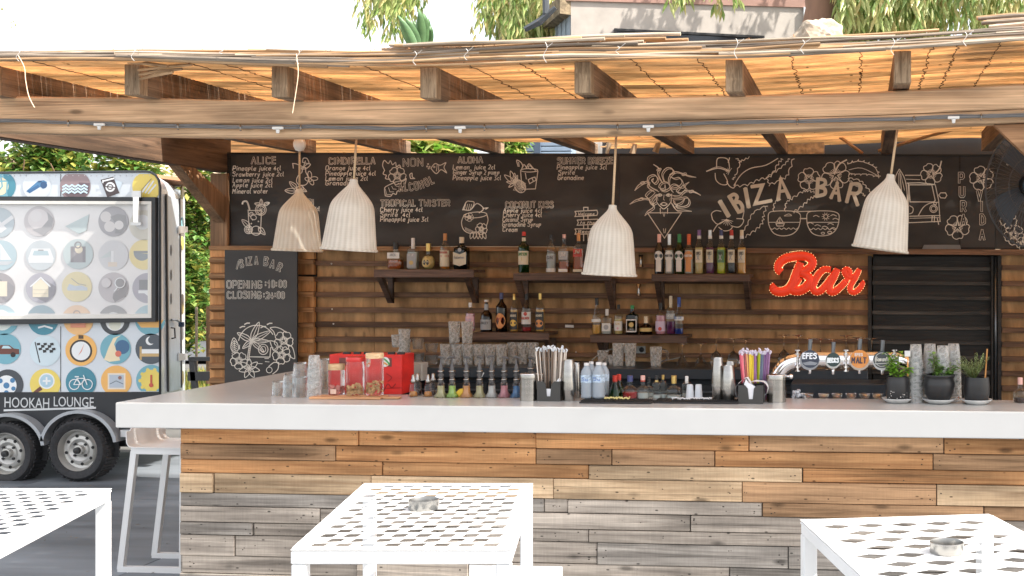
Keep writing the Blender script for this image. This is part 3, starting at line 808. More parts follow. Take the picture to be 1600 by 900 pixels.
C([(1160,205),(1146,170),(1158,136),(1185,158),(1200,138),(1215,166),(1236,150),(1242,180),(1262,168),(1272,184)]); C([(1160,205),(1150,230),(1172,240),(1166,262),(1195,268)])
ink2 = f([(1248,242)])[0]; hibiscus(ink, ink2[0], ink2[1], 13.5, .3)
C([(1165,382),(1160,330),(1180,312),(1205,300),(1240,285),(1285,275),(1310,262),(1298,310),(1280,325),(1268,345),(1248,350),(1240,372),(1218,366),(1200,386),(1165,382)])
for k in range(5): Ln([(1175+22*k,375-20*k),(1165+22*k,335-10*k)], w=.8); Ln([(1175+22*k,375-20*k),(1205+18*k,372-18*k)], w=.8)
C([(1340,262),(1335,235),(1350,225),(1352,250),(1368,262),(1340,262)])
C([(1482,190),(1510,158),(1545,170),(1585,152),(1572,185),(1590,222),(1552,200),(1518,228),(1482,192)]); E(1505,182,5,w=1); Ln([(1525,165),(1520,210)], w=.9); Ln([(1535,170),(1535,205)], w=.9)
for x,y in ((1462,162),(1455,178),(1466,192),(1472,180)): E(x,y,4,w=1)
f = xf(*Z4); Zc = Z4
Ln([(682,205),(690,318),(712,336),(785,334),(802,212)]); E(742,205,60,12); C([(665,178),(655,135),(685,150),(700,180)]); C([(672,178),(668,150)]); C([(690,195),(705,165),(725,190)]); C([(722,190),(740,160),(765,185),(785,205)]); E(748,185,14,10,30)
Ln([(735,270),(760,258),(772,282),(745,298),(735,270)]); Ln([(760,258),(782,252),(790,275),(772,282)]); Ln([(715,225),(722,265)])
E(680,318,36,44,-25)
for k in range(-3,4): Ln([(655+k*4,290+k*13),(712+k*2,318+k*8)], w=.8); Ln([(690+k*9,282+k*4),(660+k*9,350+k*2)], w=.8)
for x,y in ((612,210),(570,238),(585,285),(600,322),(640,225),(660,240)): a=f([(640,292),(x,y)]); leaf(ink,*a[0],*a[1],fat=.18,vein=False)
C([(280,480),(305,425),(330,420),(360,430),(335,480),(285,478)]); C([(345,470),(380,435),(425,470),(395,500)]); C([(420,470),(455,465),(440,475)])
for k in range(4): Ln([(300+14*k,440),(292+14*k,478)], w=.8)
E(368,515,80,20,-4); C([(290,515),(272,565),(285,615),(320,640),(365,640)]); C([(446,505),(456,550),(445,590)]); q=f([(325,530)])[0]; hibiscus(ink,*q,6.5,.2,w=.9); q=f([(410,612)])[0]; hibiscus(ink,*q,9,.5)
for k in range(5): a=f([(350+18*k,632),(335+26*k,680)]); leaf(ink,*a[0],*a[1],fat=.25,vein=False)
for k in range(9): Ln([(296+9*k,600+4*k),(304+9*k,625+3*k)], w=.7)
for (x0,y0,x1,y1,s) in ((1060,508,1212,500,'Welcome'),(1075,568,1216,562,'to the'),(1060,630,1205,628,'Beach')):
    Ln([(x0,y0-18),(x1,y1-18),(x1+6,y1),(x1,y1+18),(x0,y0+18),(x0+8,y0),(x0,y0-18)])
    write(ink, s, 660+(x0+22)/4.444, 220+(y0+9)/4.444, (x1-x0-36)/4.444, 4.2, w=.9)
for a,b in ((462,486),(520,545),(585,608),(646,694)): Ln([(1120,a),(1120,b)]); Ln([(1150,a),(1150,b)])
Ln([(1120,462),(1150,462)])
ink.build('chalk_drawing', [M_line, M_inner], menu, 1.0)
# --- picture board (middle)
pic = thing('name_chalkboard', 'black chalkboard with big cream bar name, snake haired woman and flowers', 'chalkboard', PY(1260, 380, YC))
board_box(967.6, 1555, (241,242), (386.5,389), YC, .03, M_chalk, 'board', pic)
for (a,b) in (((240,241),(243,244)),((384,386.5),(387,390))): board_box(967.6,1555,a,b,YC-.008,.02,W_blk,'frame',pic)
board_box(1498,1501,(244,244),(386,386),YC-.002,.004,W_blk,'seam',pic)
ink = Ink(YS - .0005); f = xf(960,220,4.4444); Zc = (960,220,4.4444)
Ln([(230,500),(465,500),(348,676)], closed=True); C([(295,372),(292,420),(318,455),(342,473),(368,455),(394,420),(398,370)]); C([(318,470),(320,505)]); C([(370,470),(368,505)]); C([(336,495),(345,525),(352,495)], w=.9)
C([(296,378),(315,368),(330,378),(312,386),(296,378)]); C([(358,378),(375,368),(392,378),(375,386),(358,378)]); Ln([(345,375),(341,408),(348,412)], w=.9); C([(320,440),(342,428),(366,440),(342,450),(320,440)]); E(313,378,4,w=1.4); E(375,378,4,w=1.4)
C([(345,640),(340,610)], w=.9); C([(352,640),(356,610)], w=.9); Ln([(300,395),(302,415)],w=.8); Ln([(388,395),(386,415)],w=.8)
snakes = [[(290,380),(260,420),(270,460),(230,490),(212,520)],[(280,365),(240,400),(200,400),(150,410),(108,440)],[(275,350),(230,320),(238,280),(200,290),(165,310),(142,345)],
 [(300,345),(240,310),(232,255),(275,235),(300,265),(280,295),(258,275),(272,262)],[(320,340),(350,345),(385,320),(360,285),(320,295),(310,325),(345,330),(352,305)],
 [(330,290),(300,230),(310,195),(290,175),(272,165)],[(345,285),(330,230),(360,190),(395,190),(408,215),(385,235)],[(375,300),(380,250),(420,215),(470,225),(510,240),(566,254)],
 [(395,330),(440,320),(470,290),(450,255),(415,260),(390,250)],[(400,350),(385,320),(415,300),(450,320),(430,350),(470,360),(495,330),(480,310),(518,288)],
 [(405,380),(450,380),(480,350),(520,345),(560,355),(598,378)],[(400,400),(440,400),(500,390),(518,420),(500,450),(430,460),(440,440)],[(395,430),(430,480),(480,480),(535,490)],
 [(410,410),(420,440),(460,430),(490,400)],[(285,430),(255,440),(235,400),(215,380),(240,350),(270,345)]]
for s_ in snakes:
    C(s_, w=1.25, n=5)
    C([(a+9,b+9) for a,b in s_[:-1]] + [s_[-1]], w=1.0, n=5)
for x,y in ((185,405),(195,292),(310,200),(485,232),(535,352),(478,320)): E(x,y,16,8,-20)
q=f([(790,212)])[0]
C([(790,210),(720,190),(640,212)], w=1.6); C([(795,205),(720,180),(645,208)], w=.9); C([(710,185),(715,125),(760,118),(790,135),(800,190)]); C([(800,118),(790,150)]); C([(700,225),(705,270),(735,300),(775,305),(785,280),(760,230)]); C([(780,285),(800,315),(828,328),(840,300)])
for k in range(7): Ln([(800,212),(800+26*math.cos(k*.55+2),212+26*math.sin(k*.55+2))], w=.8)
J = lambda pts, **k: jag(ink, f(pts), **k)
C([(830,310),(880,235),(950,190),(1050,170),(1135,122)]); J([(830,310),(920,300),(1000,265),(1080,240),(1130,160),(1160,122)]); J([(850,118),(875,150),(845,240),(825,270)],amp=2); J([(940,118),(890,140),(870,155)],amp=2)
J([(1070,300),(1060,250),(1120,210),(1180,160),(1210,122)],amp=2); J([(1070,300),(1150,270),(1200,230),(1236,122)],amp=3)
C([(680,540),(675,505),(705,485),(740,490)]); C([(680,545),(720,580),(780,545)]); C([(780,550),(720,580),(685,630)]); C([(725,600),(760,625),(800,620),(820,600)]); C([(850,540),(895,545),(890,575),(860,600),(810,590)]); C([(870,500),(900,480),(890,540)])
for k in range(8): Ln([(785,548),(785+40*math.cos(k*.4+.3),548+40*math.sin(k*.4+.3))], w=.8)
J([(880,640),(920,580),(960,500),(1045,450)],amp=2); J([(905,660),(970,620),(1020,570),(1030,520),(1050,450)],amp=3)
J([(1225,400),(1300,350),(1340,340),(1390,350)],amp=3); J([(1240,490),(1300,450),(1350,400),(1390,380)],amp=3); J([(1100,490),(1110,430),(1150,400)],amp=2); J([(1180,490),(1190,430),(1225,400)],amp=2)
for cx in (1180,1448):
    pts = [(cx-112,540),(cx-105,500),(cx-60,488),(cx+50,488),(cx+105,505),(cx+112,545),(cx+95,610),(cx+50,650),(cx-20,660),(cx-75,640),(cx-105,590)]
    ink.curve(f(pts), 1.3, closed=True, n=4)
Ln([(1240,492),(1400,488)]); Ln([(1290,540),(1335,540)], w=1.8); Ln([(1070,566),(1290,566)], w=1.1); Ln([(1340,566),(1560,566)], w=1.1)
Ln([(1122,575),(1180,575),(1172,592),(1130,592),(1122,575)]); Ln([(1148,572),(1150,530),(1172,566),(1148,570)]); Ln([(1145,570),(1128,560),(1145,535)])
C([(1180,520),(1210,508),(1230,520),(1180,522)],w=1)
for y,x0,x1 in ((608,1080,1275),(610,1350,1545)): C([(x0+(x1-x0)*k/12, y+(7 if k%2 else -3)) for k in range(13)], w=1.1)
for x,y in ((1360,575),(1410,590),(1460,600),(1500,580),(1520,610),(1400,525),(1520,520),(1535,545)): C([(x-18,y),(x,y-7),(x+22,y+3)], w=1.1)
E(1468,526,14); E(1448,642,12,7); E(1495,636,14,8)
for k in range(10): Ln([(1468+18*math.cos(k*.63),526+18*math.sin(k*.63)),(1468+27*math.cos(k*.63),526+27*math.sin(k*.63))], w=.9)
f = xf(1240,180,3.75); Zc = (1240,180,3.75)
q=f([(90,375)])[0]; hibiscus(ink,*q,17,.9); q=f([(245,350)])[0]; hibiscus(ink,*q,21.5,.2); C([(240,345),(265,290),(310,262)], w=2.2)
J([(320,285),(380,270),(440,285),(480,310),(500,360)],amp=-2.5); J([(500,360),(430,345),(360,345),(330,340)],amp=-2); C([(325,320),(400,310),(500,358)],w=1); J([(320,365),(390,380),(430,420),(465,460)],amp=2.2); J([(330,380),(370,410),(400,450),(420,470)],amp=2)
# camper van with surfboard
C([(618,318),(595,370),(600,450),(640,560),(668,600),(664,450),(650,370),(620,316)]); Ln([(622,330),(640,540)]); Ln([(615,340),(618,430)],w=.9); Ln([(628,345),(650,440)],w=.9)
Ln([(655,352),(740,352)]); Ln([(660,375),(740,378)],w=1); Ln([(664,398),(740,396)]); Ln([(735,396),(800,402),(830,408),(850,500),(858,620)]); Ln([(676,408),(810,408),(830,500),(820,508),(682,508),(676,408)]); Ln([(672,400),(672,630)])
C([(730,590),(760,540),(800,515),(850,510)]); E(820,548,22); E(820,548,14); E(829,517,8); Ln([(680,592),(858,588)]); Ln([(680,604),(850,600)],w=.9); Ln([(674,630),(860,622)]); E(846,470,0.1) if 0 else None
Ln([(850,468),(862,455),(890,455),(898,470),(888,486),(862,484),(850,468)]); Ln([(812,590),(826,590),(824,625),(810,622),(812,590)]); Ln([(842,605),(850,640)]); C([(680,530),(700,545),(696,570),(680,578)])
q=f([(808,345)])[0]; hibiscus(ink,*q,16.5,.5); C([(815,345),(850,320),(866,270)], w=2)
q=f([(960,655)])[0]; hibiscus(ink,*q,18.5,.3)
q=f([(1102,370)])[0]; hibiscus(ink,*q,18.5,.7)
arcword(ink,'PURA',[(1240+970/3.75,180+395/3.75,0),(1240+974/3.75,180+478/3.75,0),(1240+982/3.75,180+562/3.75,0),(1240+982/3.75,180+640/3.75,0)],15,3.6,2.0,sx=.8)
arcword(ink,'VIDA',[(1240+1076/3.75,180+500/3.75,0),(1240+1102/3.75,180+562/3.75,0),(1240+1095/3.75,180+638/3.75,0),(1240+1092/3.75,180+728/3.75,0)],14.5,3.6,2.0,sx=.8)
ink.build('chalk_drawing', [M_line, M_inner], pic, 1.0)
M_cream = plain('cream_paint', (.62,.57,.47), .8, var=.06)
ink = Ink(YS - .0035); f = xf(960,220,4.4444)
def thick(pts, w=6.4, g=f):
    p = g(pts); ink.line(p, w); [ink.dot(a, b, w/2*.99) for a, b in p]
thick([(736,425),(790,518)],7.2)
thick([(798,388),(862,492)],6); ink.curve(f([(798,388),(830,372),(852,390),(838,425),(822,436)]),5.6,n=4); ink.curve(f([(826,436),(865,425),(888,455),(885,485),(862,494)]),5.8,n=4)
thick([(910,336),(932,456)],6.6); thick([(956,318),(1028,308),(978,438),(1086,416)],5.6)
ink.line(f([(1138,404),(1156,266),(1212,390)]),6.4); [ink.dot(*q,3.2) for q in f([(1138,404),(1156,266),(1212,390)])]; thick([(1150,352),(1190,346)],5)
f2 = xf(1240,180,3.75)
thick([(143,374),(137,470)],6,f2); ink.curve(f2([(143,374),(180,380),(184,405),(150,422)]),5.4,n=4); ink.curve(f2([(150,422),(182,432),(182,462),(137,474)]),5.6,n=4)
thick([(220,482),(256,398),(268,498)],5.8,f2); thick([(236,455),(264,458)],4.6,f2)
thick([(338,404),(312,506)],5.8,f2); ink.curve(f2([(338,404),(380,404),(394,430),(372,458),(332,456)]),5.6,n=4); thick([(352,462),(374,524)],5.8,f2)
ink.build('painted_letter', [M_cream], pic, -1.2)
# --- right board
rb = thing('side_chalkboard', 'black chalkboard with white flower outlines behind the fan', 'chalkboard', PY(1640, 380, YC))
board_box(1555.6, 1780, (243,244), (389,391), YC, .03, M_chalk, 'board', rb)
ink = Ink(YS - .0005); f = xf(1500,180,4.09)
for x,y,r_ in ((345,765,15.5),(310,670,13),(400,820,10)): q=f([(x,y)])[0]; hibiscus(ink,*q,r_,.4)
write(ink,'CRIS',1500+298/4.09,180+318/4.09,18,6,w=1)
ink.build('chalk_drawing', [M_line, M_inner], rb, 1.0)
# --- opening hours board
hb = thing('hours_chalkboard', 'tall dark grey chalkboard with opening and closing hours and a palm drawing', 'chalkboard', PY(408, 600, 8.78))
YH = 8.78
board_box(351, 464, (391,391), (640,640), YH, .02, M_chalk2, 'board', hb)
M_inner2 = plain('chalkboard_grey_inner', (.040,.037,.034), .65, var=.2)
ink = Ink(YH - .002)
def P7(x, y): return (330 + x/3.75, 380 + y/3.75)
arcword(ink,'IBIZA',[(*P7(150,150),14),(*P7(174,142),-10),(*P7(208,130),-6),(*P7(221,127),-4),(*P7(256,122),0)],11.5,2.5,1.1,sx=.66)
arcword(ink,'BAR',[(*P7(310,128),6),(*P7(345,142),12),(*P7(384,158),22)],12,2.8,1.3,sx=.75)
bubble(ink,'OPENING',*P7(94,262),212/3.75,40/3.75); bubble(ink,':10:00',*P7(318,258),132/3.75,38/3.75)
bubble(ink,'CLOSING',*P7(96,322),206/3.75,38/3.75); bubble(ink,':24:00',*P7(308,322),130/3.75,36/3.75)
ink.build('chalk_writing', [M_line, M_inner2], hb)
ink = Ink(YH - .002); f = xf(350,470,6.43)
def A_(cx,cy,r,t0,t1,n=18,**k): Ln([(cx+r*math.cos(R(t0+(t1-t0)*i/n)), cy+r*math.sin(R(t0+(t1-t0)*i/n))) for i in range(n+1)], **k)
A_(330,430,185,-170,-30); A_(330,470,175,-185,-172)
for x1,y1,ft in ((352,215,.16),(465,305,.14),(450,405,.13),(400,510,.14),(188,478,.2),(135,322,.18)): a=f([(275,402),(x1,y1)]); leaf(ink,*a[0],*a[1],fat=ft)
for q in ((262,390),(285,392),(270,412),(282,418)): E_=f([q])[0]; ink.ell(*E_,1.1,1.1,w=1)
C([(262,420),(250,480),(238,560),(236,610)]); C([(280,420),(264,480),(254,560),(252,600)])
for k in range(8): Ln([(240+k*2,590-22*k),(256+k*2,586-22*k)], w=.8)
E__=f([(395,488)])[0]; ink.ell(*E__,7.5,8,w=1.2); ink.ell(*E__,4,4.6,w=1)
Ln([(250,562),(462,566),(470,470)]); Ln([(410,580),(450,580)],w=1); Ln([(415,610),(455,614)],w=1); Ln([(345,630),(385,632)],w=1)
a=f([(115,530),(100,372)]); leaf(ink,*a[0],*a[1],fat=.26)
for k in range(6): Ln([(102,400+22*k),(80,430+20*k)],w=.9); Ln([(104,400+22*k),(134,425+20*k)],w=.9)
q=f([(150,600)])[0]; hibiscus(ink,*q,13,.4); q=f([(600,400)])[0]; hibiscus(ink,*q,14.5,.2); q=f([(580,545)])[0]; hibiscus(ink,*q,14,.5)
for t in range(7):
    a=f([(255,680),(255+105*math.cos(t*.9+.2),680+100*math.sin(t*.9+.2))]); leaf(ink,*a[0],*a[1],fat=.26,vein=False)
C([(465,270),(520,265),(580,285),(625,320)]); C([(465,275),(500,310),(512,345)]); C([(640,440),(690,470),(712,580),(650,550)]); C([(470,400),(530,420),(540,480),(500,500),(460,400)]); J2 = jag(ink,f([(480,460),(520,500),(560,520)]),amp=2)
C([(550,620),(540,690),(490,735)]); C([(450,660),(500,620),(545,622)]); E5=f([(455,695)])[0]; ink.ell(*E5,4.5,4.5,w=1)
for x,y in ((185,262),(232,228),(395,262),(458,230)): ink.line(f([(x-24,y+8),(x,y-4),(x+24,y-4)]),1.8)
ink.build('chalk_drawing', [M_line, M_inner2], hb, 1.0)
# small clipboard on the board foot
m = quadbox([(1444,382.5),(1500,382.5),(1501.5,389),(1441,389)], YC-.05, YC-.03)
tag(m.build('menu_clipboard', plain('grey_card', (.16,.155,.15), .5)), 'small grey clipboard lying on the rail under the camper van drawing', 'clipboard')
# ================================================================== BAR COUNTER
ZC, YF = 1.10, 5.61
bar = thing('bar_counter', 'long bar counter with thick white top and reclaimed timber plank front', 'bar counter', (-1.5, 5.8, 0))
XO, XI, YBK, YE = PY(180,629,YF).x, PY(180,629,YF).x+.62, YF+.50, 8.3
bm = bmesh.new()
pl = [(XO,YF),(2.8,YF),(2.8,YBK),(XI,YBK),(XI,YE),(XO,YE)]
vs = [bm.verts.new((x,y,ZC-.130)) for x,y in pl]; fc = bm.faces.new(vs)
r_ = bmesh.ops.extrude_face_region(bm, geom=[fc]); bmesh.ops.translate(bm, verts=[e for e in r_['geom'] if isinstance(e, bmesh.types.BMVert)], vec=(0,0,.130))
bmesh.ops.recalc_face_normals(bm, faces=bm.faces[:]); bmesh.ops.bevel(bm, geom=bm.edges[:], offset=.004, segments=2, affect='EDGES')
me = bpy.data.meshes.new('countertop'); bm.to_mesh(me); bm.free(); me.materials.append(M_white)
o = link('countertop', me, bar, -world_loc(bar))
m = MB(); m.box((XO+.295,YF+.125,0),(2.78,YF+.30,ZC-.131)); m.box((XO+.295,YF+.30,0),(XO+.40,YE-.02,ZC-.131)); m.build('base', M_black, bar, world=True)
# planks
WP = {'o': wood('plank_orange', srgb(162,108,66), srgb(226,170,116), 0, 36, 1.1, .85, bump=.6, crack=.4, knots=.6, holes=.75, vary=.12, saw=.05),
      'b': wood('plank_brown', srgb(120,90,64), srgb(202,160,120), 0, 38, 1.1, .9, bump=.7, crack=.45, knots=.5, holes=.7, vary=.14, saw=.05),
      't': wood('plank_tan', srgb(156,124,92), srgb(228,198,160), 0, 36, 1.1, .9, bump=.7, crack=.45, knots=.6, holes=.8, vary=.10, saw=.06),
      'g': wood('plank_grey', srgb(124,114,104), srgb(206,192,176), 0, 38, 1.1, .92, bump=.7, crack=.5, knots=.6, holes=.8, vary=.14, saw=.07),
      'd': wood('plank_dark_grey', srgb(102,95,88), srgb(178,169,158), 0, 38, 1.1, .92, bump=.7, crack=.5, knots=.7, holes=.8, vary=.14, saw=.07)}
rowv = [668.5,693,717,738.5,769.5,790.5,815,834.5,867.5,895]
sc0 = SC(283, YF+.10); zr = [CZ-(v-HOR)/sc0 for v in rowv]
for h in (.10,.085,.10,.07,.105): zr.append(zr[-1]-h)
joints = [([560,838,1170,1475],'ooobo'),([525,838,956,1117,1458],'bobbob'),([597,920,1254],'ooto'),([334,580,865,1160,1463],'ttttb'),([850,887,1191,1537],'dggbb'),
          ([501,1079],'ggg'),([396,920],'dggd'),([367,933,1232],'ggdd'),([558,733,1140],'gggd'),([480,820,1300],'dggg'),([600,1000,1400],'ggdg'),([400,900,1200],'gdgg'),([500,1100],'ggd'),([700,1250],'dgg'),([450,950],'gdg')]
rnd = random.Random(11); nails = MB()
for i in range(len(zr)-1):
    us, cs = joints[min(i, len(joints)-1)]
    X = [XO+.285 + rnd.uniform(0,.008)] + [PY(u, 750, YF+.10).x for u in us] + [2.78]
    cs = (cs*3)
    for k in range(len(X)-1):
        y0 = YF+.10 + rnd.uniform(-.012,.006); a = .0012 + rnd.uniform(0,.0022)
        m = MB(); m.cbox((X[k]+a, y0, max(0,zr[i+1])+rnd.uniform(.0012,.003)), (X[k+1]-a, YF+.124, zr[i]-rnd.uniform(.001,.002)), .0028)
        m.build('plank', WP[cs[k]], bar, world=True)
        hh = zr[i]-max(0,zr[i+1])
        for xx in [X[k]+rnd.uniform(.02,.06), X[k+1]-rnd.uniform(.02,.06)] + [rnd.uniform(X[k]+.1, X[k+1]-.1) for _ in range(int((X[k+1]-X[k])*1.6))]:
            for _ in range(rnd.choice((1,2,2,3))):
                nx0, nz0, e = xx+rnd.uniform(-.014,.014), zr[i]-hh*rnd.uniform(.18,.82), rnd.uniform(.0016,.0036)
                q = [(nx0+e*rnd.uniform(.8,2.2)*math.cos(t*1.05), y0-.0006, nz0+e*math.sin(t*1.05)) for t in range(6)]; nails.add(q, [(5,4,3,2,1,0)])
o = nails.build('nail_holes', plain('rust_hole',(.035,.024,.018),.9), bar, world=True); o['kind'] = 'stuff'
# end boards of the left side
for i in range(len(zr)-1):
    m = MB(); m.cbox((XO+.275, YF+.125, max(0,zr[i+1])+.001), (XO+.294, YE-.03, zr[i]-.001), .002); m.build('plank', WP['ootbggggdggggg'[i]], bar, world=True)

# ================================================================== BACK BAR
bb = thing('back_bar', 'low black back bar cabinet under the bottle shelves', 'cabinet', PY(900, 600, 8.3))
M_bb = plain('blue_black_laminate', (.030,.038,.048), .35, var=.15)
ZB = 1.062
xa, xb = PY(560,580,8.3).x, PY(1356,580,8.3).x
m = MB(); m.cbox((xa,8.28,ZB-.075),(xb,8.94,ZB),.004); m.build('worktop', M_bb, bb, world=True)
m = MB(); m.box((xa+.02,8.40,0),(xb,8.93,ZB-.076)); m.build('cabinet_body', M_bb, bb, world=True)
for k in range(4):
    x0 = xa+.04+(xb-xa-.06)*k/4; x1 = xa+.02+(xb-xa-.06)*(k+1)/4
    m = MB(); m.cbox((x0,8.375,.12),(x1,8.398,ZB-.12),.004); m.build('cabinet_door', M_black, bb, world=True)
    m = MB(); m.cbox((x0+.03,8.34,ZB-.18),(x1-.03,8.355,ZB-.165),.002); m.build('handle', M_dsteel, bb, world=True)
fr = thing('under_counter_fridge', 'black under counter fridge behind the chrome beer taps', 'fridge', PY(1310, 600, 7.9))
x0, x1 = PY(1235,600,7.9).x, PY(1500,600,7.9).x
m = MB(); m.cbox((x0,7.92,0),(x1,8.26,1.0),.006); m.build('fridge_body', M_bb, fr, world=True)
for k in range(2):
    xx0 = x0+.03+k*(x1-x0)/2; m = MB(); m.cbox((xx0,7.895,.1),(xx0+(x1-x0)/2-.05,7.918,.86),.004); m.build('fridge_door', M_black, fr, world=True)
    m = MB(); m.tube([(xx0+.05,7.87,.80),(xx0+(x1-x0)/2-.1,7.87,.80)],.010,8); m.build('handle', M_dsteel, fr, world=True)

# ================================================================== SHELVES
def shelf(u0, u1, vt, th, Yf, label, brk):
    t = thing('bottle_shelf', label, 'shelf', PY((u0+u1)/2, vt, Yf), 'dark wooden bottle shelves on the slatted wall')
    a, b = PY(u0,vt,Yf), PY(u1,vt,Yf); h = th/SC((u0+u1)/2, Yf)
    m = MB(); m.cbox((a.x,Yf,a.z-h),(b.x,Yf+.022,a.z),.002); m.build('front_edge', W_shelf, t, world=True)
    m = MB(); m.cbox((a.x,Yf+.0225,a.z-.024),(b.x,8.94,a.z-.002),.002); m.build('shelf_board', W_shelf, t, world=True)
    for ub, ln in brk:
        p = PY(ub, vt+th, Yf+.03); L = ln/SC(ub, 8.9)
        m = MB(); n = 1; w_ = .020
        m.hexa([(p.x-w_,Yf+.03,p.z-.0),(p.x+w_,Yf+.03,p.z-.0),(p.x+w_,Yf+.075,p.z+.005),(p.x-w_,Yf+.075,p.z+.005),
                (p.x-w_,Yf+.03,p.z+.015),(p.x+w_,Yf+.03,p.z+.015),(p.x+w_,Yf+.075,p.z+.02),(p.x-w_,Yf+.075,p.z+.02)])
        m.hexa([(p.x-w_,8.90,p.z-L),(p.x+w_,8.90,p.z-L),(p.x+w_,8.94,p.z-L+.0),(p.x-w_,8.94,p.z-L+.0),
                (p.x-w_,Yf+.03,p.z),(p.x+w_,Yf+.03,p.z),(p.x+w_,Yf+.09,p.z),(p.x-w_,Yf+.09,p.z)])
        m.box((p.x-w_,8.905,p.z-L-.002),(p.x+w_,8.94,p.z+.0))
        m.build('bracket', W_shelf, t, world=True)
    return a.z
YFS = 8.66
zS = []
zS.append(shelf(584,740,421,12.5,YFS,'dark wooden shelf with five whisky bottles, left end of the upper row',[(592,40),(728,40)]))
zS.append(shelf(802,955,426.5,12,YFS,'dark wooden shelf partly behind the third wicker lamp, middle of the upper row',[(808,44),(948,44)]))
zS.append(shelf(1018,1172,428.5,11.5,YFS,'dark wooden shelf packed with vermouth and syrup bottles left of the red sign',[(1026,44),(1165,44)]))
zS.append(shelf(737,857,519.5,11.5,YFS,'dark wooden shelf with six bottles, left one of the lower row',[(852,30)]))
zS.append(shelf(922,1073,523.5,12,YFS,'dark wooden shelf with eight bottles, right one of the lower row',[(936,30)]))

# ================================================================== BOTTLES
def gl(name, col, amount=.55): return glass(name, col, amount=amount)
GL = {'clear': gl('clear_glass',(.90,.93,.93)), 'green': gl('green_glass',(.05,.34,.09)), 'dgreen': gl('dark_green_glass',(.02,.10,.03)),
      'black': plain('black_glass',(.008,.008,.008),.08,spec=.8), 'brown': gl('brown_glass',(.16,.05,.015)),
      'blue': gl('blue_tint_glass',(.75,.86,.93))}
def liq(name, col): return plain('liquid_'+name, col, .12, var=.02, spec=.6)
LQ = {'whisky': liq('whisky',(.30,.075,.015)), 'gold': liq('gold',(.55,.30,.07)), 'dark': liq('dark',(.035,.014,.01)), 'clear': liq('clear',(.40,.42,.40)), 'pink': liq('pink',(.55,.25,.30)),
      'red': liq('red',(.28,.02,.02)), 'yellow': liq('yellow_green',(.42,.45,.03)), 'blue': liq('blue',(.01,.03,.20)), 'purple': liq('purple',(.10,.02,.08)), 'green': liq('green',(.02,.13,.03)), 'amber': liq('amber',(.42,.16,.03)), 'straw': liq('straw',(.50,.40,.16)), 'black': liq('black',(.01,.01,.012))}
PF = { # outer profiles: (radius fraction, height fraction)
 'std': [(.0,0),(.94,0),(1,.02),(1,.60),(.93,.66),(.55,.73),(.34,.78),(.30,.93),(.34,.935),(.34,.955),(0,.955)],
 'wine': [(.0,0),(.95,0),(1,.02),(1,.56),(.9,.63),(.50,.74),(.36,.82),(.34,.94),(0,.945)],
 'sq': [(.0,0),(.96,0),(1,.02),(1,.62),(.96,.66),(.40,.72),(.32,.76),(.32,.93),(0,.94)],
 'jack': [(.0,0),(.96,0),(1,.02),(1,.46),(.88,.56),(.40,.66),(.30,.72),(.28,.92),(0,.93)],
 'round': [(.0,0),(.55,0),(.66,.02),(.92,.14),(1,.27),(.92,.41),(.62,.52),(.30,.58),(.27,.90),(0,.91)],
 'tall': [(.0,0),(.9,0),(.95,.03),(.92,.38),(.72,.55),(.42,.72),(.30,.90),(.34,.905),(0,.95)],
 'squat': [(.0,0),(.94,0),(1,.03),(1,.34),(.9,.44),(.34,.56),(.32,.88),(0,.89)],
 'bell': [(.0,0),(.98,0),(1,.05),(.82,.36),(.56,.56),(.36,.70),(.32,.92),(0,.925)],
}
M_cork = plain('cork_stopper', srgb(214,160,96), .7)
def colr(n, c, **k): return plain('tint_'+n, c, .45, **k)
CAPS = {'black': colr('cap_black',(.02,.02,.02)), 'white': colr('cap_white',(.72,.70,.68)), 'gold': plain('cap_gold',(.60,.42,.14),.3,.8), 'cork': M_cork, 'pinkc': colr('cap_pink',(.72,.42,.36)), 'red': colr('cap_red',(.50,.035,.02)),
        'green': colr('cap_green',(.03,.25,.08)), 'silver': plain('cap_silver',(.6,.6,.6),.3,.8), 'blue': colr('cap_blue',(.03,.08,.35)), 'navy': colr('cap_navy',(.05,.06,.16)), 'orange': colr('cap_orange',(.65,.12,.03)), 'amberc': colr('cap_amber',(.5,.22,.07)), 'purple': colr('cap_purple',(.18,.10,.28)), 'cream': colr('cap_cream',(.68,.58,.42))}
PAPER = {'cream': colr('label_cream',(.62,.56,.42)), 'white': colr('label_white',(.68,.67,.64)), 'orange': colr('label_orange',(.62,.26,.08)), 'grey': colr('label_grey',(.36,.37,.38)), 'pink': colr('label_pink',(.66,.40,.44)), 'yellow': colr('label_yellow',(.68,.44,.08)),
         'black': colr('label_black',(.03,.03,.03)), 'red': colr('label_red',(.45,.05,.03)), 'gold': colr('label_gold',(.55,.40,.14)), 'green': colr('label_green',(.10,.22,.08)), 'blue': colr('label_blue',(.12,.22,.5)), 'lilac': colr('label_lilac',(.5,.4,.52))}
def arc_patch(r, z0, z1, half, cx=0, cy=0, n=8, sq=False):
    """curved label facing the room (-y)"""
    m = MB()
    if sq:
        w_ = r*math.sin(R(half)) if half < 90 else r
        m.box((-w_, -r*.905-.0012, z0), (w_, -r*.905, z1)); return m
    return m.lathe([(r,z0),(r,z1)], (cx,cy,0), n, 0, -90-half, -90+half)
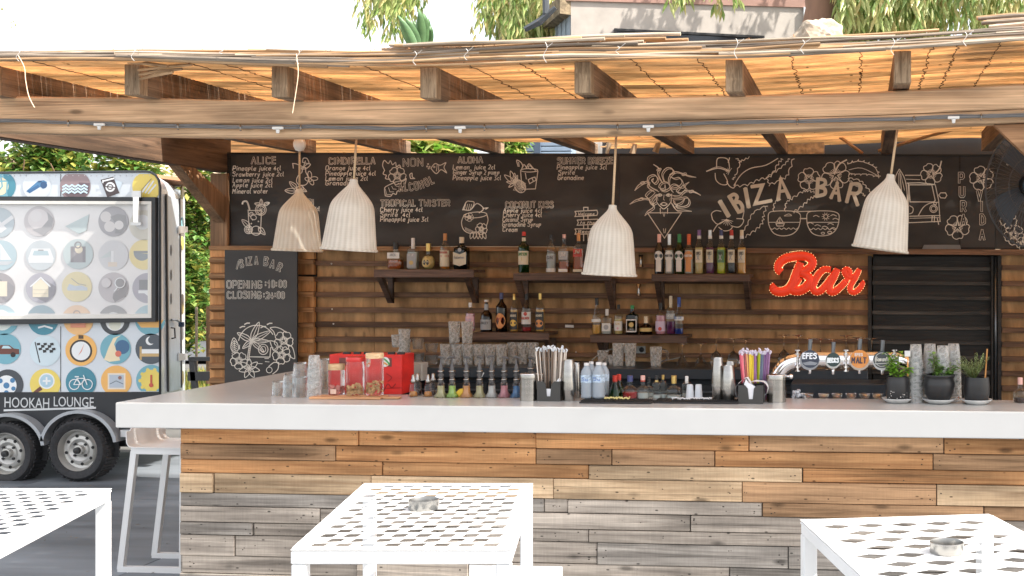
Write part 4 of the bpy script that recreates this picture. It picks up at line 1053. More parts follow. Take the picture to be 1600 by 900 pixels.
def lettering(parent, s, r, z, hgt, wid, mt, sq=False):
    st, wtot = text_strokes(s, 0, 0, 7.0, 0, 1, 0)
    k = wid/wtot; kz = hgt/7.0; m = MB(); t = hgt*.085
    for p in st:
        P = [((a*k - wid/2), -b*kz + z) for a, b in p]
        for (x0,z0),(x1,z1) in zip(P, P[1:]):
            d = Vector((x1-x0, z1-z0)); 
            if d.length < 1e-6: continue
            n = Vector((-d.y, d.x)).normalized()*t; e = d.normalized()*t*.5
            def yy(x): return -r*.907-.003 if sq else -math.sqrt(max(1e-9, (r+.0012)**2 - min(x*x, r*r*.98)))
            q = [(x0-e.x+n.x, z0-e.y+n.y),(x1+e.x+n.x, z1+e.y+n.y),(x1+e.x-n.x, z1+e.y-n.y),(x0-e.x-n.x, z0-e.y-n.y)]
            m.add([(a, yy(a), b) for a, b in q], [(0,1,2,3)])
    return m.build('lettering', mt, parent)
def bottle(label, u, vb, hpx, wpx, Y, shape, g, lq, fill, cap, caph, labs=(), words=(), z=None, group=None, square=False, cat='bottle', name='bottle', capr=1.12):
    s = SC(u, Y); h = hpx/s; r = wpx/2/s
    p = PY(u, vb, Y); p.z = p.z if z is None else z
    t = thing(name, label, cat, p, group)
    n = 4 if square else 20
    rot = Matrix.Rotation(R(45), 4, 'Z') if square else None
    rr = r*1.28 if square else r
    prof = [(a*rr if a > 0 else 1e-5, b*h) for a, b in PF[shape]]
    def lathe_sq(m, prof):
        if not square: return m.lathe(prof, (0,0,0), n)
        # square section at the body, round at the neck
        b = len(m.v); N = 16
        for (q, zz), (fa, _) in zip(prof, PF[shape]):
            for j in range(N):
                t_ = 2*math.pi*(j+.5)/N; c, s_ = math.cos(t_), math.sin(t_)
                blend = 1.0 if fa > .8 else (0.0 if fa < .5 else .5)
                k = 1/max(abs(c), abs(s_)); k = 1 + (k-1)*blend; k = min(k, 1.3)
                rad = q/1.28*k*(1 if fa > .5 else 1.1)
                m.v.append((rad*c, rad*s_*.92, zz))
        for i in range(len(prof)-1):
            for j in range(N):
                m.f.append([b+i*N+j, b+i*N+(j+1)%N, b+(i+1)*N+(j+1)%N, b+(i+1)*N+j]); m.m.append(0)
        return m
    m = MB(); lathe_sq(m, prof); o = m.build('glass_body', GL[g], t); autosmooth(o, 40)
    if lq and g != 'black':
        pi = []
        for (q, zz), (fa, fb) in zip(prof, PF[shape]):
            if fb <= fill: pi.append((max(q*.90, 1e-5), zz + h*.018 if fb < .05 else zz))
        for (a0,b0),(a1,b1) in zip(PF[shape], PF[shape][1:]):
            if b0 <= fill < b1:
                tt = (fill-b0)/(b1-b0); pi.append(((a0+(a1-a0)*tt)*rr*.90, fill*h)); break
        pi.append((1e-5, fill*h))
        m = MB()
        if square:
            b = len(m.v); N = 16
            for q, zz in pi:
                for j in range(N):
                    t_ = 2*math.pi*(j+.5)/N; c, s_ = math.cos(t_), math.sin(t_); k = min(1.3, 1/max(abs(c),abs(s_))) if q > r*.6 else 1
                    m.v.append((q/1.28*k*c, q/1.28*k*s_*.92, zz))
            for i in range(len(pi)-1):
                for j in range(N): m.f.append([b+i*N+j, b+i*N+(j+1)%N, b+(i+1)*N+(j+1)%N, b+(i+1)*N+j]); m.m.append(0)
        else: m.lathe(pi, (0,0,0), 16)
        autosmooth(m.build('liquid', LQ[lq], t), 40)
    rn = .32*r*capr if shape not in ('wine',) else .37*r*capr
    m = MB(); m.lathe([(1e-5,h*(1-caph)),(rn,h*(1-caph)),(rn,h*.995),(rn*.9,h),(1e-5,h)], (0,0,0), 12)
    autosmooth(m.build('cap', CAPS[cap], t), 40)
    rl = r*1.015
    for (kind, c, z0, z1, half) in labs:
        if kind == 'band': m = arc_patch(rl, z0*h, z1*h, half, sq=square)
        elif kind == 'disc':
            m = MB(); N = 14; m.v.append((0, -rl*(.91 if square else 1)-.003, (z0+z1)/2*h)); R_ = (z1-z0)/2*h
            for j in range(N):
                x = min(R_, r*.92)*math.cos(2*math.pi*j/N); zz = (z0+z1)/2*h + R_*math.sin(2*math.pi*j/N)
                y = -rl*.91-.003 if square else -math.sqrt(max(1e-9,(rl+.0012)**2 - x*x)); m.v.append((x, y, zz))
            for j in range(N): m.f.append([0, 1+j, 1+(j+1)%N]); m.m.append(0)
        elif kind == 'neck': m = MB().lathe([(rn*1.0+.0008, z0*h),(rn*1.0+.0008, z1*h)], (0,0,0), 10)
        elif kind == 'shield':
            w_ = rl*math.sin(R(half)); y = -rl*.93-.002 if square else None
            m = MB(); N = 6
            for j in range(N+1):
                x = -w_ + 2*w_*j/N; yy = y or -math.sqrt(max(1e-9,(rl+.001)**2-x*x*.98)); e = abs(x/w_)
                m.v += [(x,yy,(z0+.06*e)*h),(x,yy,(z1-.08*(1-e))*h)]
            for j in range(N): m.f.append([2*j,2*j+2,2*j+3,2*j+1]); m.m.append(0)
        m.build('label', PAPER[c], t)
    for (s_, zc, hh, ww, c) in words: lettering(t, s_, rl+.0012, zc*h, hh*h, ww*2*r, PAPER[c], square)
    return t
YBt = 8.80
def bt(label, u, vb, vt, wpx, shape, g, lq, fill, cap, caph, labs=(), words=(), zs=0, **k):
    Y = k.pop('Y', YBt)
    return bottle(label, u, vb, vb-vt, wpx, Y, shape, g, lq, fill, cap, caph, labs, words, z=zS[zs]+.001 if zs is not None else None, **k)
# upper left shelf
bt('squat square whisky bottle with white label and black cap, first on the upper left shelf',618.5,420,378,22,'squat','clear','whisky',.36,'black',.26,[('band','white',.40,.62,60)],[('JACK',.49,.09,.5,'grey')],0,square=True)
bt('silver grey square bottle with round seal and white cap, second on the upper left shelf',645.5,421,372,16,'sq','clear','clear',.55,'white',.34,[('band','grey',.05,.50,60),('disc','gold',.14,.28,0)],[('BLUE',.42,.07,.6,'white')],0,square=True)
bt('round flask bottle with gold cap and gold ring label, third on the upper left shelf',669.5,420.5,380,22,'round','clear','straw',.50,'gold',.30,[('disc','gold',.08,.44,0),('disc','black',.14,.38,0)],[('RUM',.25,.07,.5,'cream')],0)
bt('tall bottle with amber cap and red lettered label, fourth on the upper left shelf',695.5,421,365,16,'std','clear','amber',.5,'amberc',.20,[('band','cream',.08,.52,70),('band','red',.34,.40,72)],[('HAVANA',.44,.06,.8,'red'),('75',.20,.10,.5,'red')],0)
bt('dark green whisky bottle with cream shield label, fifth on the upper left shelf',721.5,420.5,370,21,'sq','dgreen','black',.6,'cream',.19,[('shield','cream',.10,.54,75),('disc','grey',.54,.66,0)],[('Ballantines',.33,.08,.78,'grey'),('1',.12,.05,.1,'red')],0,square=True)
# upper middle shelf
bt('green whisky bottle, red cap, first on the upper middle shelf',818.5,427,363,17,'std','green','green',.64,'red',.10,[('band','cream',.20,.53,72),('neck','cream',.76,.86,0)],[('JAMESON',.42,.07,.85,'green'),('I',.30,.08,.1,'gold')],1)
bt('clear ribbed bottle with silver label and dark cap, second on the upper middle shelf',861.5,425.5,366,16,'std','clear','clear',.5,'black',.10,[('band','grey',.30,.46,65),('band','white',.02,.12,70)],[('GIN',.36,.07,.6,'black')],1)
bt('square whisky bottle with grey diagonal label, third on the upper middle shelf',881.5,425,365,16,'sq','clear','whisky',.30,'pinkc',.10,[('band','grey',.34,.56,60),('band','white',.02,.10,60)],[('JW',.43,.09,.6,'white')],1,square=True)
bt('square whisky bottle with red diagonal label, fourth on the upper middle shelf',904,426,364,16,'sq','clear','whisky',.60,'amberc',.20,[('band','red',.40,.60,60),('band','cream',.02,.09,60)],[('JW',.48,.09,.6,'cream')],1,square=True)
# upper right shelf
RS = [(1030,'black vermouth bottle with white oval and pink cap','black',None,'pinkc','white'),(1046,'clear vermouth bottle with pale oval label and silver cap','clear','clear','silver','white'),
      (1061.5,'bright green vermouth bottle with round label and green cap','green','green','green','white'),(1076.5,'pale vermouth bottle with orange label and red cap','clear','clear','orange','orange')]
for i, (u, nm, g, lq, cp, lc) in enumerate(RS):
    bt('%s, %s on the upper right shelf' % (nm, ordinal(i)),u,427.5,365,15,'wine',g,lq,.6,cp,.27,[('disc',lc,.32,.58,0),('band',lc,.06,.34,34)],[('MARTINI',.43,.055,.8,'black' if i != 3 else 'white')],2)
SY = [(1092.5,'straw','purple','with straw syrup and a purple cap'),(1109.5,'purple','silver','with dark purple syrup'),(1127,'yellow','navy','with bright yellow green syrup'),(1143,'black','red','with black syrup and a red cap'),(1159,'gold','cream','with golden syrup, right end')]
for i, (u, lq, cp, nm) in enumerate(SY):
    bt('tall syrup bottle %s, %s on the upper right shelf' % (nm, ordinal(4+i)),u,427.5,358.5,14.5,'wine','clear',lq,.60,cp,.14,[('band','cream' if i != 2 else 'green',.26,.55,48),('neck','white',.80,.87,0)],[('1883',.44,.06,.5,'black'),('X',.32,.12,.4,'grey')],2)
# lower left shelf
bt('pink flowered gin bottle with white cap, first on the lower left shelf',735,517,472,15,'std','clear','pink',.62,'white',.16,[('band','pink',.20,.52,70),('band','white',.10,.17,66)],[('GIN',.34,.1,.6,'lilac')],3)
bt('stubby dark liqueur bottle with grey label, second on the lower left shelf',760,516.5,467,18,'jack','brown','dark',.5,'white',.06,[('band','grey',.06,.38,68),('neck','grey',.62,.86,0)],[('BAILEY',.24,.07,.7,'black')],3)
bt('dark bottle with tall orange oval label, third on the lower left shelf',783.5,517.5,457,17,'std','brown','dark',.60,'navy',.16,[('disc','orange',.08,.48,0)],[('CAFE',.30,.06,.5,'red')],3)
bt('peach liqueur bottle with gold cap, fourth on the lower left shelf',803.5,518,459,13.5,'std','clear','gold',.58,'gold',.16,[('band','black',.06,.52,60),('disc','yellow',.14,.32,0)],[('ARCHERS',.40,.05,.7,'cream')],3)
bt('rum bottle with red mark on white label, fifth on the lower left shelf',823,518.5,459,16,'std','clear','red',.12,'black',.16,[('band','white',.20,.52,66),('disc','red',.42,.52,0)],[('BACARDI',.33,.06,.8,'red')],3)
bt('mango liqueur bottle with gold foil side, sixth on the lower left shelf',844,519,459,15,'std','clear','gold',.58,'gold',.16,[('band','black',.06,.52,60),('disc','orange',.12,.32,0)],[('ARCHERS',.40,.05,.7,'cream')],3)
# lower right shelf
bt('slim bell shaped vodka bottle with black foil neck, first on the lower right shelf',932.5,521,465,16,'tall','clear','gold',.26,'black',.20,[('band','white',.34,.42,70)],[],4)
bt('frosted bottle with oval silver label, second on the lower right shelf',948.5,518,479,15,'sq','clear','clear',.4,'white',.26,[('band','white',.12,.44,60),('disc','grey',.18,.38,0)],[],4,square=True)
bt('short liqueur bottle with pink cream label and cork, third on the lower right shelf',966.5,520,474,14,'std','clear','straw',.52,'black',.14,[('band','white',.12,.44,66),('disc','pink',.16,.24,0)],[('GIN',.32,.07,.5,'gold')],4)
bt('dark green bottle with white framed label, fourth on the lower right shelf',988,521,476,18,'sq','dgreen','black',.62,'green',.12,[('band','white',.08,.52,62),('band','green',.12,.48,50),('disc','gold',.24,.42,0)],[('JAG',.15,.06,.5,'white')],4,square=True)
bt('short round bottle with gold band, fifth on the lower right shelf',1009.5,521,493,20,'squat','brown','dark',.4,'cream',.38,[('band','gold',.16,.36,75)],[],4)
bt('pink gin bottle with red emblem on a pale label, sixth on the lower right shelf',1032.5,521,472,17,'std','clear','pink',.6,'black',.22,[('band','lilac',.10,.42,66),('disc','red',.12,.24,0)],[],4)
bt('clear bottle of purple spirit with cream foil neck, seventh on the lower right shelf',1048,521,461,15,'std','clear','purple',.34,'cream',.30,[('band','grey',.40,.54,70)],[('SMOKE',.45,.06,.8,'white')],4)
bt('tapered blue spirit bottle with blue foil neck, eighth on the lower right shelf',1061,521,463,16,'tall','clear','blue',.16,'blue',.26,[('band','white',.38,.48,70)],[('BLUE',.42,.06,.8,'blue')],4)
# brown box behind the shelf bottles
m = MB(); a = PY(909,384,8.86); m.cbox((a.x-.05,8.84,zS[1]),(a.x+.07,8.88,a.z+.01),.002)
tag(m.build('gift_carton', plain('grey_carton',(.09,.085,.08),.6)),'dark grey upright carton behind the red labelled whisky bottle','box')
# jiggers hooked on the wall
for (u, v0, v1, lb) in ((1001.5,398,417,'small steel jigger hung on the wall level with the upper shelves'),(998,444,462,'small steel jigger hung lower on the wall beside the shelf bracket')):
    p = PY(u,(v0+v1)/2,8.90); h = (v1-v0)/SC(u,8.9)/2; m = MB(); m.lathe([(.020,-h),(.017,-h),(.006,0),(.016,h),(.019,h),(.008,0),(.020,-h)], p, 14)
    tag(m.build('jigger', M_steel, smooth=True), lb, 'jigger')
m = quadbox([(883,507.5),(896,508),(896,512),(883,511.5)],YW-.05,YW-.038); tag(m.build('bottle_opener', plain('opener_white',(.6,.6,.58),.4)),'small white bottle opener fixed to a slat between the lower shelves','bottle opener')

# ================================================================== GLASSWARE
G_clear = real_glass('tumbler_glass', (.97,.99,.99), .02)
G_tex = real_glass('hammered_glass', (.96,.98,.97), .05, .8, 48)
def tumbler_mesh(h, r0, r1, t=.003, base=.008, tex=False, facets=20):
    m = MB(); m.lathe([(1e-5,0),(r0*.96,0),(r0,.003),(r1,h),(r1-t*.6,h+.0008),(r1-t,h-.001),(r0-t*.9,base),(1e-5,base)], (0,0,0), facets)
    me = m.mesh('tumbler', G_tex if tex else G_clear, False)
    me.polygons.foreach_set('use_smooth',[True]*len(me.polygons)); me.set_sharp_from_angle(angle=R(50)); return me
TM = {}
def tum(label, p, h, r0, r1, tex=False, down=False, group=None, name='tumbler', cat='glass'):
    key = (round(h,4), round(r0,4), round(r1,4), tex)
    if key not in TM: TM[key] = tumbler_mesh(h, r0, r1, tex=tex, facets=20)
    o = link(name, TM[key], None, p)
    if down: o.rotation_euler.x = math.pi; o.location.z += h
    return tag(o, label, cat, group)
def stack(u, vb, vt, wt, wb, n, label, group, Y=None, z=ZC+.001, tex=False, down=True, hfrac=None):
    """n nested glasses, total height (vb-vt) px"""
    p = PZ(u, vb, z) if Y is None else PY(u, vb, Y); p.z = z; s = SC(u, p.y); H_ = (vb-vt)/s; h = H_*(hfrac or (1.0 if n == 1 else .42))
    for i in range(n):
        q = Vector(p); q.z += (H_-h)*(i/(n-1) if n > 1 else 0)
        rA, rB = wt/2/s, wb/2/s
        lb = label % (('bottom one','second one','third one','fourth one','fifth one','sixth one')[i] if n > 1 else '') if '%s' in label else label
        tum(lb, q, h, rA*(1-.02*i), rB*(1-.02*i) , tex, down, group)
g1 = 'clear drinking glasses at the left end of the counter'
stack(434,618,595,15,18,1,'single short clear glass upside down, farthest left on the counter',g1)
stack(451.5,620,584,15,20,2,'clear glass in the low leaning pair left of the glass tower, %s',g1,hfrac=.62)
stack(469,620,566,19,25,2,'thick clear glass in the pair between the low pair and the hammered stack, %s',g1,hfrac=.60)
stack(491,621,555,17,23,3,'hammered clear glass in the tallest stack left of the glass jars, %s',g1,tex=True,hfrac=.5)
stack(507,607,560,14,16,1,'single tall frosted pale blue glass behind the shortest jar',g1)
ZBK = ZB+.001
g2 = 'drinking glasses stored on the black back bar'
def bk(u, vt, wt, n, label, tex=False, down=False, vb=578, hf=None, Y=8.5, grp=g2): stack(u, vb, vt, wt*.8 if not down else wt*.8, wt, n, label, grp, Y=Y, z=ZBK, tex=tex, down=down, hfrac=hf)
bk(619,532,15,2,'hammered glass left of the tall stack behind the red box, %s',True)
bk(632,523,19,3,'hammered glass in the tall stack behind the red box, %s',True)
bk(653,537,19,2,'smooth clear glass in the stack right of the red box, %s')
bk(674,545,21,2,'wide clear glass in the low stack right of the red box, %s')
for k in range(6): bk(697+17.3*k,546,18.5,1,'upright hammered tumbler, %s in the dense row under the lower left shelf' % ordinal(k),True)
for k in range(3): bk(801+16*k,545,17,1,'greyish hammered tumbler, %s in the group left of the paper straws' % ordinal(k),True,Y=8.62)
p = PY(710,545,8.5)
for u, k in ((710,0),(730,1)):
    q = PY(u,545,8.5); q.z = ZBK + (578-545)/SC(700,8.5)+.002; tum('hammered tumbler standing on top of the row, %s of the two' % ('left' if k == 0 else 'right'), q, 34/SC(u,8.5), 7.5/SC(u,8.5), 9.2/SC(u,8.5), True, False, g2)
bk(942,556,18,1,'dim hammered glass behind the water bottles, left one',True,Y=8.6); bk(957,562,14,1,'dim hammered glass behind the water bottles, right one',True,Y=8.55)
for k in range(2): bk(966+19*k,543,19,1,'hammered tumbler in front of the power strip, %s' % ('left one','right one')[k],True)
def mug(u, lb):
    p = PY(u,578,8.5); p.z = ZBK; s = SC(u,8.5); t = thing('beer_mug', lb, 'mug', p, g2)
    o = link('mug_body', tumbler_mesh(30/s, 8.2/s, 9.6/s, tex=True), t)
    m = MB(); m.tube(catmull([(9/s,0,26/s),(17/s,0,23/s),(18/s,0,12/s),(9/s,0,6/s)],5), 1.8/s, 8); m.build('handle', G_clear, t, smooth=True)
mug(1025,'faceted glass mug with a handle right of the power strip')
def stem(u, vb, vt, wbowl, wfoot, lb, Y=8.5, z=None, up=False, kind='wine', group='stemmed glasses standing upside down behind the bar'):
    s = SC(u,Y); h = (vb-vt)/s; rb = wbowl/2/s; rf = wfoot/2/s; p = PY(u,vb,Y); p.z = ZBK if z is None else z
    if kind == 'wine': bowl = [(rb*.80,0),(rb*.95,h*.12),(rb,h*.25),(rb*.82,h*.42),(rb*.35,h*.52)]
    else: bowl = [(rb,0),(rb*.55,h*.28),(rb*.12,h*.5)]
    prof = bowl + [(.003,h*.58),(.003,h*.93),(rf*.5,h*.975),(rf,h*.99),(rf,h),(1e-5,h)]
    m = MB(); m.lathe(prof, (0,0,0), 18); o = m.build('stem_glass', G_clear, None, smooth=True); o.location = p
    if up: o.rotation_euler.x = math.pi; o.location.z += h
    tag(o, lb, 'glass', group)
stem(1066,576,541,22,17,'cocktail glass upside down right of the glass mug',kind='tini'); stem(1095,577,541,24,17,'cocktail glass upside down left of the tall steel shakers',kind='tini')
stem(1119,578,534,18,15,'wine glass upside down directly behind the tall steel shaker'); stem(1146,578,534,20,17,'upside down goblet behind the front steel shaker'); stem(1165,578,533,20,18,'upside down goblet behind the pink straws')
for k,(u,v) in enumerate(((1225,528),(1247,528),(1263,533),(1282,533),(1300,534),(1322,528),(1362,532),(1340,531))):
    stem(u,580,v,20,20,'stemmed glass upside down behind the chrome tap pipe, %s from the left' % ordinal(k),Y=8.42,z=1.0+.062)
# power strip and its cable
ps = thing('power_strip','pale power strip with a round dark plug on the wall above the back bar','power strip',PY(980,546,8.92))
quadbox([(958,541.5),(1008,541),(1008,552),(958,551.5)],8.915,8.94).build('strip_body', plain('strip_pale',(.42,.42,.40),.4), ps, world=True)
m = MB(); p = PY(1002.5,546.5,8.915); m.lathe([(1e-5,0),(.020,0),(.022,-.012)][::-1],(p.x,p.y-.004,p.z),14,M=Matrix.Rotation(R(90),4,'X')); m.ball((p.x,p.y-.006,p.z),.02,12,sz=.6); m.build('plug', M_black, ps, smooth=True, world=True)
m = MB(); m.tube(catmull([PY(958,545,8.9),PY(940,551,8.88),PY(925,563,8.86),PY(918,574,8.85)],5),.006,6); m.tube(catmull([PY(995,567,8.9),PY(1015,566,8.9),PY(1045,562,8.9),PY(1070,557,8.9)],4),.005,6); m.build('cord', plain('cord_pale',(.40,.36,.30),.6), ps, smooth=True, world=True)

# ================================================================== ITEMS ON THE COUNTER
def onc(u, v): 
    p = PZ(u, v, ZC); p.z = ZC+.0005; return p
# chopping board with three jars
a, b = onc(482,624), onc(624,624); W_bd = wood('serving_board', srgb(168,112,74), srgb(214,166,124), 0, 50, 2, .5)
brd = thing('serving_board','thin round edged wooden serving board under the three glass jars','board',(a+b)/2)
m = MB(); m.cbox((a.x,a.y,ZC+.0005),(b.x-.09,a.y+.12,ZC+.013),.004); m.cbox((b.x-.09,a.y+.03,ZC+.001),(b.x,a.y+.075,ZC+.012),.003); m.build('board_slab', W_bd, brd, world=True)
def jar(u, w_, vt, vb, lidh, lidm, lb, ribbed, content, sticker=None):
    p = onc(u, vb+2); p.y += .045; p.z = ZC+.0135; s = SC(u,p.y); H_ = (vb-vt)/s; r = w_/2/s; hl = lidh/s
    t = thing('storage_jar', lb, 'jar', p, 'lidded glass jars on the serving board')
    prof = [(1e-5,0),(r*.95,0),(r,.004)]; z = .006
    while z < H_-hl-.004:
        prof.append((r*(.985 if ribbed else 1), z)); 
        if ribbed: prof.append((r*1.015, z+.005))
        z += .010 if ribbed else .03
    prof.append((r*.93,H_-hl)); m = MB(); m.lathe(prof,(0,0,0),24); m.build('jar_body', G_clear, t, smooth=True)
    m = MB(); m.lathe([(1e-5,H_-hl),(r*1.0,H_-hl),(r*1.02,H_-hl+.003),(r*1.02,H_-.003),(r*.98,H_),(1e-5,H_)],(0,0,0),24); autosmooth(m.build('lid', lidm, t),40)
    rn2 = random.Random(int(u)); m = MB()
    for k in range(26):
        a_, rr_, z_ = rn2.uniform(0,6.28), r*.78*math.sqrt(rn2.random()), rn2.uniform(.006,H_*.30)
        c = Vector((rr_*math.cos(a_), rr_*math.sin(a_), z_)); M_ = Matrix.Translation(c) @ Euler((rn2.uniform(0,3),rn2.uniform(0,3),0)).to_matrix().to_4x4()
        m.box((-.010,-.007,-.003),(.010,.007,.003),M=M_)
    o = m.build('contents', content, t); o['kind'] = 'stuff'
    if sticker: m = arc_patch(r*1.03,.008,.034,22); m.build('sticker', sticker, t)
W_lid = wood('bamboo_lid', srgb(206,166,118), srgb(242,214,172), 0, 60, 3, .5, knots=0)
M_red = plain('glossy_red', (.60,.022,.018), .3, var=.05, coat=.3)
M_redp = plain('red_print', (.62,.025,.02), .42, var=.22, scale=(7,7,14))
M_sticks = plain('dried_snack', srgb(206,170,120), .7, var=.3, scale=(60,60,60))
jar(520,25,572,620,9,W_lid,'shortest ribbed glass jar with bamboo lid, left on the serving board',True,plain('pink_sweets',(.60,.22,.18),.6),plain('sticker_cream',(.7,.5,.4),.5))
jar(549.5,28,561,620.5,7,M_red,'plain glass jar with red lid, middle of the serving board',False,M_sticks)
jar(580,27,555,620.5,8,W_lid,'tallest ribbed glass jar with bamboo lid, right on the serving board',True,M_sticks)
# red box with clips
rx = thing('red_display_box','large glossy red display box behind the glass jars','box',onc(570,619))
a, b = onc(512,616), onc(629,616); Hh = 62/SC(570,a.y)
m = MB(); m.cbox((a.x,a.y+.02,ZC+.0005),(b.x,a.y+.20,ZC+Hh),.003); m.build('box_body', M_redp, rx, world=True)
dk = Ink(a.y+.019); dk.mb = MB()
for pts in ([(605,585),(622,592)],): pass
m = MB()
for k,u in enumerate((547,563,579,596,616,631)):
    p = PY(u,553,a.y+.1); m2 = MB(); m2.cbox((p.x-.018,a.y+.05,ZC+Hh-.002),(p.x+.018,a.y+.075,ZC+Hh+.012),.002); m2.build('clip', M_black, rx, world=True)
yf_ = a.y+.0185
pr = MB()
for (u0,v0,u1,v1) in ((530,559,546,571),(606,559,612,573)): 
    p,q = PY(u0,v0,yf_),PY(u1,v1,yf_); pr.box((p.x,yf_,q.z),(q.x,yf_+.001,p.z))
pr.build('dark_print', plain('print_brown',(.16,.05,.04),.5), rx, world=True)
k_ = Ink(yf_-.001); k_.dot(601,565.5,7.8,n=18); k_.mb.build('round_sticker', plain('sticker_white',(.75,.74,.70),.4), rx, world=True)
k_ = Ink(yf_-.0018); k_.curve([(595,563),(600,561),(606,566),(608,569)],2.6); k_.mb.build('print', plain('print_green',(.08,.35,.10),.4), rx, world=True)
k_ = Ink(yf_-.0019); k_.curve([(594,568),(600,567),(605,570)],2.4); k_.mb.build('print', plain('print_orange',(.75,.30,.04),.4), rx, world=True)
k_ = Ink(yf_-.0008); k_.curve([(600,610),(606,600),(612,606),(618,600)],1.6); k_.line([(588,607),(628,606)],1.0); k_.curve([(604,584),(612,590),(606,596)],1.2); k_.mb.build('print', plain('print_darkred',(.25,.01,.01),.4), rx, world=True)
# syrup pump bottles
M_pump = plain('pump_grey_plastic', (.085,.080,.078), .35, var=.1)
def pump(u, vb, vt, tint, lb, dirx=1, off=0):
    p = onc(u, vb); s = SC(u,p.y); H_ = (vb-vt)/s; px_ = 1/s; t = thing('pump_bottle', lb, 'pump bottle', p, 'syrup pump bottles in a row at the back of the counter')
    m = MB(); m.lathe([(1e-5,0),(11*px_,0),(11*px_,2*px_),(6.2*px_,8*px_),(5.6*px_,12*px_),(5.4*px_,22*px_),(4.0*px_,24*px_),(1e-5,24*px_)],(0,0,0),16); m.build('glass_body', G_clear, t, smooth=True)
    m = MB(); m.lathe([(1e-5,1*px_),(9*px_,1*px_),(4.8*px_,9*px_),(4.6*px_,18*px_),(1e-5,18*px_)],(0,0,0),12); m.build('syrup', tint, t, smooth=True)
    m = MB(); m.lathe([(1e-5,23*px_),(4.4*px_,23*px_),(4.4*px_,26*px_),(3.4*px_,26.5*px_),(3.4*px_,33*px_),(4.6*px_,34*px_),(4.6*px_,36*px_),(3.2*px_,37*px_),(3.6*px_,45*px_),(2.0*px_,52*px_),(1.1*px_,54*px_),(1.1*px_,H_-3*px_),(1e-5,H_-3*px_)],(0,0,0),12); autosmooth(m.build('pump_barrel', M_pump, t),40)
    m = MB(); m.tube([(-4*px_*dirx,0,H_-1.5*px_),(0,0,H_-.8*px_),(4*px_*dirx,-.004,H_-1.4*px_),(7*px_*dirx,-.008,H_-4*px_)],[1.9*px_,2.2*px_,1.8*px_,1.3*px_],8); m.build('nozzle', M_pump, t, smooth=True)
    for zz in (27,40):
        m = MB(); m.lathe([(3.5*px_,zz*px_-.001),(5.2*px_,zz*px_),(5.2*px_,(zz+1.6)*px_),(3.5*px_,(zz+2.4)*px_)],(0,0,0),12); m.build('collar', M_steel, t, smooth=True)
tints = [('pale yellow',(.45,.42,.22)),('lime green',(.30,.48,.10)),('orange',(.60,.28,.10)),('straw coloured',(.42,.38,.20)),('clear',(.50,.50,.48)),('pink',(.55,.22,.25)),('blue',(.05,.16,.34))]
for k,(u,vt,(nm,c)) in enumerate(zip((689,706.5,729,749.5,768.5,788,807),(557,557,557,556,555,557,557),tints)):
    pump(u,621,vt,liq('syrup_'+nm.replace(' ','_'),c),'grey pump bottle with %s syrup, %s from the red box' % (nm, ordinal(k)), -1 if k % 3 == 1 else 1)
pump(829,617,558,liq('syrup_brown',(.1,.05,.03)),'grey pump bottle mostly hidden behind the left steel canister',1)
for k,u in enumerate((646,652.5,664+1,673)):   # four pourer bottles
    p = onc(u+ (4 if k > 1 else 0), 620 - (k % 2)*2); s = SC(u,p.y); q = 1/s
    t = thing('pourer_bottle','short glass bottle with steel pourer, %s right of the red box' % ordinal(k),'bottle',p,'short pourer bottles beside the red box')
    m = MB(); m.lathe([(1e-5,0),(8*q,0),(6*q,8*q),(5.5*q,19*q),(3*q,22*q),(1e-5,22*q)],(0,0,0),14); m.build('glass_body', GL['clear'], t, smooth=True)
    m = MB(); m.lathe([(1e-5,1*q),(7*q,1*q),(5*q,8*q),(1e-5,9*q)],(0,0,0),12); m.build('liquid', LQ['dark'] if k % 2 else LQ['amber'], t, smooth=True)
    m = MB(); m.lathe([(1e-5,22*q),(4.4*q,22*q),(4.6*q,25*q),(3*q,28*q),(2.6*q,34*q),(1e-5,35*q)],(0,0,0),12); m.build('pourer', M_steel, t, smooth=True)
m = MB(); p = onc(719,621); s = 1/SC(719,p.y); m.prism([(-7*s,0),(2*s,0),(8*s,7*s),(5*s,14*s),(-1*s,13*s),(-8*s,7*s)],0,.01); o = m.build('napkin_scrap', plain('yellow_card',(.62,.40,.03),.6)); o.location = p; tag(o,'small crumpled yellow card standing between two pump bottles','card')
m = MB(); m.tube([onc(748,607)+Vector((0,0,.035)),onc(748,607)+Vector((.03,0,.09))],.003,6); tag(m.build('stir_stick', plain('stick_white',(.7,.7,.68),.5)),'thin white stirring stick leaning among the pump bottles','stick')
# canisters
def canister(u, vb, vt, w_, lb, knob=False):
    p = onc(u, vb); s = SC(u,p.y); H_ = (vb-vt)/s; r = w_/2/s; t = thing('steel_canister', lb, 'canister', p, 'round steel canisters on the counter')
    m = MB(); m.lathe([(1e-5,0),(r,0),(r,H_*.80),(r*1.03,H_*.81),(r*1.03,H_*.95),(r*.98,H_*.99),(r*.8,H_),(1e-5,H_)],(0,0,0),28); autosmooth(m.build('canister_body', M_steel, t),35)
    m = MB(); m.lathe([(r*1.0,H_*.955),(r*1.05,H_*.965),(r*1.05,H_*.985),(r*1.0,H_*.995)],(0,0,0),28); m.build('rim', M_chrome, t, smooth=True)
    if knob: m = MB(); m.tube([(r,0,H_*.93),(r+.022,0,H_*.93)],.006,8); m.ball((r+.026,0,H_*.93),.013,10); m.build('knob', M_chrome, t, smooth=True)
canister(826.5,625.5,583,28,'round steel canister left of the black napkin holder with paper straws')
canister(843,621,584,12,'narrow steel canister edge showing between canister and paper straws')
canister(1213,628,585,30,'round steel canister with a knob in front of the chrome tap pipe',True)
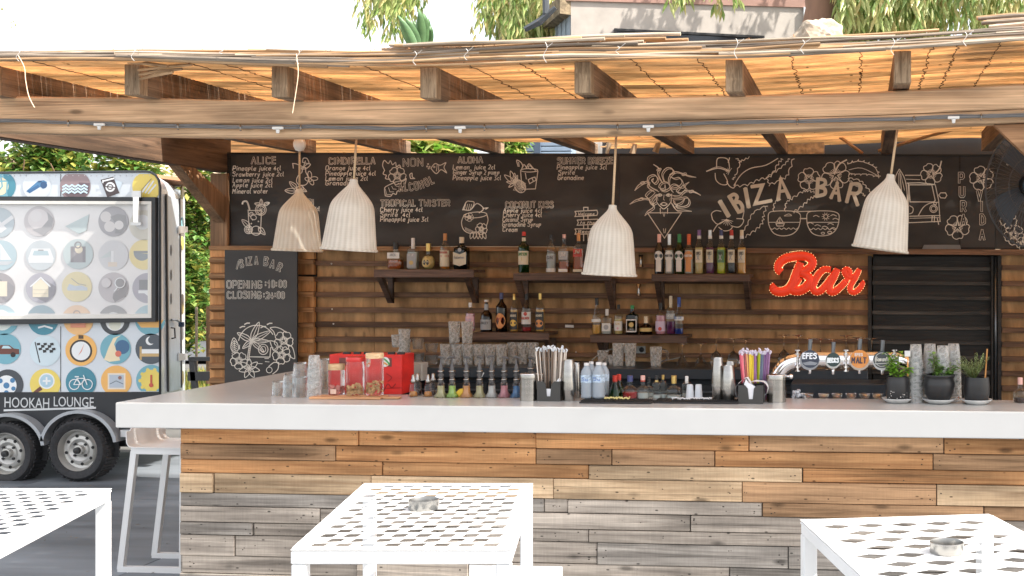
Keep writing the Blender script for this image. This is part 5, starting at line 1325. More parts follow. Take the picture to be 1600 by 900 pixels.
# napkin holders
def holder(u0, u1, vt, vb, lb, front):
    a, b = onc(u0,vb), onc(u1,vb); s = SC(u0,a.y); H_ = (vb-vt)/s; W_ = b.x-a.x; t = thing('napkin_holder', lb, 'napkin holder', a, 'black plastic napkin holders')
    n = .33*W_
    m = MB(); m.prism([(0,0),(W_,0),(W_,H_),(W_-n+.008,H_),(W_-n-.006,H_*.82),(W_-n-.012,H_*.25),(n+.012,H_*.25),(n+.006,H_*.82),(n-.008,H_),(0,H_)],0,.004); m.build('front_panel', M_black2, t)
    m = MB(); m.box((0,.10,0),(W_,.104,H_)); m.box((0,.0045,0),(.004,.0995,H_)); m.box((W_-.004,.0045,0),(W_,.0995,H_)); m.box((.0045,.0045,.0005),(W_-.0045,.0995,.004)); m.build('tray', M_black2, t)
    m = MB(); m.box((W_*.47,.03,.005),(W_*.475,.099,H_*.98)); m.build('divider', M_black2, t)
    return t, a, W_, H_
M_black2 = plain('black_acrylic',(.045,.043,.04),.38,var=.1)
M_nap = plain('white_napkin',(.78,.78,.80),.85,var=.05,scale=(20,20,20))
def straws(t, n, cx, cy, spx, spy, z0, z1, mats, fl, seed, r=.0032, wrap=None):
    rn3 = random.Random(seed)
    for i in range(n):
        x = cx + spx*(-1+2*i/(n-1)); bx = cx + spx*.72*(-1+2*i/(n-1)) + rn3.uniform(-.004,.004); y = cy + rn3.uniform(-spy,spy); zt_ = z1 + rn3.uniform(-.010,.010)
        m = MB(); m.tube([(bx,y,z0),(x+rn3.uniform(-.003,.003),y+rn3.uniform(-.01,.01),zt_)],r,6)
        mt = mats[i*len(mats)//n] if wrap is None else mats[rn3.randrange(len(mats))]
        m.build('straw', mt, t)
        if fl:
            m = MB(); m.tube([(x,y,zt_),(x+rn3.uniform(-.006,.006),y,zt_+.010),(x+rn3.uniform(-.012,.012),y-.004,zt_+.018)],[r*1.5,r*1.9,r*1.0],5); m.build('wrapper_tip', fl, t)
h1, a, W_, H_ = holder(839,876,596,627,'black napkin holder stuffed with brown paper straws',None)
m = MB(); m.box((W_*.36,.007,.010),(W_*.62,.012,H_*.62)); m.build('napkin', M_nap, h1)
m = MB(); m.add([(W_*.72,.03,H_*.9),(W_*1.0,.03,H_*.9),(W_*.92,.04,H_*1.22),(W_*.80,.05,H_*1.02),(W_*.78,.07,H_*.9),(W_*.98,.07,H_*.9)],[(0,1,2,3),(4,5,2,3)]); m.build('napkin', M_nap, h1)
s1 = thing('paper_straw_bundle','bundle of brown and white paper straws with wrapped tips in the left napkin holder','straws',a+Vector((W_*.45,.06,0)))
sc_ = SC(860,a.y)
MS = [plain('paper_straw_brown',srgb(120,98,80),.6,var=.3,scale=(200,200,200)),plain('paper_straw_white',srgb(226,214,200),.6),plain('paper_straw_grey',srgb(160,146,134),.6)]
straws(s1,30,.006,0,22/sc_,.03,.012,78/sc_,MS,plain('wrapper_white',(.66,.68,.70),.5),4,wrap=1)
h2, a, W_, H_ = holder(1153.5,1193,602,631,'black napkin holder with white napkins bulging out beside the bright straws',None)
m = MB()
def sheet(pts, y0, y1, n=8):
    m = MB(); P = catmull([(p[0],0,p[1]) for p in pts],4); N = len(P)
    for i,p in enumerate(P):
        for k in range(4): m.v.append((p.x, y0+(y1-y0)*k/3 + .003*math.sin(i*1.3+k), p.z + .002*math.sin(k*2+i)))
    for i in range(N-1):
        for k in range(3): q=i*4+k; m.f.append([q,q+1,q+5,q+4]); m.m.append(0)
    return m
q = 1/SC(1170,a.y)
sheet([(.020,.006),(.022,25*q),(8*q,34*q),(12*q,40*q),(16*q,36*q),(22*q,28*q),(26*q,20*q),(26*q,.006)],.006,.08).build('napkin',M_nap,h2,smooth=True)
m = MB(); m.add([(12*q,.0052,41*q*.95),(16*q,.0052,33*q),(28*q,.0052,26*q),(27*q,.0052,6*q),(17*q,.0052,5*q),(14*q,.0052,20*q),(9*q,.0052,30*q)],[(0,1,2,3,4,5,6)]); m.build('napkin',M_nap,h2)
sheet([(-2*q,8*q),(-5*q,16*q),(-4*q,26*q),(3*q,34*q),(12*q,39*q),(14*q,30*q)],.01,.09).build('napkin',M_nap,h2,smooth=True)
sheet([(18*q,32*q),(28*q,35*q),(40*q,33*q),(46*q,26*q),(44*q,16*q),(40*q,13*q)],.01,.09).build('napkin',M_nap,h2,smooth=True)
s2 = thing('plastic_straw_bundle','bundle of pink, yellow, blue and purple straws standing behind the right napkin holder','straws',a+Vector((22*q,.13,0)))
MS2 = [plain('straw_'+n,c,.4) for n,c in (('pink',(.80,.16,.22)),('rose',(.85,.30,.32)),('orange',(.85,.45,.18)),('yellow',(.88,.68,.05)),('purple',(.35,.16,.35)),('lime',(.62,.75,.05)),('slate',(.14,.17,.24)),('violet',(.30,.16,.34)),('mauve',(.45,.25,.45)))]
straws(s2,26,0,0,24*q,.02,.002,76*q,MS2,plain('wrapper_lilac',(.66,.60,.70),.5),8,r=.0038)
# cup the straws stand in
m = MB(); m.lathe([(1e-5,.0),(14*q,.0),(17*q,.08),(16.4*q,.08),(13.4*q,.002)],(0,0,0),18); m.build('straw_cup', M_black2, s2, smooth=True)
# steel shakers
def shaker(u, vb, vt, w_, lb, joint=.35):
    p = onc(u, vb); s = SC(u,p.y); H_ = (vb-vt)/s; r = w_/2/s; t = thing('cocktail_shaker', lb, 'shaker', p, 'two piece steel cocktail shakers')
    m = MB(); m.lathe([(1e-5,0),(r*.80,0),(r*.84,.004),(r,H_*joint),(1e-5,H_*joint)],(0,0,0),24); autosmooth(m.build('base_tin', M_steel, t),35)
    m = MB(); m.lathe([(r*1.04,H_*(joint-.03)),(r*1.05,H_*joint),(r*.74,H_*.985),(r*.70,H_),(r*.68,H_*.985),(1e-5,H_*.985)],(0,0,0),24); autosmooth(m.build('top_tin', M_steel, t),35)
shaker(889,626,562.5,22,'steel cocktail shaker in front, beside the left napkin holder',.30)
shaker(900,622,567,16,'steel cocktail shaker half hidden behind another, next to the water bottles',.3)
shaker(1122,627,559,20,'tallest steel cocktail shaker right of the white plastic cups',.36)
shaker(1138.5,628,571,22,'steel cocktail shaker left of the bright straws, in front of the others',.36)
shaker(1141,620,565,16,'steel cocktail shaker whose rim shows behind the front one')
# rubber bar mats
for k,(u0,u1,lb) in enumerate(((905,1020,'black ribbed rubber bar mat under the water bottles'),(1021,1156,'black ribbed rubber bar mat under the white cups and shakers'))):
    a, b = onc(u0,630.5), onc(u1,630.5); t = thing('bar_mat', lb, 'bar mat', a, 'black rubber bar mats'); D = .14
    m = MB(); m.cbox((0,0,0),(b.x-a.x-.003,D,.008),.002); m.build('mat_base', M_rubber, t)
    m = MB(); x = .006
    while x < b.x-a.x-.012: m.box((x,.006,.0082),(x+.004,D-.006,.014)); x += .0105
    o = m.build('ribs', M_rubber, t); o['kind'] = 'stuff'
ZM = ZC+.0148
# water bottles
M_ice = glass('water_bottle_plastic',(.80,.86,.92),amount=.5,bump=.4,bscale=70,rough=.25)
def water(u, vb, vt, w_, lb):
    p = onc(u, vb); p.z = ZM if vb > 624 else ZC+.015; s = SC(u,p.y); H_ = (vb-vt)/s; r = w_/2/s; t = thing('water_bottle', lb, 'water bottle', p, 'small plastic water bottles')
    prof = [(1e-5,.004),(r*.8,0),(r,.006)]
    for k in range(5): prof += [(r,H_*(.08+.08*k)),(r*.93,H_*(.11+.08*k))]
    prof += [(r,H_*.5),(r,H_*.70),(r*.88,H_*.78),(r*.5,H_*.88),(r*.40,H_*.92),(1e-5,H_*.92)]
    m = MB(); m.lathe(prof,(0,0,0),18); m.build('bottle_body', plain('cloudy_plastic',(.50,.56,.62),.22,var=.06,trans=.45), t, smooth=True)
    m = MB(); m.lathe([(1e-5,H_*.92),(r*.46,H_*.92),(r*.46,H_*.995),(1e-5,H_)],(0,0,0),12); autosmooth(m.build('cap', CAPS['white'], t),40)
    m = arc_patch(r*1.02,H_*.44,H_*.66,85); m.build('label', plain('label_pale_blue',(.45,.55,.66),.4,var=.5,scale=(60,60,90)), t)
    lettering(t,'Su',r*1.03,H_*.50,H_*.09,r*1.3,PAPER['blue'])
water(916.5,626.5,571,18,'cloudy small water bottle, front left of the group of four'); water(935.5,626.5,570,20,'cloudy small water bottle, front right of the group of four')
water(924,621,569,16,'cloudy small water bottle, back left of the group of four'); water(944,621.5,571,16,'cloudy small water bottle, back right of the group of four')
# small spirits behind the mats
def cb(label, u, vb, vt, w_, shape, g, lq, fill, cap, caph, labs=(), words=(), **k):
    p = onc(u, vb); bottle(label,u,vb,vb-vt,w_,p.y,shape,g,lq,fill,cap,caph,labs,words,z=ZC+.001,**k)
cb('green bottle with red foil neck right of the water bottles, front one',961,623,587,22,'bell','green','green',.4,'red',.36)
cb('green bottle with red foil neck right of the water bottles, back one',967,620,585,20,'bell','green','green',.4,'red',.36)
cb('clear decanter bottle of brown liquor with navy cap',984.5,623,587,26,'squat','clear','red',.30,'navy',.26)
cb('clear bottle with pale spirit and red ringed cork',1004.5,623,587,20,'squat','clear','clear',.26,'pinkc',.2,[('neck','red',.74,.80,0)])
cb('clear bottle with dark cap behind the pale spirit bottle',1014,620,590,16,'squat','clear','clear',.2,'black',.2)
cb('slim clear bottle with a gold and black neck, left one',1026,623,587,14,'std','clear','clear',.16,'black',.2,[('neck','gold',.72,.80,0)])
cb('slim clear bottle with a gold and black neck, right one',1036,622,586,13,'std','clear','clear',.16,'gold',.2,[('neck','black',.72,.80,0)])
cb('empty shouldered clear bottle with gold neck foil',1053,623,587,24,'squat','clear','clear',.14,'gold',.34)
cb('clear small bottle with a pale pink printed cap',1073,621,588,15,'std','clear','clear',.18,'white',.34)
cb('clear bottle with cork at the far right edge beyond the last plant pot',1594,629,590,22,'squat','clear','dark',.2,'pinkc',.28)
# beads in front of the green bottles
m = MB(); rn = random.Random(2)
for k in range(46):
    p = onc(945+k*.86, 628 + rn.uniform(-1.4,1.4)); m.ball(p+Vector((0,.0,.0185+rn.uniform(0,.004))),.0042,6)
tag(m.build('bead_garland', plain('pale_yellow_bead',(.72,.62,.25),.4), smooth=True),'string of pale yellow beads lying on the bar mat','beads')
m = MB()
for k in range(60):
    p = onc(1050+k*1.05, 628.5 + rn.uniform(-1,1)); m.ball(p+Vector((0,0,.018+rn.uniform(0,.003))),.0036,6)
tag(m.build('bead_garland', plain('white_bead',(.72,.72,.72),.4), smooth=True),'string of white beads lying on the bar mat under the plastic cups','beads')
for k,u in enumerate((1078,1091.5)):
    p = onc(u,625.5); p.z = ZM; s = 1/SC(u,p.y); m = MB(); m.lathe([(6.6*s,0),(6.2*s,.002),(5.0*s,19.5*s),(4*s,20.5*s),(1e-5,20.5*s)],(0,0,0),18); o = m.build('plastic_cup', plain('white_cup',(.72,.76,.80),.4,trans=.3), smooth=True); o.location = p
    tag(o,'small white plastic cup upside down on the bar mat, %s of the two' % ('left','right')[k],'cup','small white plastic cups')
# beer tap tower
tp = thing('beer_tap_tower','chrome arched beer tap tower with four round brand medallions','beer tap',onc(1240,624))
yT = onc(1300,622).y + .02
def TP(u,v): return PY(u,v,yT)
m = MB(); pts = catmull([TP(1210,618),TP(1211,604),TP(1216,586),TP(1229,570),TP(1252,563),TP(1280,562)],6) + catmull([TP(1340,562),TP(1392,562),TP(1412,567),TP(1427,580),TP(1432,598),TP(1433,618)],6)
m.tube(pts, 12.2/SC(1300,yT), 20); m.build('pipe', M_chrome, tp, smooth=True, world=True)
for u in (1210,1433):
    m = MB(); c = TP(u,618); m.lathe([(1e-5,ZC+.0005),(.055,ZC+.0005),(.055,ZC+.010),(.040,ZC+.016),(1e-5,ZC+.016)],(c.x,c.y,0),24); m.build('flange', M_chrome, tp, world=True)
for u in (1247,1322,1397):
    m = MB(); c = TP(u,562); q = 1/SC(u,yT); y = yT-.055
    m.tube([(c.x,y,c.z-17*q),(c.x,y,c.z+17*q)],2*q,10)
    for sz in (-16,-10,10,16): m.lathe([(1e-5,-1*q),(4.4*q,-1*q),(4.4*q,1*q),(1e-5,1*q)],(c.x,y,c.z+sz*q),12)
    m.tube([(c.x,y,c.z),(c.x,yT-.03,c.z)],3*q,8); autosmooth(m.build('tap_valve', M_chrome, tp, world=True),40)
meds = [(1266,561,15.5,(.035,.045,.07),(.30,.31,.33),'EFES',(.80,.82,.85)),(1302,562,12.2,(.02,.045,.045),(.45,.45,.43),'BECKS',(.70,.74,.74)),(1343,561,16,(.70,.26,.05),(.42,.36,.30),'MALT',(.06,.04,.05)),(1378,562,15,(.05,.06,.065),(.50,.50,.50),'Bomonti',(.66,.64,.56))]
for (u,v,r,c1,c2,s_,c3) in meds:
    c = TP(u,v); q = 1/SC(u,yT-.08); y = yT-.085; k = plain('med_'+s_,c1,.25,var=.1,coat=.5)
    Mx = Matrix.Rotation(R(90),4,'X')
    m = MB(); m.lathe([(1e-5,0),(r*q,0),(r*q*1.0,.008),(1e-5,.008)],(c.x,y+.008,c.z),28,M=Mx); autosmooth(m.build('medallion_ring', plain('ring_'+s_,c2,.3,.6), tp, world=True),40)
    kk = Ink(y-.001); kk.dot(u,v,r*.90,n=28); kk.mb.build('medallion_face', k, tp, world=True)
    kk = Ink(y-.0022); wd = r*(1.5 if s_ != 'Bomonti' else 1.35); st,_ = text_strokes(s_,0,0,7,0,1,0); kx = wd/width_of(s_)
    hh = r*.50/7*(1.0 if s_ != 'Bomonti' else .8); oy = {'EFES':-1,'BECKS':4,'MALT':6,'Bomonti':2}[s_]
    for p_ in st: kk.line([(u-wd/2+a_*kx+(b_*-.06), v+oy+b_*hh) for a_,b_ in p_], 2.0 if s_ != 'Bomonti' else 1.1)
    kk.mb.build('lettering', plain('letters_'+s_,c3,.4), tp, world=True)
    if s_ == 'MALT':
        kk = Ink(y-.0022); st,_ = text_strokes('EFES',0,0,7,0,1,0)
        for p_ in st: kk.line([(u-7+a_*.6, v-5+b_*.55) for a_,b_ in p_],1.1)
        kk.mb.build('lettering', plain('letters_pale',(.70,.62,.55),.4), tp, world=True)
    if s_ == 'EFES':
        kk = Ink(y-.0022); kk.fill([(u-12,v+6),(u,v+3.5),(u+12,v+6),(u+8,v+9.5),(u-8,v+9.5)]); kk.mb.build('medallion_band', plain('band_grey',(.25,.27,.30),.3), tp, world=True)
    if s_ == 'Bomonti':
        kk = Ink(y-.0021); kk.ell(u,v,r*.72,r*.72,w=.9); kk.line([(u-11,v+6.5),(u+11,v+5.5)],1.4); kk.mb.build('medallion_band', plain('band_pale',(.45,.45,.42),.3), tp, world=True)
    m = MB(); m.tube([(c.x,y+.03,c.z+r*q*.9),(c.x+.004,y+.03,c.z+(r+17)*q)],[3.0*q,3.4*q],12); autosmooth(m.build('tap_handle', M_dsteel, tp, world=True),40)
    m = MB(); m.tube([(c.x,y+.006,c.z-2*q),(c.x,yT-.03,c.z-2*q)],4*q,8); m.tube([(c.x,yT-.05,c.z-10*q),(c.x,yT-.06,c.z-22*q)],[3*q,2.4*q],8); m.build('spout', M_chrome, tp, smooth=True, world=True)
# low glass bowls
for k,u in enumerate((1263,1287,1308,1330,1351,1371)):
    p = onc(u,622.5); s = 1/SC(u,p.y); m = MB(); m.lathe([(1e-5,.001),(6*s,0),(7.5*s,3*s),(9*s,7*s),(8.2*s,7.6*s),(6.6*s,3.4*s),(1e-5,2.4*s)],(0,0,0),18); o = m.build('glass_bowl', G_clear, smooth=True); o.location = p
    tag(o,'low clear glass ashtray bowl under the beer taps, %s from the left' % ordinal(k),'bowl','low glass bowls under the beer taps')
m = MB(); rn = random.Random(8); p = onc(1247,622)
for k in range(24):
    M_ = Matrix.Translation(p+Vector((rn.uniform(-.03,.035),rn.uniform(-.02,.02),.006+rn.uniform(0,.034)*(1 if abs(k-12)<6 else .5)))) @ Euler((rn.uniform(0,3),rn.uniform(0,3),rn.uniform(0,3))).to_matrix().to_4x4(); m.box((-.008,-.007,-.005),(.008,.007,.005),M=M_)
tag(m.build('crumpled_foil', plain('foil_pale',(.6,.62,.66),.3,.3)),'small crumpled heap of clear wrapping left of the glass bowls','wrapping')
# tall nested stacks on the right
gR = 'hammered tumblers in tall stacks between the plant pots'
for (u,vt,nm,dv) in ((1431,538,'leftmost',628),(1453,537,'second',626),(1473,540,'third',629),(1490,537,'rightmost',626)):
    stack(u,dv,vt,19,26,6,'hammered tumbler in the '+nm+' tall stack by the plant pots, %s',gR,tex=True,down=True,hfrac=.40)
# plant pots
def saucer(u0,u1,vb,lb):
    p = onc((u0+u1)/2,vb-2); s = 1/SC(u0,p.y); r = (u1-u0)/2*s; p.y += r*.25
    m = MB(); m.lathe([(1e-5,.0005),(r*.62,.0005),(r*.98,.022),(r,.025),(r*.94,.024),(r*.6,.006),(1e-5,.006)],(0,0,0),32)
    rn_ = random.Random(int(u0))
    o = m.build('saucer', plain('marbled_plate',(.62,.63,.62),.3,var=.18,scale=(14,14,14)), smooth=True); o.location = p; tag(o,lb,'saucer','grey marbled saucers under the plant pots'); return p, s
M_pot = plain('black_glazed_pot',(.020,.020,.021),.38,var=.25,scale=(5,5,30))
M_potw = plain('black_pot_with_specks',(.018,.018,.018),.45,var=.3)
M_soil = plain('potting_soil',(.03,.02,.013),.95,bump=.6,scale=(90,90,90))
def leafmesh(m, c, d, L, W, up=Vector((0,0,1)), mi=0, droop=.25):
    d = d.normalized(); x = d.cross(up); x = x.normalized() if x.length > .01 else Vector((1,0,0)); n = x.cross(d)
    a = c; b1 = c + d*L*.45 + n*L*.06; e = c + d*L - n*L*droop
    m.add([a, b1 + x*W, e, b1 - x*W, b1 - n*W*.35], [(0,1,4),(1,2,4),(2,3,4),(3,0,4)], mi)
def pot(u, vb, vt, wt, wb, prof, lb, mt, kind, sauc, stick=None):
    p, s = saucer(*sauc); H_ = (vb-vt)*s; r = wt/2*s; pp = p + Vector((0,0,.0075))
    t = thing('herb_pot', lb, 'potted plant', pp, 'potted herbs on the counter')
    m = MB(); m.lathe([(1e-5,0)] + [(a*r, b*H_) for a, b in prof] + [(r*.80,H_*.99),(r*.8,H_*.90),(1e-5,H_*.90)],(0,0,0),32); autosmooth(m.build('pot', mt, t),50)
    m = MB(); m.lathe([(r*.79,H_*.905),(1e-5,H_*.92)],(0,0,0),20); m.build('soil', M_soil, t)
    rn_ = random.Random(int(u)); lv = MB(); st = MB(); px_ = s
    if kind == 'basil':
        for k in range(16):
            x0 = rn_.uniform(-14,-1) if k < 12 else rn_.uniform(14,18); top = Vector((x0*px_*1.0 + rn_.uniform(-5,5)*px_, rn_.uniform(-.02,.02), H_ + rn_.uniform(12,40 if k < 12 else 14)*px_)); b0 = Vector((x0*px_*.4, 0, H_*.9)); st.tube([b0,(b0+top)/2,top],.0016,4)
            for j in range(8):
                c = b0.lerp(top, .35+.65*j/7); a_ = rn_.uniform(0,6.28); leafmesh(lv,c,Vector((math.cos(a_),math.sin(a_),rn_.uniform(-.2,.6))),rn_.uniform(8,14)*px_,rn_.uniform(3,4.8)*px_,mi=rn_.randrange(2))
    elif kind == 'mint':
        for k in range(24):
            a_ = rn_.uniform(0,6.28); f_ = k/23; top = Vector(((-14+46*f_ + rn_.uniform(-3,3))*px_*.9, rn_.uniform(-.03,.03), H_ + (rn_.uniform(24,38) if f_ < .25 else rn_.uniform(6,18))*px_)); b0 = Vector((-4*px_+f_*10*px_,0,H_*.9)); st.tube([b0,b0.lerp(top,.5)+Vector((0,0,.01)),top],.0014,4)
            for j in range(9):
                c = b0.lerp(top,.2+.8*j/8); a_ = rn_.uniform(0,6.28); leafmesh(lv,c,Vector((math.cos(a_),math.sin(a_),rn_.uniform(-.3,.5))),rn_.uniform(6,10)*px_,rn_.uniform(2.2,3.6)*px_,mi=rn_.randrange(2))
    else:
        for k in range(60):
            a_ = rn_.uniform(0,6.28); d = Vector((-.25+math.cos(a_)*.62, math.sin(a_)*.6, rn_.uniform(.5,1.2))).normalized(); L = rn_.uniform(24,42)*px_; b0 = Vector((-3*px_,0,H_*.92)); top = b0 + d*L; st.tube([b0,b0.lerp(top,.5)+Vector((0,0,-.004)),top],.0009,3)
            for j in range(12):
                c = b0.lerp(top,.25+.75*j/11); a2 = rn_.uniform(0,6.28); leafmesh(lv,c,(d+Vector((math.cos(a2),math.sin(a2),0))*.9),rn_.uniform(3,6)*px_,1.0*px_,mi=rn_.randrange(2))
    gm = {'basil': ((.18,.38,.03),(.30,.50,.08)), 'mint': ((.09,.22,.03),(.20,.36,.07)), 'rosemary': ((.20,.26,.10),(.34,.40,.19))}[kind]
    o = lv.build('foliage', [plain('leaf_%s_%d' % (kind,i),c,.5,var=.25,trans=.25,scale=(30,30,30)) for i,c in enumerate(gm)], t); o['kind'] = 'stuff'
    st.build('stems', plain('stem_green',(.12,.16,.04),.6), t)
    return t, p, s, H_
t1 = pot(1402.5,625,586,38,34,[(.70,0),(.84,.03),(.98,.30),(1,.55),(.94,.85),(.90,.97),(.91,1)],'speckled black pot with bright green basil, left of the three pots',M_pot,'basil',(1378,1427,632,'grey marbled saucer under the basil pot'))
m = MB(); rn = random.Random(5)
for k in range(26):
    a_ = R(-90+rn.uniform(-55,55)); zz = t1[3]*rn.uniform(.05,.26) if rn.random() < .85 else t1[3]*rn.uniform(.3,.5); r = 19*t1[2]*(.86+.14*min(1,zz/(t1[3]*.3)))+.0012; x, y = r*math.cos(a_), r*math.sin(a_); e = rn.uniform(.0012,.0032)
    tx = Vector((-math.sin(a_),math.cos(a_),0))*e; m.add([Vector((x,y,zz-e))-tx*.6,Vector((x,y,zz-e*.6))+tx,Vector((x,y,zz+e))+tx*.4,Vector((x,y,zz+e*.7))-tx],[(0,1,2,3)])
m.build('paint_specks', plain('speck_white',(.6,.58,.55),.7), t1[0])
m = MB(); m.box((16*t1[2]-.003,.0,t1[3]*.9),(16*t1[2]+.004,.004,t1[3]+32*t1[2])); m.build('tag_stick', wood('bamboo_stick', srgb(196,132,72), srgb(226,168,104), 2, 60, 3), t1[0])
m = MB(); m.cbox((11*t1[2],-.003,t1[3]+31*t1[2]),(20*t1[2],.006,t1[3]+40*t1[2]),.001); m.build('name_tag', CAPS['white'], t1[0])
t2 = pot(1467.5,626,583,50,30,[(.56,0),(.60,.02),(.86,.30),(.99,.58),(1.0,.70),(.90,.84),(.93,.90),(1.03,.97),(1.02,1)],'wide belly shaped black pot with trailing mint, middle of the three pots',M_pot,'mint',(1441,1494,633,'grey marbled saucer under the mint pot'))
t3 = pot(1525.5,627,587,41,36,[(.78,0),(.88,.04),(1,.40),(.99,.70),(.93,1)],'plain black tumbler shaped pot with feathery rosemary, right of the three pots',M_pot,'rosemary',(1502,1551,634,'grey marbled saucer under the rosemary pot'))
m = MB(); m.tube([(13*t3[2],0,t3[3]*.9),(16.5*t3[2],0,t3[3]+44*t3[2])],.0042,5); m.build('tag_stick', MC['bamboo_stick'], t3[0])

# ================================================================== WICKER LAMPS
def wicker(name, base, dark, trans):
    m, t, p = NM(name); L = t.links.new
    tc = t.nodes.new('ShaderNodeTexCoord'); sep = t.nodes.new('ShaderNodeSeparateXYZ'); L(tc.outputs['Object'], sep.inputs[0])
    at = t.nodes.new('ShaderNodeMath'); at.operation = 'ARCTAN2'; L(sep.outputs[1], at.inputs[0]); L(sep.outputs[0], at.inputs[1])
    def mth(op, a, b):
        n = t.nodes.new('ShaderNodeMath'); n.operation = op
        if hasattr(a,'links'): L(a, n.inputs[0])
        else: n.inputs[0].default_value = a
        if b is not None:
            if hasattr(b,'links'): L(b, n.inputs[1])
            else: n.inputs[1].default_value = b
        return n.outputs[0]
    ang = mth('SINE', mth('MULTIPLY', at.outputs[0], 30.0), None)
    zz = mth('SINE', mth('MULTIPLY', sep.outputs[2], 520.0), None)
    pr = mth('ADD', mth('MULTIPLY', zz, .10), mth('MULTIPLY', ang, .5))
    n = t.nodes.new('ShaderNodeTexNoise'); n.inputs['Scale'].default_value = 9; L(tc.outputs['Object'], n.inputs['Vector'])
    s_ = mth('ADD', mth('MULTIPLY', pr, .32), n.outputs[0])
    cr = t.nodes.new('ShaderNodeValToRGB'); cr.color_ramp.elements[0].position = .22; cr.color_ramp.elements[1].position = .72
    cr.color_ramp.elements[0].color = (*dark,1); cr.color_ramp.elements[1].color = (*base,1); L(s_, cr.inputs[0]); L(cr.outputs[0], p.inputs['Base Color'])
    p.inputs['Roughness'].default_value = .75
    b = t.nodes.new('ShaderNodeBump'); b.inputs['Strength'].default_value = .4; b.inputs['Distance'].default_value = .003; L(pr, b.inputs['Height']); L(b.outputs[0], p.inputs['Normal'])
    tr = t.nodes.new('ShaderNodeBsdfTranslucent'); ms = t.nodes.new('ShaderNodeMixShader'); ms.inputs[0].default_value = trans
    L(cr.outputs[0], tr.inputs[0]); L(p.outputs[0], ms.inputs[1]); L(tr.outputs[0], ms.inputs[2]); L(ms.outputs[0], t.nodes['Material Output'].inputs[0]); return m
M_wick1 = wicker('wicker_cream',(.92,.87,.76),(.74,.66,.54),.5); M_wick2 = wicker('wicker_white',(.88,.82,.72),(.68,.61,.51),.42)
def lamp(label, utop, vtop, ubot, vbot, wpx, rope, Y, mt, rose=False):
    top, bot = PY(utop,vtop,Y), PY(ubot,vbot,Y); s = 1/SC(ubot,Y); r = wpx/2*s; H_ = (top-bot).length
    t = thing('pendant_lamp', label, 'lamp', top, 'bell shaped wicker pendant lamps')
    ax = (bot-top).normalized(); q = Vector((0,0,-1)).rotation_difference(ax); M_ = q.to_matrix().to_4x4()
    prof = [(.08,0),(.14,-.008),(.155,-.05),(.21,-.09),(.30,-.13),(.42,-.18),(.56,-.24),(.70,-.31),(.785,-.38),(.83,-.47),(.875,-.60),(.93,-.78),(1.0,-.985)]
    P = [(a*r, b*H_) for a, b in prof]; P = [(p.x, p.y) for p in catmull([(a,b,0) for a,b in P],4)]
    m = MB(); N = 152; b0 = 0
    for a, z in P:
        for j in range(N):
            th = 2*math.pi*j/N; rr = a*(1 + .004*math.cos(30*th)*min(1, a/(r*.4)))
            m.v.append((rr*math.cos(th), rr*math.sin(th), z))
    for i in range(len(P)-1):
        for j in range(N): m.f.append([i*N+j,(i+1)*N+j,(i+1)*N+(j+1)%N,i*N+(j+1)%N]); m.m.append(0)
    o = m.build('lamp_shade', mt, t, smooth=True); o.rotation_euler = q.to_euler()
    m = MB(); ring = [(r*1.005*math.cos(2*math.pi*k/40), r*1.005*math.sin(2*math.pi*k/40), -.99*H_) for k in range(41)]; m.tube(ring, 2.2*s, 6, cap=False); o = m.build('rim', mt, t, smooth=True); o.rotation_euler = q.to_euler()
    m = MB(); m.ball((0,0,-H_*.55),.035,12); m.lathe([(.018,-H_*.30),(.018,-H_*.46)],(0,0,0),10); o = m.build('bulb', plain('bulb_off_white',(.7,.7,.66),.3), t, smooth=True); o.rotation_euler = q.to_euler()
    m = MB(); e = PY(rope[0],rope[1],Y) - top; 
    if not rose: e = e*1.04
    m.tube([Vector((0,0,-.02*H_)), e], .0062, 8); m.build('cord', plain('rope_tan',srgb(206,176,140),.9,var=.25,scale=(300,300,300),bump=.3), t, smooth=True)
    if rose:
        m = MB(); m.lathe([(1e-5,-11*s),(6*s,-9*s),(9*s,-3*s),(9.5*s,2*s),(7.5*s,8*s),(1e-5,9*s)],e,16); m.build('ceiling_cup', plain('cup_cream',srgb(236,226,212),.5), t, smooth=True)
lamp('smallest wicker bell lamp with a white cup at its cord, far left',468,295,464.5,392,72,(468,226),6.75,M_wick1,True)
lamp('wicker bell lamp second from the left, close to the smallest one',553,280,545.5,391,82,(557,212),5.92,M_wick2)
lamp('wicker bell lamp hanging lowest, in front of the middle of the chalkboards',957.5,320,952,430,83,(963,210),5.88,M_wick2)
lamp('tilted wicker bell lamp at the right beside the surfboard drawing',1392,272,1375,390,86,(1402,202),5.86,M_wick2)

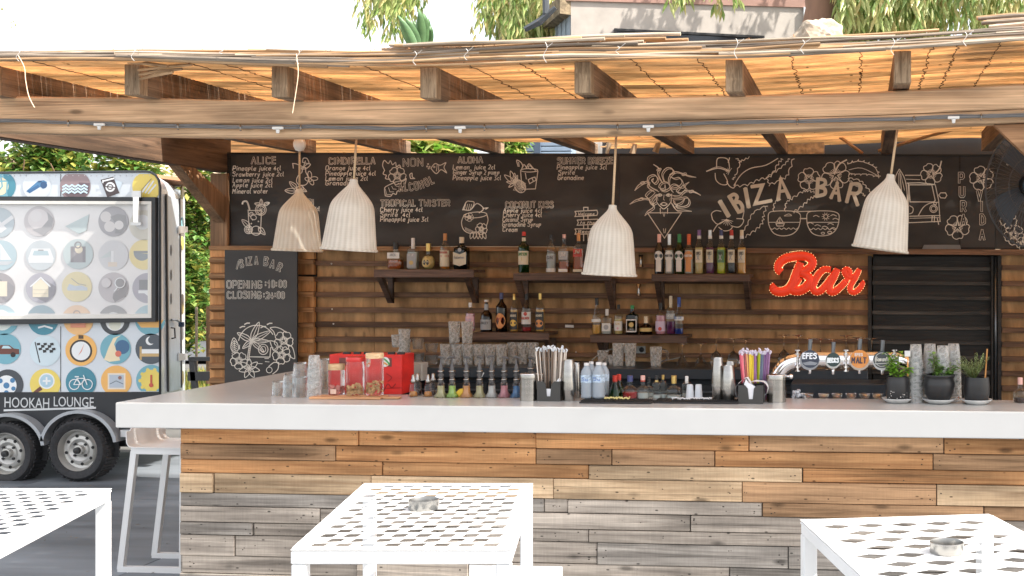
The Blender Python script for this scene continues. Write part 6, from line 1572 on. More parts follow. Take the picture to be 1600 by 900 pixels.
# ================================================================== RED SIGN
sg = thing('marquee_sign','glowing red script marquee sign reading Bar edged with tiny bulbs','neon sign',PY(1280,430,8.9))
M_sred = plain('sign_red',(.80,.042,.014),.45,var=.1,emit=.11)
M_sred.node_tree.nodes['Principled BSDF'].inputs['Emission Color'].default_value = (.90,.06,.014,1)
M_sside = plain('sign_side_red',(.35,.015,.01),.5)
m_b = plain('bulb_warm',(1,.62,.28),.4,emit=1.3)
YSG = 8.86
sf = lambda pts: [(1200+a/4, 380+b/4) for a,b in pts]
letters = {'letter_b': [[(84,182),(66,165),(66,140),(84,112),(120,92),(165,82),(215,78),(255,88),(277,115),(268,146),(240,168),(205,184)],[(205,120),(188,160),(172,205),(156,250),(128,288),(90,303),(52,300),(34,280),(48,264)],[(205,184),(240,200),(262,226),(252,258),(222,286),(184,298),(150,288),(170,250),(196,212)]],
           'letter_a': [[(392,166),(352,164),(318,192),(292,236),(280,274),(298,302),(330,296),(362,262),(392,222),(432,166)],[(436,160),(412,214),(386,262),(388,298),(412,304),(446,280),(486,238)]],
           'letter_r': [[(486,238),(504,206),(510,178),(492,164),(478,176),(490,200),(520,214),(548,196),(572,162)],[(572,162),(548,214),(518,262),(516,296),(540,306),(572,284),(590,252),(582,240)]]}
hb_ = {'letter_b': 30, 'letter_a': 24, 'letter_r': 19}
q4 = 1/4/SC(1280,YSG); allb = []
lk = 0
for nm, sts in letters.items():
    m = MB(); sd_ = MB()
    for st in sts:
        P = catmull([(a,b,0) for a,b in sf(st)],6); pw = [PY(p.x,p.y,YSG-.0007*lk) for p in P]; lk += 1
        N = len(pw); w0 = hb_[nm]
        rs = [w0*q4*(.80 + .20*math.sin(math.pi*min(1,max(0,(i+2)/(N+3))))) for i in range(N)]
        m.tube(pw, rs, 14, sx=.55, up=Vector((0,1,0)))
        for sgn in (1,-1):
            L_ = 0
            for i in range(1,N-1):
                d = (pw[i+1]-pw[i-1]).normalized(); nn = Vector((-d.z,0,d.x)); L_ += (pw[i]-pw[i-1]).length
                if L_ > .0095: L_ = 0; allb.append((pw[i] + nn*sgn*rs[i]*1.02 + Vector((0,-.012,0)), rs[i], nm, st))
    m.build(nm, M_sred, sg, smooth=True, world=True)
# keep only bulbs that lie on the outer outline
cent = []
for nm, sts in letters.items():
    for st in sts:
        P = catmull([(a,b,0) for a,b in sf(st)],6); N = len(P)
        for i,p in enumerate(P): cent.append((PY(p.x,p.y,YSG), hb_[nm]*q4*(.80 + .20*math.sin(math.pi*min(1,max(0,(i+2)/(N+3)))))))
m = MB()
for p, r, *_ in allb:
    if all(math.hypot(p.x-c.x, p.z-c.z) > rr*.93 for c, rr in cent): m.ball(p, .0021, 6)
o = m.build('bulbs', m_b, sg, smooth=True, world=True); o['kind'] = 'stuff'
m = MB()
for u,v in ((1250,430),(1300,432),(1330,445)):
    p = PY(u,v,8.86); m.box((p.x-.008,8.865,p.z-.008),(p.x+.008,8.94,p.z+.008))
m.build('wall_mount', M_black, sg, world=True)

# ================================================================== FAN
YFn = 7.2
c = PY(1614,292,YFn); fan = thing('cage_fan','large black caged fan at the top right in front of the chalkboard','fan',c); q = 1/SC(1610,YFn); Rf = 73*q; M_fan = plain('fan_black',(.09,.095,.10),.4,.3)
fan.rotation_euler.z = R(-14)
for k in range(60):
    a = 2*math.pi*k/60; m = MB(); pts = []
    for i in range(9):
        t_ = i/8; rr = Rf*(.14+.86*math.sin(t_*math.pi/2)); pts.append((rr*math.cos(a+t_*.25), -.13*math.cos(t_*math.pi/2)-.01, rr*math.sin(a+t_*.25)*1.30))
    m.tube(pts,.0019,4,cap=False); m.build('cage_wire', M_fan, fan)
m = MB()
for k in range(60):
    a = 2*math.pi*k/60; pts = [(Rf*(.2+.8*math.sin(t_*math.pi/2))*math.cos(a), .10*math.cos(t_*math.pi/2)+.01, Rf*(.2+.8*math.sin(t_*math.pi/2))*math.sin(a)*1.30) for t_ in (0,.33,.66,1)]; m.tube(pts,.0019,4,cap=False)
o = m.build('rear_cage', M_fan, fan)
for rr, y in ((1.0,0),(.75,-.085),(.45,-.122),(.15,-.138)):
    m = MB(); m.tube([(Rf*rr*math.cos(2*math.pi*k/48), y-.012, Rf*rr*math.sin(2*math.pi*k/48)*1.30) for k in range(49)],.0035 if rr < 1 else .007,6,cap=False); m.build('cage_ring', M_fan, fan, smooth=True)
m = MB(); m.lathe([(1e-5,-.15),(.045,-.145),(.05,-.13),(1e-5,-.12)],(0,0,0),20,M=Matrix.Rotation(R(90),4,'X')); m.ball((0,-.135,0),.05,14,sz=1); m.build('hub_badge', plain('badge_blue',(.10,.16,.24),.3), fan, smooth=True)
for k in range(4):
    m = MB(); N = 8
    for i in range(N+1):
        rr = Rf*(.14+.72*i/N)
        for j in range(3):
            a = k*math.pi/2 + .4 + (j-1)*(.42-.08*i/N) + .2*i/N; m.v.append((rr*math.cos(a), (j-1)*.022, rr*math.sin(a)*1.25))
    for i in range(N):
        for j in range(2): m.f.append([i*3+j,i*3+j+1,(i+1)*3+j+1,(i+1)*3+j]); m.m.append(0)
    o = m.build('blade', plain('fan_blade',(.05,.06,.075),.4), fan, smooth=True)
m = MB(); m.lathe([(.07,-.16),(.08,-.02),(1e-5,0)],(0,0,0),16,M=Matrix.Rotation(R(-90),4,'X')); m.tube([(0,.12,0),(0,.35,.15),(0,.55,.40)],.02,8); m.build('motor', M_fan, fan, smooth=True)

# ================================================================== TABLES
def rhomb_top(L1, L2, pa, pb):
    """sheet with a lattice of parallelogram cut-outs; L1 = width (x), L2 = depth (y); returns cut sheet"""
    m = MB(); nx_, ny_ = pa, pb; bw = .028
    ax, by = (L1-2*bw)/nx_, (L2-2*bw)/ny_
    z = 0
    # every lattice cell is a rectangle ax x by holding one slanted slot; alternate rows are shifted by half a cell
    for j in range(ny_):
        y0 = bw + j*by; y1 = y0+by; sh = 0 if j % 2 == 0 else .5
        xs_ = []
        cells = []
        i = -1
        while i < nx_+1:
            cx0 = bw + (i+sh)*ax; cells.append((cx0, cx0+ax)); i += 1
        cur = bw
        for (c0, c1) in cells:
            a0, a1 = c0 + ax*.10, c1 - ax*.24            # bottom edge of slot
            dx = ax*.16
            if a0 < bw+.001 or a1 + dx > L1-bw-.001: continue
            tl = by*.10
            ya, yb = y0+by*.03, y1-by*.03
            # solid left of the slot
            m.add([(cur,y0,z),(a0,ya,z),(a0+dx,yb-tl,z),(cur,y1,z)],[(0,1,2,3)])
            m.add([(cur,y0,z),(c1 if c1 < L1-bw else L1-bw,y0,z),(a1,ya+tl,z),(a0,ya,z)],[(0,1,2,3)])
            nx2 = c1 if c1 < L1-bw else L1-bw
            m.add([(cur,y1,z),(a0+dx,yb-tl,z),(a1+dx,yb,z),(nx2,y1,z)],[(0,1,2,3)])
            m.add([(a1,ya+tl,z),(nx2,y0,z),(nx2,y1,z),(a1+dx,yb,z)],[(0,1,2,3)])
            cur = nx2
        if cur < L1-bw-1e-6: m.add([(cur,y0,z),(L1-bw,y0,z),(L1-bw,y1,z),(cur,y1,z)],[(0,1,2,3)])
    return m, bw
def cube_top(L1, L2):
    """tumbling block lattice: flat rhombs, sunk rhombs and open rhombs"""
    bw = .03; P = .104; rho = P/math.sqrt(3); m = MB()
    def clip(poly):
        for ax, lim, sg in ((0,bw,1),(0,L1-bw,-1),(1,bw,1),(1,L2-bw,-1)):
            out = []
            for i in range(len(poly)):
                a, b = poly[i-1], poly[i]; da, db = (a[ax]-lim)*sg, (b[ax]-lim)*sg
                if da*db < 0: t = da/(da-db); out.append((a[0]+(b[0]-a[0])*t, a[1]+(b[1]-a[1])*t))
                if db >= 0: out.append(b)
            poly = out
            if len(poly) < 3: return []
        return poly
    for j in range(-1, int(L2/(1.5*rho))+2):
        for i in range(-1, int(L1/P)+2):
            cx, cy = bw+(i+.5*(j % 2))*P, bw+j*1.5*rho
            V = {a: (cx+rho*math.cos(R(a)), cy+rho*math.sin(R(a))) for a in (30,90,150,210,270,330)}; c = (cx,cy)
            edge = not (bw < cx-P/2+.001 and cx+P/2 < L1-bw+.001 and bw-.03 < cy and cy+rho < L2-bw)
            for q in ([c,V[150],V[210],V[270]],[c,V[270],V[330],V[30]]) + (([c,V[30],V[90],V[150]],) if edge else ()):
                p = clip(q)
                if p: m.add([(x, y, 0) for x, y in p], [tuple(range(len(p)))])
    return m, bw
def table(label, O, ex, ey, L1, L2, zt_, pa, pb, cubes=False, keep='r'):
    t = thing('patio_table', label, 'table', O, 'white perforated metal patio tables')
    SK = Matrix(((ex.x,ey.x,0,0),(ex.y,ey.y,0,0),(0,0,1,0),(0,0,0,1)))
    z0 = zt_
    m, bw = cube_top(L1, L2) if cubes else rhomb_top(L1, L2, pa, pb)
    m.v = [(x, y, z0+z) for x, y, z in m.v]
    for (a,b) in (((0,0),(L1,bw)),((0,L2-bw),(L1,L2)),((0,bw),(bw,L2-bw)),((L1-bw,bw),(L1,L2-bw))): m.add([(a[0],a[1],z0),(b[0],a[1],z0),(b[0],b[1],z0),(a[0],b[1],z0)],[(0,1,2,3)])
    bm = bmesh.new(); me0 = m.mesh('table_top', M_wmetal); bm.from_mesh(me0); bmesh.ops.remove_doubles(bm, verts=bm.verts[:], dist=1e-5)
    bmesh.ops.solidify(bm, geom=bm.faces[:], thickness=.002); bmesh.ops.recalc_face_normals(bm, faces=bm.faces[:]); bm.to_mesh(me0); bm.free(); me0.transform(SK)
    link('table_top', me0, t)
    lw = .044
    for (a,b) in (((0,0),(L1,.012)),((0,L2-.012),(L1,L2)),((0,.0125),(.012,L2-.0125)),((L1-.012,.0125),(L1,L2-.0125))):
        mm = MB(); mm.cbox((a[0],a[1],z0-(.040 if a[1] == 0 or (a[0] == 0) == (keep == 'l') and a[1] < .02 else .013)),(b[0],b[1],z0-.0045),.003); mm.build('apron', M_wmetal, t).data.transform(SK)
    for (x,y) in ((0,0),(L1-lw,0),(0,L2-lw),(L1-lw,L2-lw)):
        mm = MB(); mm.cbox((x+.0008,y+.0008,0),(x+lw-.0008,y+lw-.0008,z0-.041),.004); mm.build('leg', M_wmetal, t).data.transform(SK)
    return t
ZT = 1.02
def fit_table(label, nl, nr, fl, pa, pb, z=ZT, L2=None):
    """corners in the photo: near left, near right, far left"""
    O, X, Yv = PZ(*nl,z), PZ(*nr,z), PZ(*fl,z); ex = (X-O).normalized(); L1 = (X-O).length; ey = (Yv-O).normalized(); L2_ = L2 or (Yv-O).length
    O.z = 0; return table(label, O, ex, ey, L1, L2_, z, pa, pb)
t_mid = fit_table('white perforated patio table in front of the bar middle with a steel ashtray',(454,859),(799,859),(570,755),8,16)
# left table: only its far right corner is in view
c = PZ(175,763,ZT); exl = (PZ(175,763,ZT)-PZ(-200,763,ZT)).normalized(); eyl = c - PZ(0,852,ZT); eyl.normalize(); O = c - exl*.60 - eyl*.98; O.z = 0
table('white perforated patio table cut off by the left edge of the photo', O, exl, eyl, .60, .98, ZT, 8, 16)
A, B = PZ(1250,812,ZT), PZ(1545,803,ZT); exr = (B-A).normalized(); L1 = (B-A).length; eyr = (A - PZ(1345,900,ZT)).normalized(); O = A - eyr*.98; O.z = 0
t_r = table('white perforated patio table at the lower right with a steel ashtray', O, exr, eyr, L1, .98, ZT, 6, 14, cubes=True, keep='l')
def ashtray(u, vb, w_, lb):
    p = PZ(u,vb,ZT); p.z = ZT+.001; s = 1/SC(u,p.y); r = w_/2*s; m = MB(); h = r*.62; p.y += r*.8
    m.lathe([(1e-5,0),(r*.97,0),(r,.002),(r,h),(r*.96,h+.001),(r*.93,h-.002),(r*.92,.004),(1e-5,.003)],(0,0,0),36)
    o = autosmooth(m.build('ashtray', plain('satin_steel',(.30,.295,.28),.32,.9)),40); o.location = p
    tag(o,lb,'ashtray','steel ashtrays on the patio tables')
ashtray(655,799,47,'round steel ashtray on the middle patio table'); ashtray(1481,869,54,'round steel ashtray on the lower right patio table')
# ================================================================== STOOLS
def stool(label, loc, rz, first=None):
    t = thing('bar_stool', label, 'stool', loc, 'white sheet metal bar stools', rz)
    # bent sheet: back panel rising on the -x side, curving into the seat
    prof = [(-.19,.875),(-.19,.80),(-.188,.765),(-.178,.745),(-.158,.735),(-.13,.733),(.19,.733)]
    m = MB(); wd = .19
    P = [(x,z) for x,z in prof]
    for x,z in P:
        m.v += [(x,-wd,z),(x,wd,z)]
    for i in range(len(P)-1): m.f.append([2*i,2*i+1,2*i+3,2*i+2]); m.m.append(0)
    # rounded upper corners of the back
    me = m.mesh('seat_shell', M_wmetal, True); bm = bmesh.new(); bm.from_mesh(me)
    bm.verts.ensure_lookup_table(); bmesh.ops.bevel(bm, geom=[bm.verts[0],bm.verts[1]], offset=.045, segments=5, affect='VERTICES')
    bmesh.ops.solidify(bm, geom=bm.faces[:], thickness=.005); bmesh.ops.recalc_face_normals(bm, faces=bm.faces[:]); bm.to_mesh(me); bm.free(); me.set_sharp_from_angle(angle=R(40)); link('seat_shell', me, t)
    for y in (-.165,.165):
        m = MB(); y0, y1 = y-.014, y+.014; k = .036
        nb = [0]
        def bar(a, b):
            nb[0] += 1; y0, y1 = y-.014-.0006*nb[0], y+.014+.0006*nb[0]
            a, b = Vector((a[0],0,a[1])), Vector((b[0],0,b[1])); d = (b-a).normalized(); n = Vector((-d.z,0,d.x))*k/2
            q = [a-n, b-n, b+n, a+n]; m.add([(p.x,y0,p.z) for p in q]+[(p.x,y1,p.z) for p in q],[(0,1,2,3),(7,6,5,4),(0,4,5,1),(1,5,6,2),(2,6,7,3),(3,7,4,0)])
        bar((-.15,.71),(-.235,.014)); bar((.155,.71),(.150,.014)); bar((-.249,.014),(.164,.0145)); bar((-.164,.715),(.169,.7145))
        m.build('leg_frame', M_wmetal, t)
    return t
a = PY(185,893,6.45); stool('white metal bar stool tucked under the left end of the bar counter', (a.x+.249, 6.62, 0), 0)
b = PZ(806,884,.875); stool('white metal bar stool with only its rounded back showing beside the middle table', (b.x, b.y-.19, 0), R(-90))
# ================================================================== FOOD TRAILER
YT = 9.25
def T3(u, v, dy=0.0): p = PY(u, v, YT); return Vector((p.x, YT+dy, p.z))
tr_ = thing('food_trailer','white printed twin axle food trailer with round picture stickers parked left of the bar','trailer',T3(120,748))
M_vinyl = plain('white_vinyl_wrap',(.66,.71,.75),.22,var=.08,scale=(.9,.9,2.2),coat=.3)
M_skirt = plain('black_vinyl',(.022,.024,.028),.35,var=.15)
M_alu = plain('aluminium_trim',(.62,.62,.62),.3,.7)
xl = T3(-420,300).x
xr, zt_, zb_ = T3(250,300).x, T3(200,269).z, T3(100,676).z
zmid = T3(100,613).z
xe = PY(289,300,11.1).x
# body: rounded top right corner profile extruded back, rear face slanting
prof = [(xl,zb_),(xr,zb_),(xr,zt_-.13),(xr-.012,zt_-.07),(xr-.04,zt_-.03),(xr-.09,zt_-.004),(xr-.13,zt_),(xl,zt_)]
m = MB(); n = len(prof); sh = xe-xr
bv = [(x,YT,z) for x,z in prof]; bk_ = [(x+(sh if x > xl+.01 else 0),11.1,z) for x,z in prof]
m.add(bv+bk_, [list(range(n)), [n+i for i in range(n)][::-1]] + [[(i+1)%n,i,n+i,n+(i+1)%n] for i in range(n)]); autosmooth(m.build('trailer_body', M_vinyl, tr_, world=True),40)
m = MB(); a, b = T3(-420,634), T3(256,612); 
m.add([(xl,YT-.006,T3(0,618).z),(T3(250,612).x,YT-.006,T3(250,612).z),(T3(250,612).x,YT-.006,T3(250,668).z),(T3(196,676).x,YT-.006,T3(196,676).z),(xl,YT-.006,zb_-.02)],[(0,1,2,3,4)]); m.build('skirt', M_skirt, tr_, world=True)
m = MB(); m.tube([(xl,YT-.004,zt_+.004),(xr-.13,YT-.004,zt_+.004),(xr-.085,YT-.004,zt_),(xr-.035,YT-.004,zt_-.028),(xr-.008,YT-.004,zt_-.07),(xr+.004,YT-.004,zt_-.13),(xr+.004,YT-.004,zb_)],.010,6); m.build('edge_trim', plain('dark_trim',(.07,.075,.08),.3,.5), tr_, smooth=True, world=True)
m = MB(); m.box((xl,9.5,zt_+.0),(xr-.4,10.9,zt_+.03)); m.build('roof_cap', plain('rusty_cap',(.45,.22,.12),.7), tr_, world=True)
# rear face pieces
def RF(u, v, out=.012):
    """point on the slanted rear face"""
    P0 = Vector((xr,YT,0)); d = Vector((xe-xr,11.1-YT,0)); k = (u-PXC)/F
    dirx, diry = k*CT-ST, k*ST+CT
    den = dirx*d.y - diry*d.x; tt = (P0.x*d.y - P0.y*d.x)/den
    p = Vector((dirx*tt, diry*tt, CZ-(v-HOR)/F*tt)); nn = Vector((d.y,-d.x,0)).normalized(); return p + nn*out
def rpoly(uv, out, name, mt):
    P = [RF(u,v,out) for u,v in uv]; Q = [RF(u,v,out-.012) for u,v in uv]; n = len(P)
    m = MB(); m.add(P+Q,[list(range(n)),[n+i for i in range(n)][::-1]]+[[(i+1)%n,i,n+i,n+(i+1)%n] for i in range(n)]); return m.build(name, mt, tr_, world=True)
rpoly([(258.5,305),(277,312),(280,608),(262,612)],.014,'rear_door',plain('door_pale_blue',(.46,.55,.62),.25,var=.05))
rpoly([(257,303),(258.4,303),(261.5,612),(260,612)],.018,'door_frame',M_skirt)
rpoly([(278,310),(279.2,310),(282,606),(280.8,606)],.018,'door_frame',M_skirt)
for v in (359,558): rpoly([(274,v-6),(288,v-5),(288,v+4),(274,v+6)],.03,'hinge',M_alu)
for v,h in ((391,9),(430,9),(467,9)):
    kk = [(264.5+1.6*math.cos(t*.6), v+h*math.sin(t*.6)) for t in range(10)]; rpoly(kk,.0155,'logo_mark',plain('print_black',(.06,.07,.08),.5))
m = MB(); m.tube([RF(262,500,.03),RF(266,500,.05),RF(270,503,.05)],.010,6); m.build('latch', M_dsteel, tr_, world=True)
m = MB(); p = RF(272,505,.06); m.cbox((p.x-.02,p.y-.02,p.z-.035),(p.x+.022,p.y+.02,p.z+.01),.006,M=None); m.build('padlock', plain('padlock_blue',(.03,.05,.09),.35,.4), tr_, world=True)
m = MB(); m.tube([RF(263,512,.02),RF(263,513,.05),RF(264,528,.05),RF(264,529,.02)],.007,6); m.build('door_handle', M_black, tr_, world=True)
for k,(v,c) in enumerate(((300,(.55,.5,.25)),(350,(.2,.4,.45)),(380,(.6,.5,.15)),(470,(.10,.10,.11)),(480,(.5,.4,.15)),(520,(.35,.38,.4)),(590,(.6,.5,.2)))):
    rpoly([(283+.8*math.cos(t*.7)*2.4, v+11*math.sin(t*.7)) for t in range(9)],.0155,'side_sticker',plain('side_print_%d'%k,c,.35))
# hatch
def tq(u0,v0,u1,v1,du,dv,y0,y1,name,mt):
    pass
HQ = [(-60,307.5),(246.5,306),(246.5,497.5),(-60,507.5)]
def tpoly(uv, y, th, name, mt): 
    P = [T3(u,v) for u,v in uv]; n = len(P); m = MB(); m.add([(p.x,YT-y,p.z) for p in P]+[(p.x,YT-y+th,p.z) for p in P],[list(range(n))[::-1],[n+i for i in range(n)]]+[[i,(i+1)%n,n+(i+1)%n,n+i] for i in range(n)]); return m.build(name, mt, tr_, world=True)
M_rub = plain('rubber_seal',(.03,.032,.035),.4)
for q in ([(-60,307),(247.5,308.5),(247.5,314.5),(-60,313.5)],[(-60,499.5),(247.5,497),(247.5,502.5),(-60,508)],[(242.5,314.6),(247.5,314.6),(247.5,496.9),(242.5,496.9)]): tpoly(q,.045,.045,'hatch_seal',M_rub)
M_hf = plain('hatch_frame_pale',(.74,.72,.66),.3,var=.05)
for q in ([(-60,314),(242,315),(242,320),(-60,319)],[(-60,493),(242,490.5),(242,496.5),(-60,499)],[(236.5,320.2),(242,320.2),(242,490.3),(236.5,490.3)]): tpoly(q,.050,.04,'hatch_frame',M_hf)
M_haz = plain('hazy_hatch_panel',(.74,.73,.72),.16,var=.09,scale=(1.5,1.5,2.5),coat=.5)
tpoly([(-60,319),(237,320.2),(237,490.6),(-60,493.2)],.020,.015,'hatch_panel',M_haz)
tpoly([(214,299),(228,299),(228,309),(214,309)],.07,.02,'hatch_hinge',M_alu); tpoly([(216.5,309),(225.5,309),(224,352),(217,352)],.075,.02,'hatch_strut',M_chrome); tpoly([(213,348),(229,348),(229,352.5),(213,352.5)],.08,.02,'strut_foot',M_alu)
# round printed stickers
IC = {}
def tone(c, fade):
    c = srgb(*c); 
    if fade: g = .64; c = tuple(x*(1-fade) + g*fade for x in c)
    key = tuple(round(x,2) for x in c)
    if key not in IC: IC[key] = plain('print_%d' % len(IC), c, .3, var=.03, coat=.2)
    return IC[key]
TEAL, DTEAL, GREY, DGREY, YEL, ORG, BLU, BRN, PALE, CRM, WHT, MAU = (120,176,190),(74,140,158),(120,122,128),(72,76,82),(236,212,106),(240,184,104),(78,130,172),(112,68,58),(206,216,220),(238,222,186),(236,238,238),(112,94,100)
def icon(u, v, r, bgc, glyphs, fade=0.0, y=.0035, clip=None):
    if fade: y = .0235
    mats, idx = [], {}
    def mi(c):
        mt = tone(c, fade)
        if mt.name not in idx: idx[mt.name] = len(mats); mats.append(mt)
        return idx[mt.name]
    m = MB(); lay = [0]
    def poly(pts, c):
        if clip: pts = [(a, min(max(b, clip[0]), clip[1])) for a,b in pts]; pts = [(min(a,clip[2]),b) for a,b in pts]
        lay[0] += 1; P = [T3(a,b) for a,b in pts]; b0 = len(m.v); m.v += [(p.x,YT-y-.0003*lay[0],p.z) for p in P]; m.f.append([b0+i for i in range(len(P))][::-1]); m.m.append(mi(c))
    circ = lambda x,y_,rr,n=24,a0=0,a1=360: [(u+(x+rr*math.cos(R(a0+(a1-a0)*i/n)))*r, v-(y_+rr*math.sin(R(a0+(a1-a0)*i/n)))*r) for i in range(n)]
    if bgc: poly(circ(0,0,1,30), bgc)
    for g in glyphs:
        if g[0] == 'p': poly([(u+a*r, v-b*r) for a,b in g[2]], g[1])
        elif g[0] == 'c': poly(circ(g[2],g[3],g[4]), g[1])
        elif g[0] == 'h': poly(circ(g[2],g[3],g[4],16,g[5],g[6]), g[1])
        elif g[0] == 'r':
            x0,y0,x1,y1 = g[2:6]; poly([(u+x0*r,v-y0*r),(u+x1*r,v-y0*r),(u+x1*r,v-y1*r),(u+x0*r,v-y1*r)], g[1])
        elif g[0] == 'l':
            w_, pts = g[2], g[3]
            for (x0,y0),(x1,y1) in zip(pts,pts[1:]):
                d = Vector((x1-x0,y1-y0)); n_ = Vector((-d.y,d.x)).normalized()*w_/2; e = d.normalized()*w_*.3
                poly([(u+(x0-e.x+n_.x)*r,v-(y0-e.y+n_.y)*r),(u+(x1+e.x+n_.x)*r,v-(y1+e.y+n_.y)*r),(u+(x1+e.x-n_.x)*r,v-(y1+e.y-n_.y)*r),(u+(x0-e.x-n_.x)*r,v-(y0-e.y-n_.y)*r)], g[1])
        elif g[0] == 'o':
            x,y_,rr,w_ = g[2:6]
            for i in range(16):
                a,b = 2*math.pi*i/16, 2*math.pi*(i+1)/16; poly([(u+(x+q_*math.cos(t))*r, v-(y_+q_*math.sin(t))*r) for q_,t in ((rr,a),(rr,b),(rr-w_,b),(rr-w_,a))], g[1])
    m.build('round_sticker', mats, tr_, world=True)
wave = lambda y0: [(-.8+.2*i, y0+(.06 if i%2 else -.06)) for i in range(9)]
r0 = 24
icon(2,291,23,TEAL,[('h',DTEAL,0,0,1,-60,90),('c',CRM,-.1,0,.62),('l',TEAL,.1,[(-.6,.3),(.4,.35)]),('l',TEAL,.1,[(.0,.6),(.1,0),(-.3,-.5)]),('l',TEAL,.1,[(.45,.3),(.4,-.4)])],clip=(272,309,999))
icon(58,291,22,(214,220,224),[('p',BLU,[(-.75,-.35),(-.5,-.5),(.25,-.05),(.45,-.2),(.7,.05),(.72,.3),(.5,.42),(.1,.38)]),('p',(60,106,150),[(-.75,-.35),(-.5,-.5),(.2,-.05),(.1,.1)]),('c',(56,90,130),.5,.08,.24),('r',(44,70,100),.1,.28,.35,.36)],clip=(272,309,999))
icon(118,291,24,(150,130,132),[('p',MAU,[(-.7,-.55),(.1,-.1),(.25,.25),(.95,.2),(.9,-.4),(.6,-.75),(-.3,-.8)]),('l',(206,232,244),.11,wave(.02)),('l',(206,232,244),.11,wave(-.18)),('l',(206,232,244),.11,wave(-.38))],clip=(272,309,999))
icon(174,291,24,None,[('p',(200,214,224),[(.1,.5),(.75,.25),(.4,-.6),(-.1,-.4)]),('p',(74,62,64),[(-.68,.42),(.15,.62),(.55,-.45),(-.25,-.72)]),('c',WHT,-.05,-.05,.32),('o',(74,62,64),-.05,-.05,.2,.06),('l',(74,62,64),.06,[(-.36,-.02),(.26,-.08)]),('l',WHT,.08,[(-.5,.38),(-.5,.22)]),('l',WHT,.1,[(-.45,.34),(.2,.5)])],clip=(272,311,999))
icon(230,291,23,YEL,[('l',WHT,.1,[(-.3,-.4),(.15,.3)]),('l',WHT,.1,[(-.1,-.45),(.45,.35)]),('l',WHT,.1,[(.1,-.5),(.6,.1)]),('l',(160,140,90),.05,[(-.4,-.3),(.3,.5)])],clip=(272,309,248))
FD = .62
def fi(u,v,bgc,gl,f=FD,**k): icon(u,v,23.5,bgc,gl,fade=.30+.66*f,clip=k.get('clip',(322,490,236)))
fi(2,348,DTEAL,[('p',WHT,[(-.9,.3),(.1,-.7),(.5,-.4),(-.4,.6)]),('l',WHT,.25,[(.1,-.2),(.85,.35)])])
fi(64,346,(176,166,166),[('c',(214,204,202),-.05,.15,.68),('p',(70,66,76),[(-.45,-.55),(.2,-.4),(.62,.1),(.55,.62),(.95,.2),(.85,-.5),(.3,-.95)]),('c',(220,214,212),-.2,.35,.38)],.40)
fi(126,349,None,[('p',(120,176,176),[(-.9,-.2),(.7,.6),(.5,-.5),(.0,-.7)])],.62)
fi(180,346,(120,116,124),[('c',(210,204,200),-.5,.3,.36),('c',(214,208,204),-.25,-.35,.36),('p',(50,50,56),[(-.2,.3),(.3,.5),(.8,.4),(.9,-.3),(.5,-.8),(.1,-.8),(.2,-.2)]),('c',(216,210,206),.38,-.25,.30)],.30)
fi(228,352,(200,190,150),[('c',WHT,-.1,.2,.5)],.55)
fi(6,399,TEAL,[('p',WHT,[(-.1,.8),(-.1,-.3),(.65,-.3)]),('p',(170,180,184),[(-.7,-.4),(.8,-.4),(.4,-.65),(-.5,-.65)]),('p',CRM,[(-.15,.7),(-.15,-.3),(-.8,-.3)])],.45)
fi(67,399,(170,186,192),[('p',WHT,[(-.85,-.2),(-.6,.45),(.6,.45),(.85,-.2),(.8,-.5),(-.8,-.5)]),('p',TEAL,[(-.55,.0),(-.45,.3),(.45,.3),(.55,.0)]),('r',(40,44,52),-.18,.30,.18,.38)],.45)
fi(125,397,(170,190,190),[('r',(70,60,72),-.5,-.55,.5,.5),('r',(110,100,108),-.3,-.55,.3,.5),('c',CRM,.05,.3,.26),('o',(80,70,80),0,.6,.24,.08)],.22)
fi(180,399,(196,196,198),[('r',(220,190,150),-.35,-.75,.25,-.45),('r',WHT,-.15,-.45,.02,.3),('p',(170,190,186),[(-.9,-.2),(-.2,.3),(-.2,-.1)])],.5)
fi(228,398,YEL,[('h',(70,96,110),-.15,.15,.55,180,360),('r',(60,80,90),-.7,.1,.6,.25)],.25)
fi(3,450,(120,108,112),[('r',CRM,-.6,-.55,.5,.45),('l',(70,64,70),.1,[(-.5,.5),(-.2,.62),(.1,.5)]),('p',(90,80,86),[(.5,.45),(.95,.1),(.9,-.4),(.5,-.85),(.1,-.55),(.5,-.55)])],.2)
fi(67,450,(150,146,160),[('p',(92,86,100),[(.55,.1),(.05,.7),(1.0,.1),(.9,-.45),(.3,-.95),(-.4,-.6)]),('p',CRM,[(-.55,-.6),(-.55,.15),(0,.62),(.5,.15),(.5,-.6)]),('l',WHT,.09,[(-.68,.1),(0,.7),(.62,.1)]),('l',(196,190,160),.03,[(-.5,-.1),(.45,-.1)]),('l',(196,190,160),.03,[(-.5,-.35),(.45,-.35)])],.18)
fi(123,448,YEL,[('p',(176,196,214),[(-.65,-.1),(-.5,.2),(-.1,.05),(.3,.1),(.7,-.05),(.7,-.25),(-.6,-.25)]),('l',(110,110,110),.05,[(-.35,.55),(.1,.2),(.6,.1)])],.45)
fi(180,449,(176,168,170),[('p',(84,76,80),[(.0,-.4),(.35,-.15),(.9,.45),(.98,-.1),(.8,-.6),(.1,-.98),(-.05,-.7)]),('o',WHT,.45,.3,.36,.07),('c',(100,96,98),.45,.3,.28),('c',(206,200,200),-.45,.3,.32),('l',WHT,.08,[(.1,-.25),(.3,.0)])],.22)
fi(233,450,(150,148,158),[('r',(64,70,80),-.55,-.1,.6,.55),('r',WHT,-.6,-.35,.6,-.15),('p',WHT,[(-.2,-.35),(.4,-.35),(.4,-.6)])],.2)
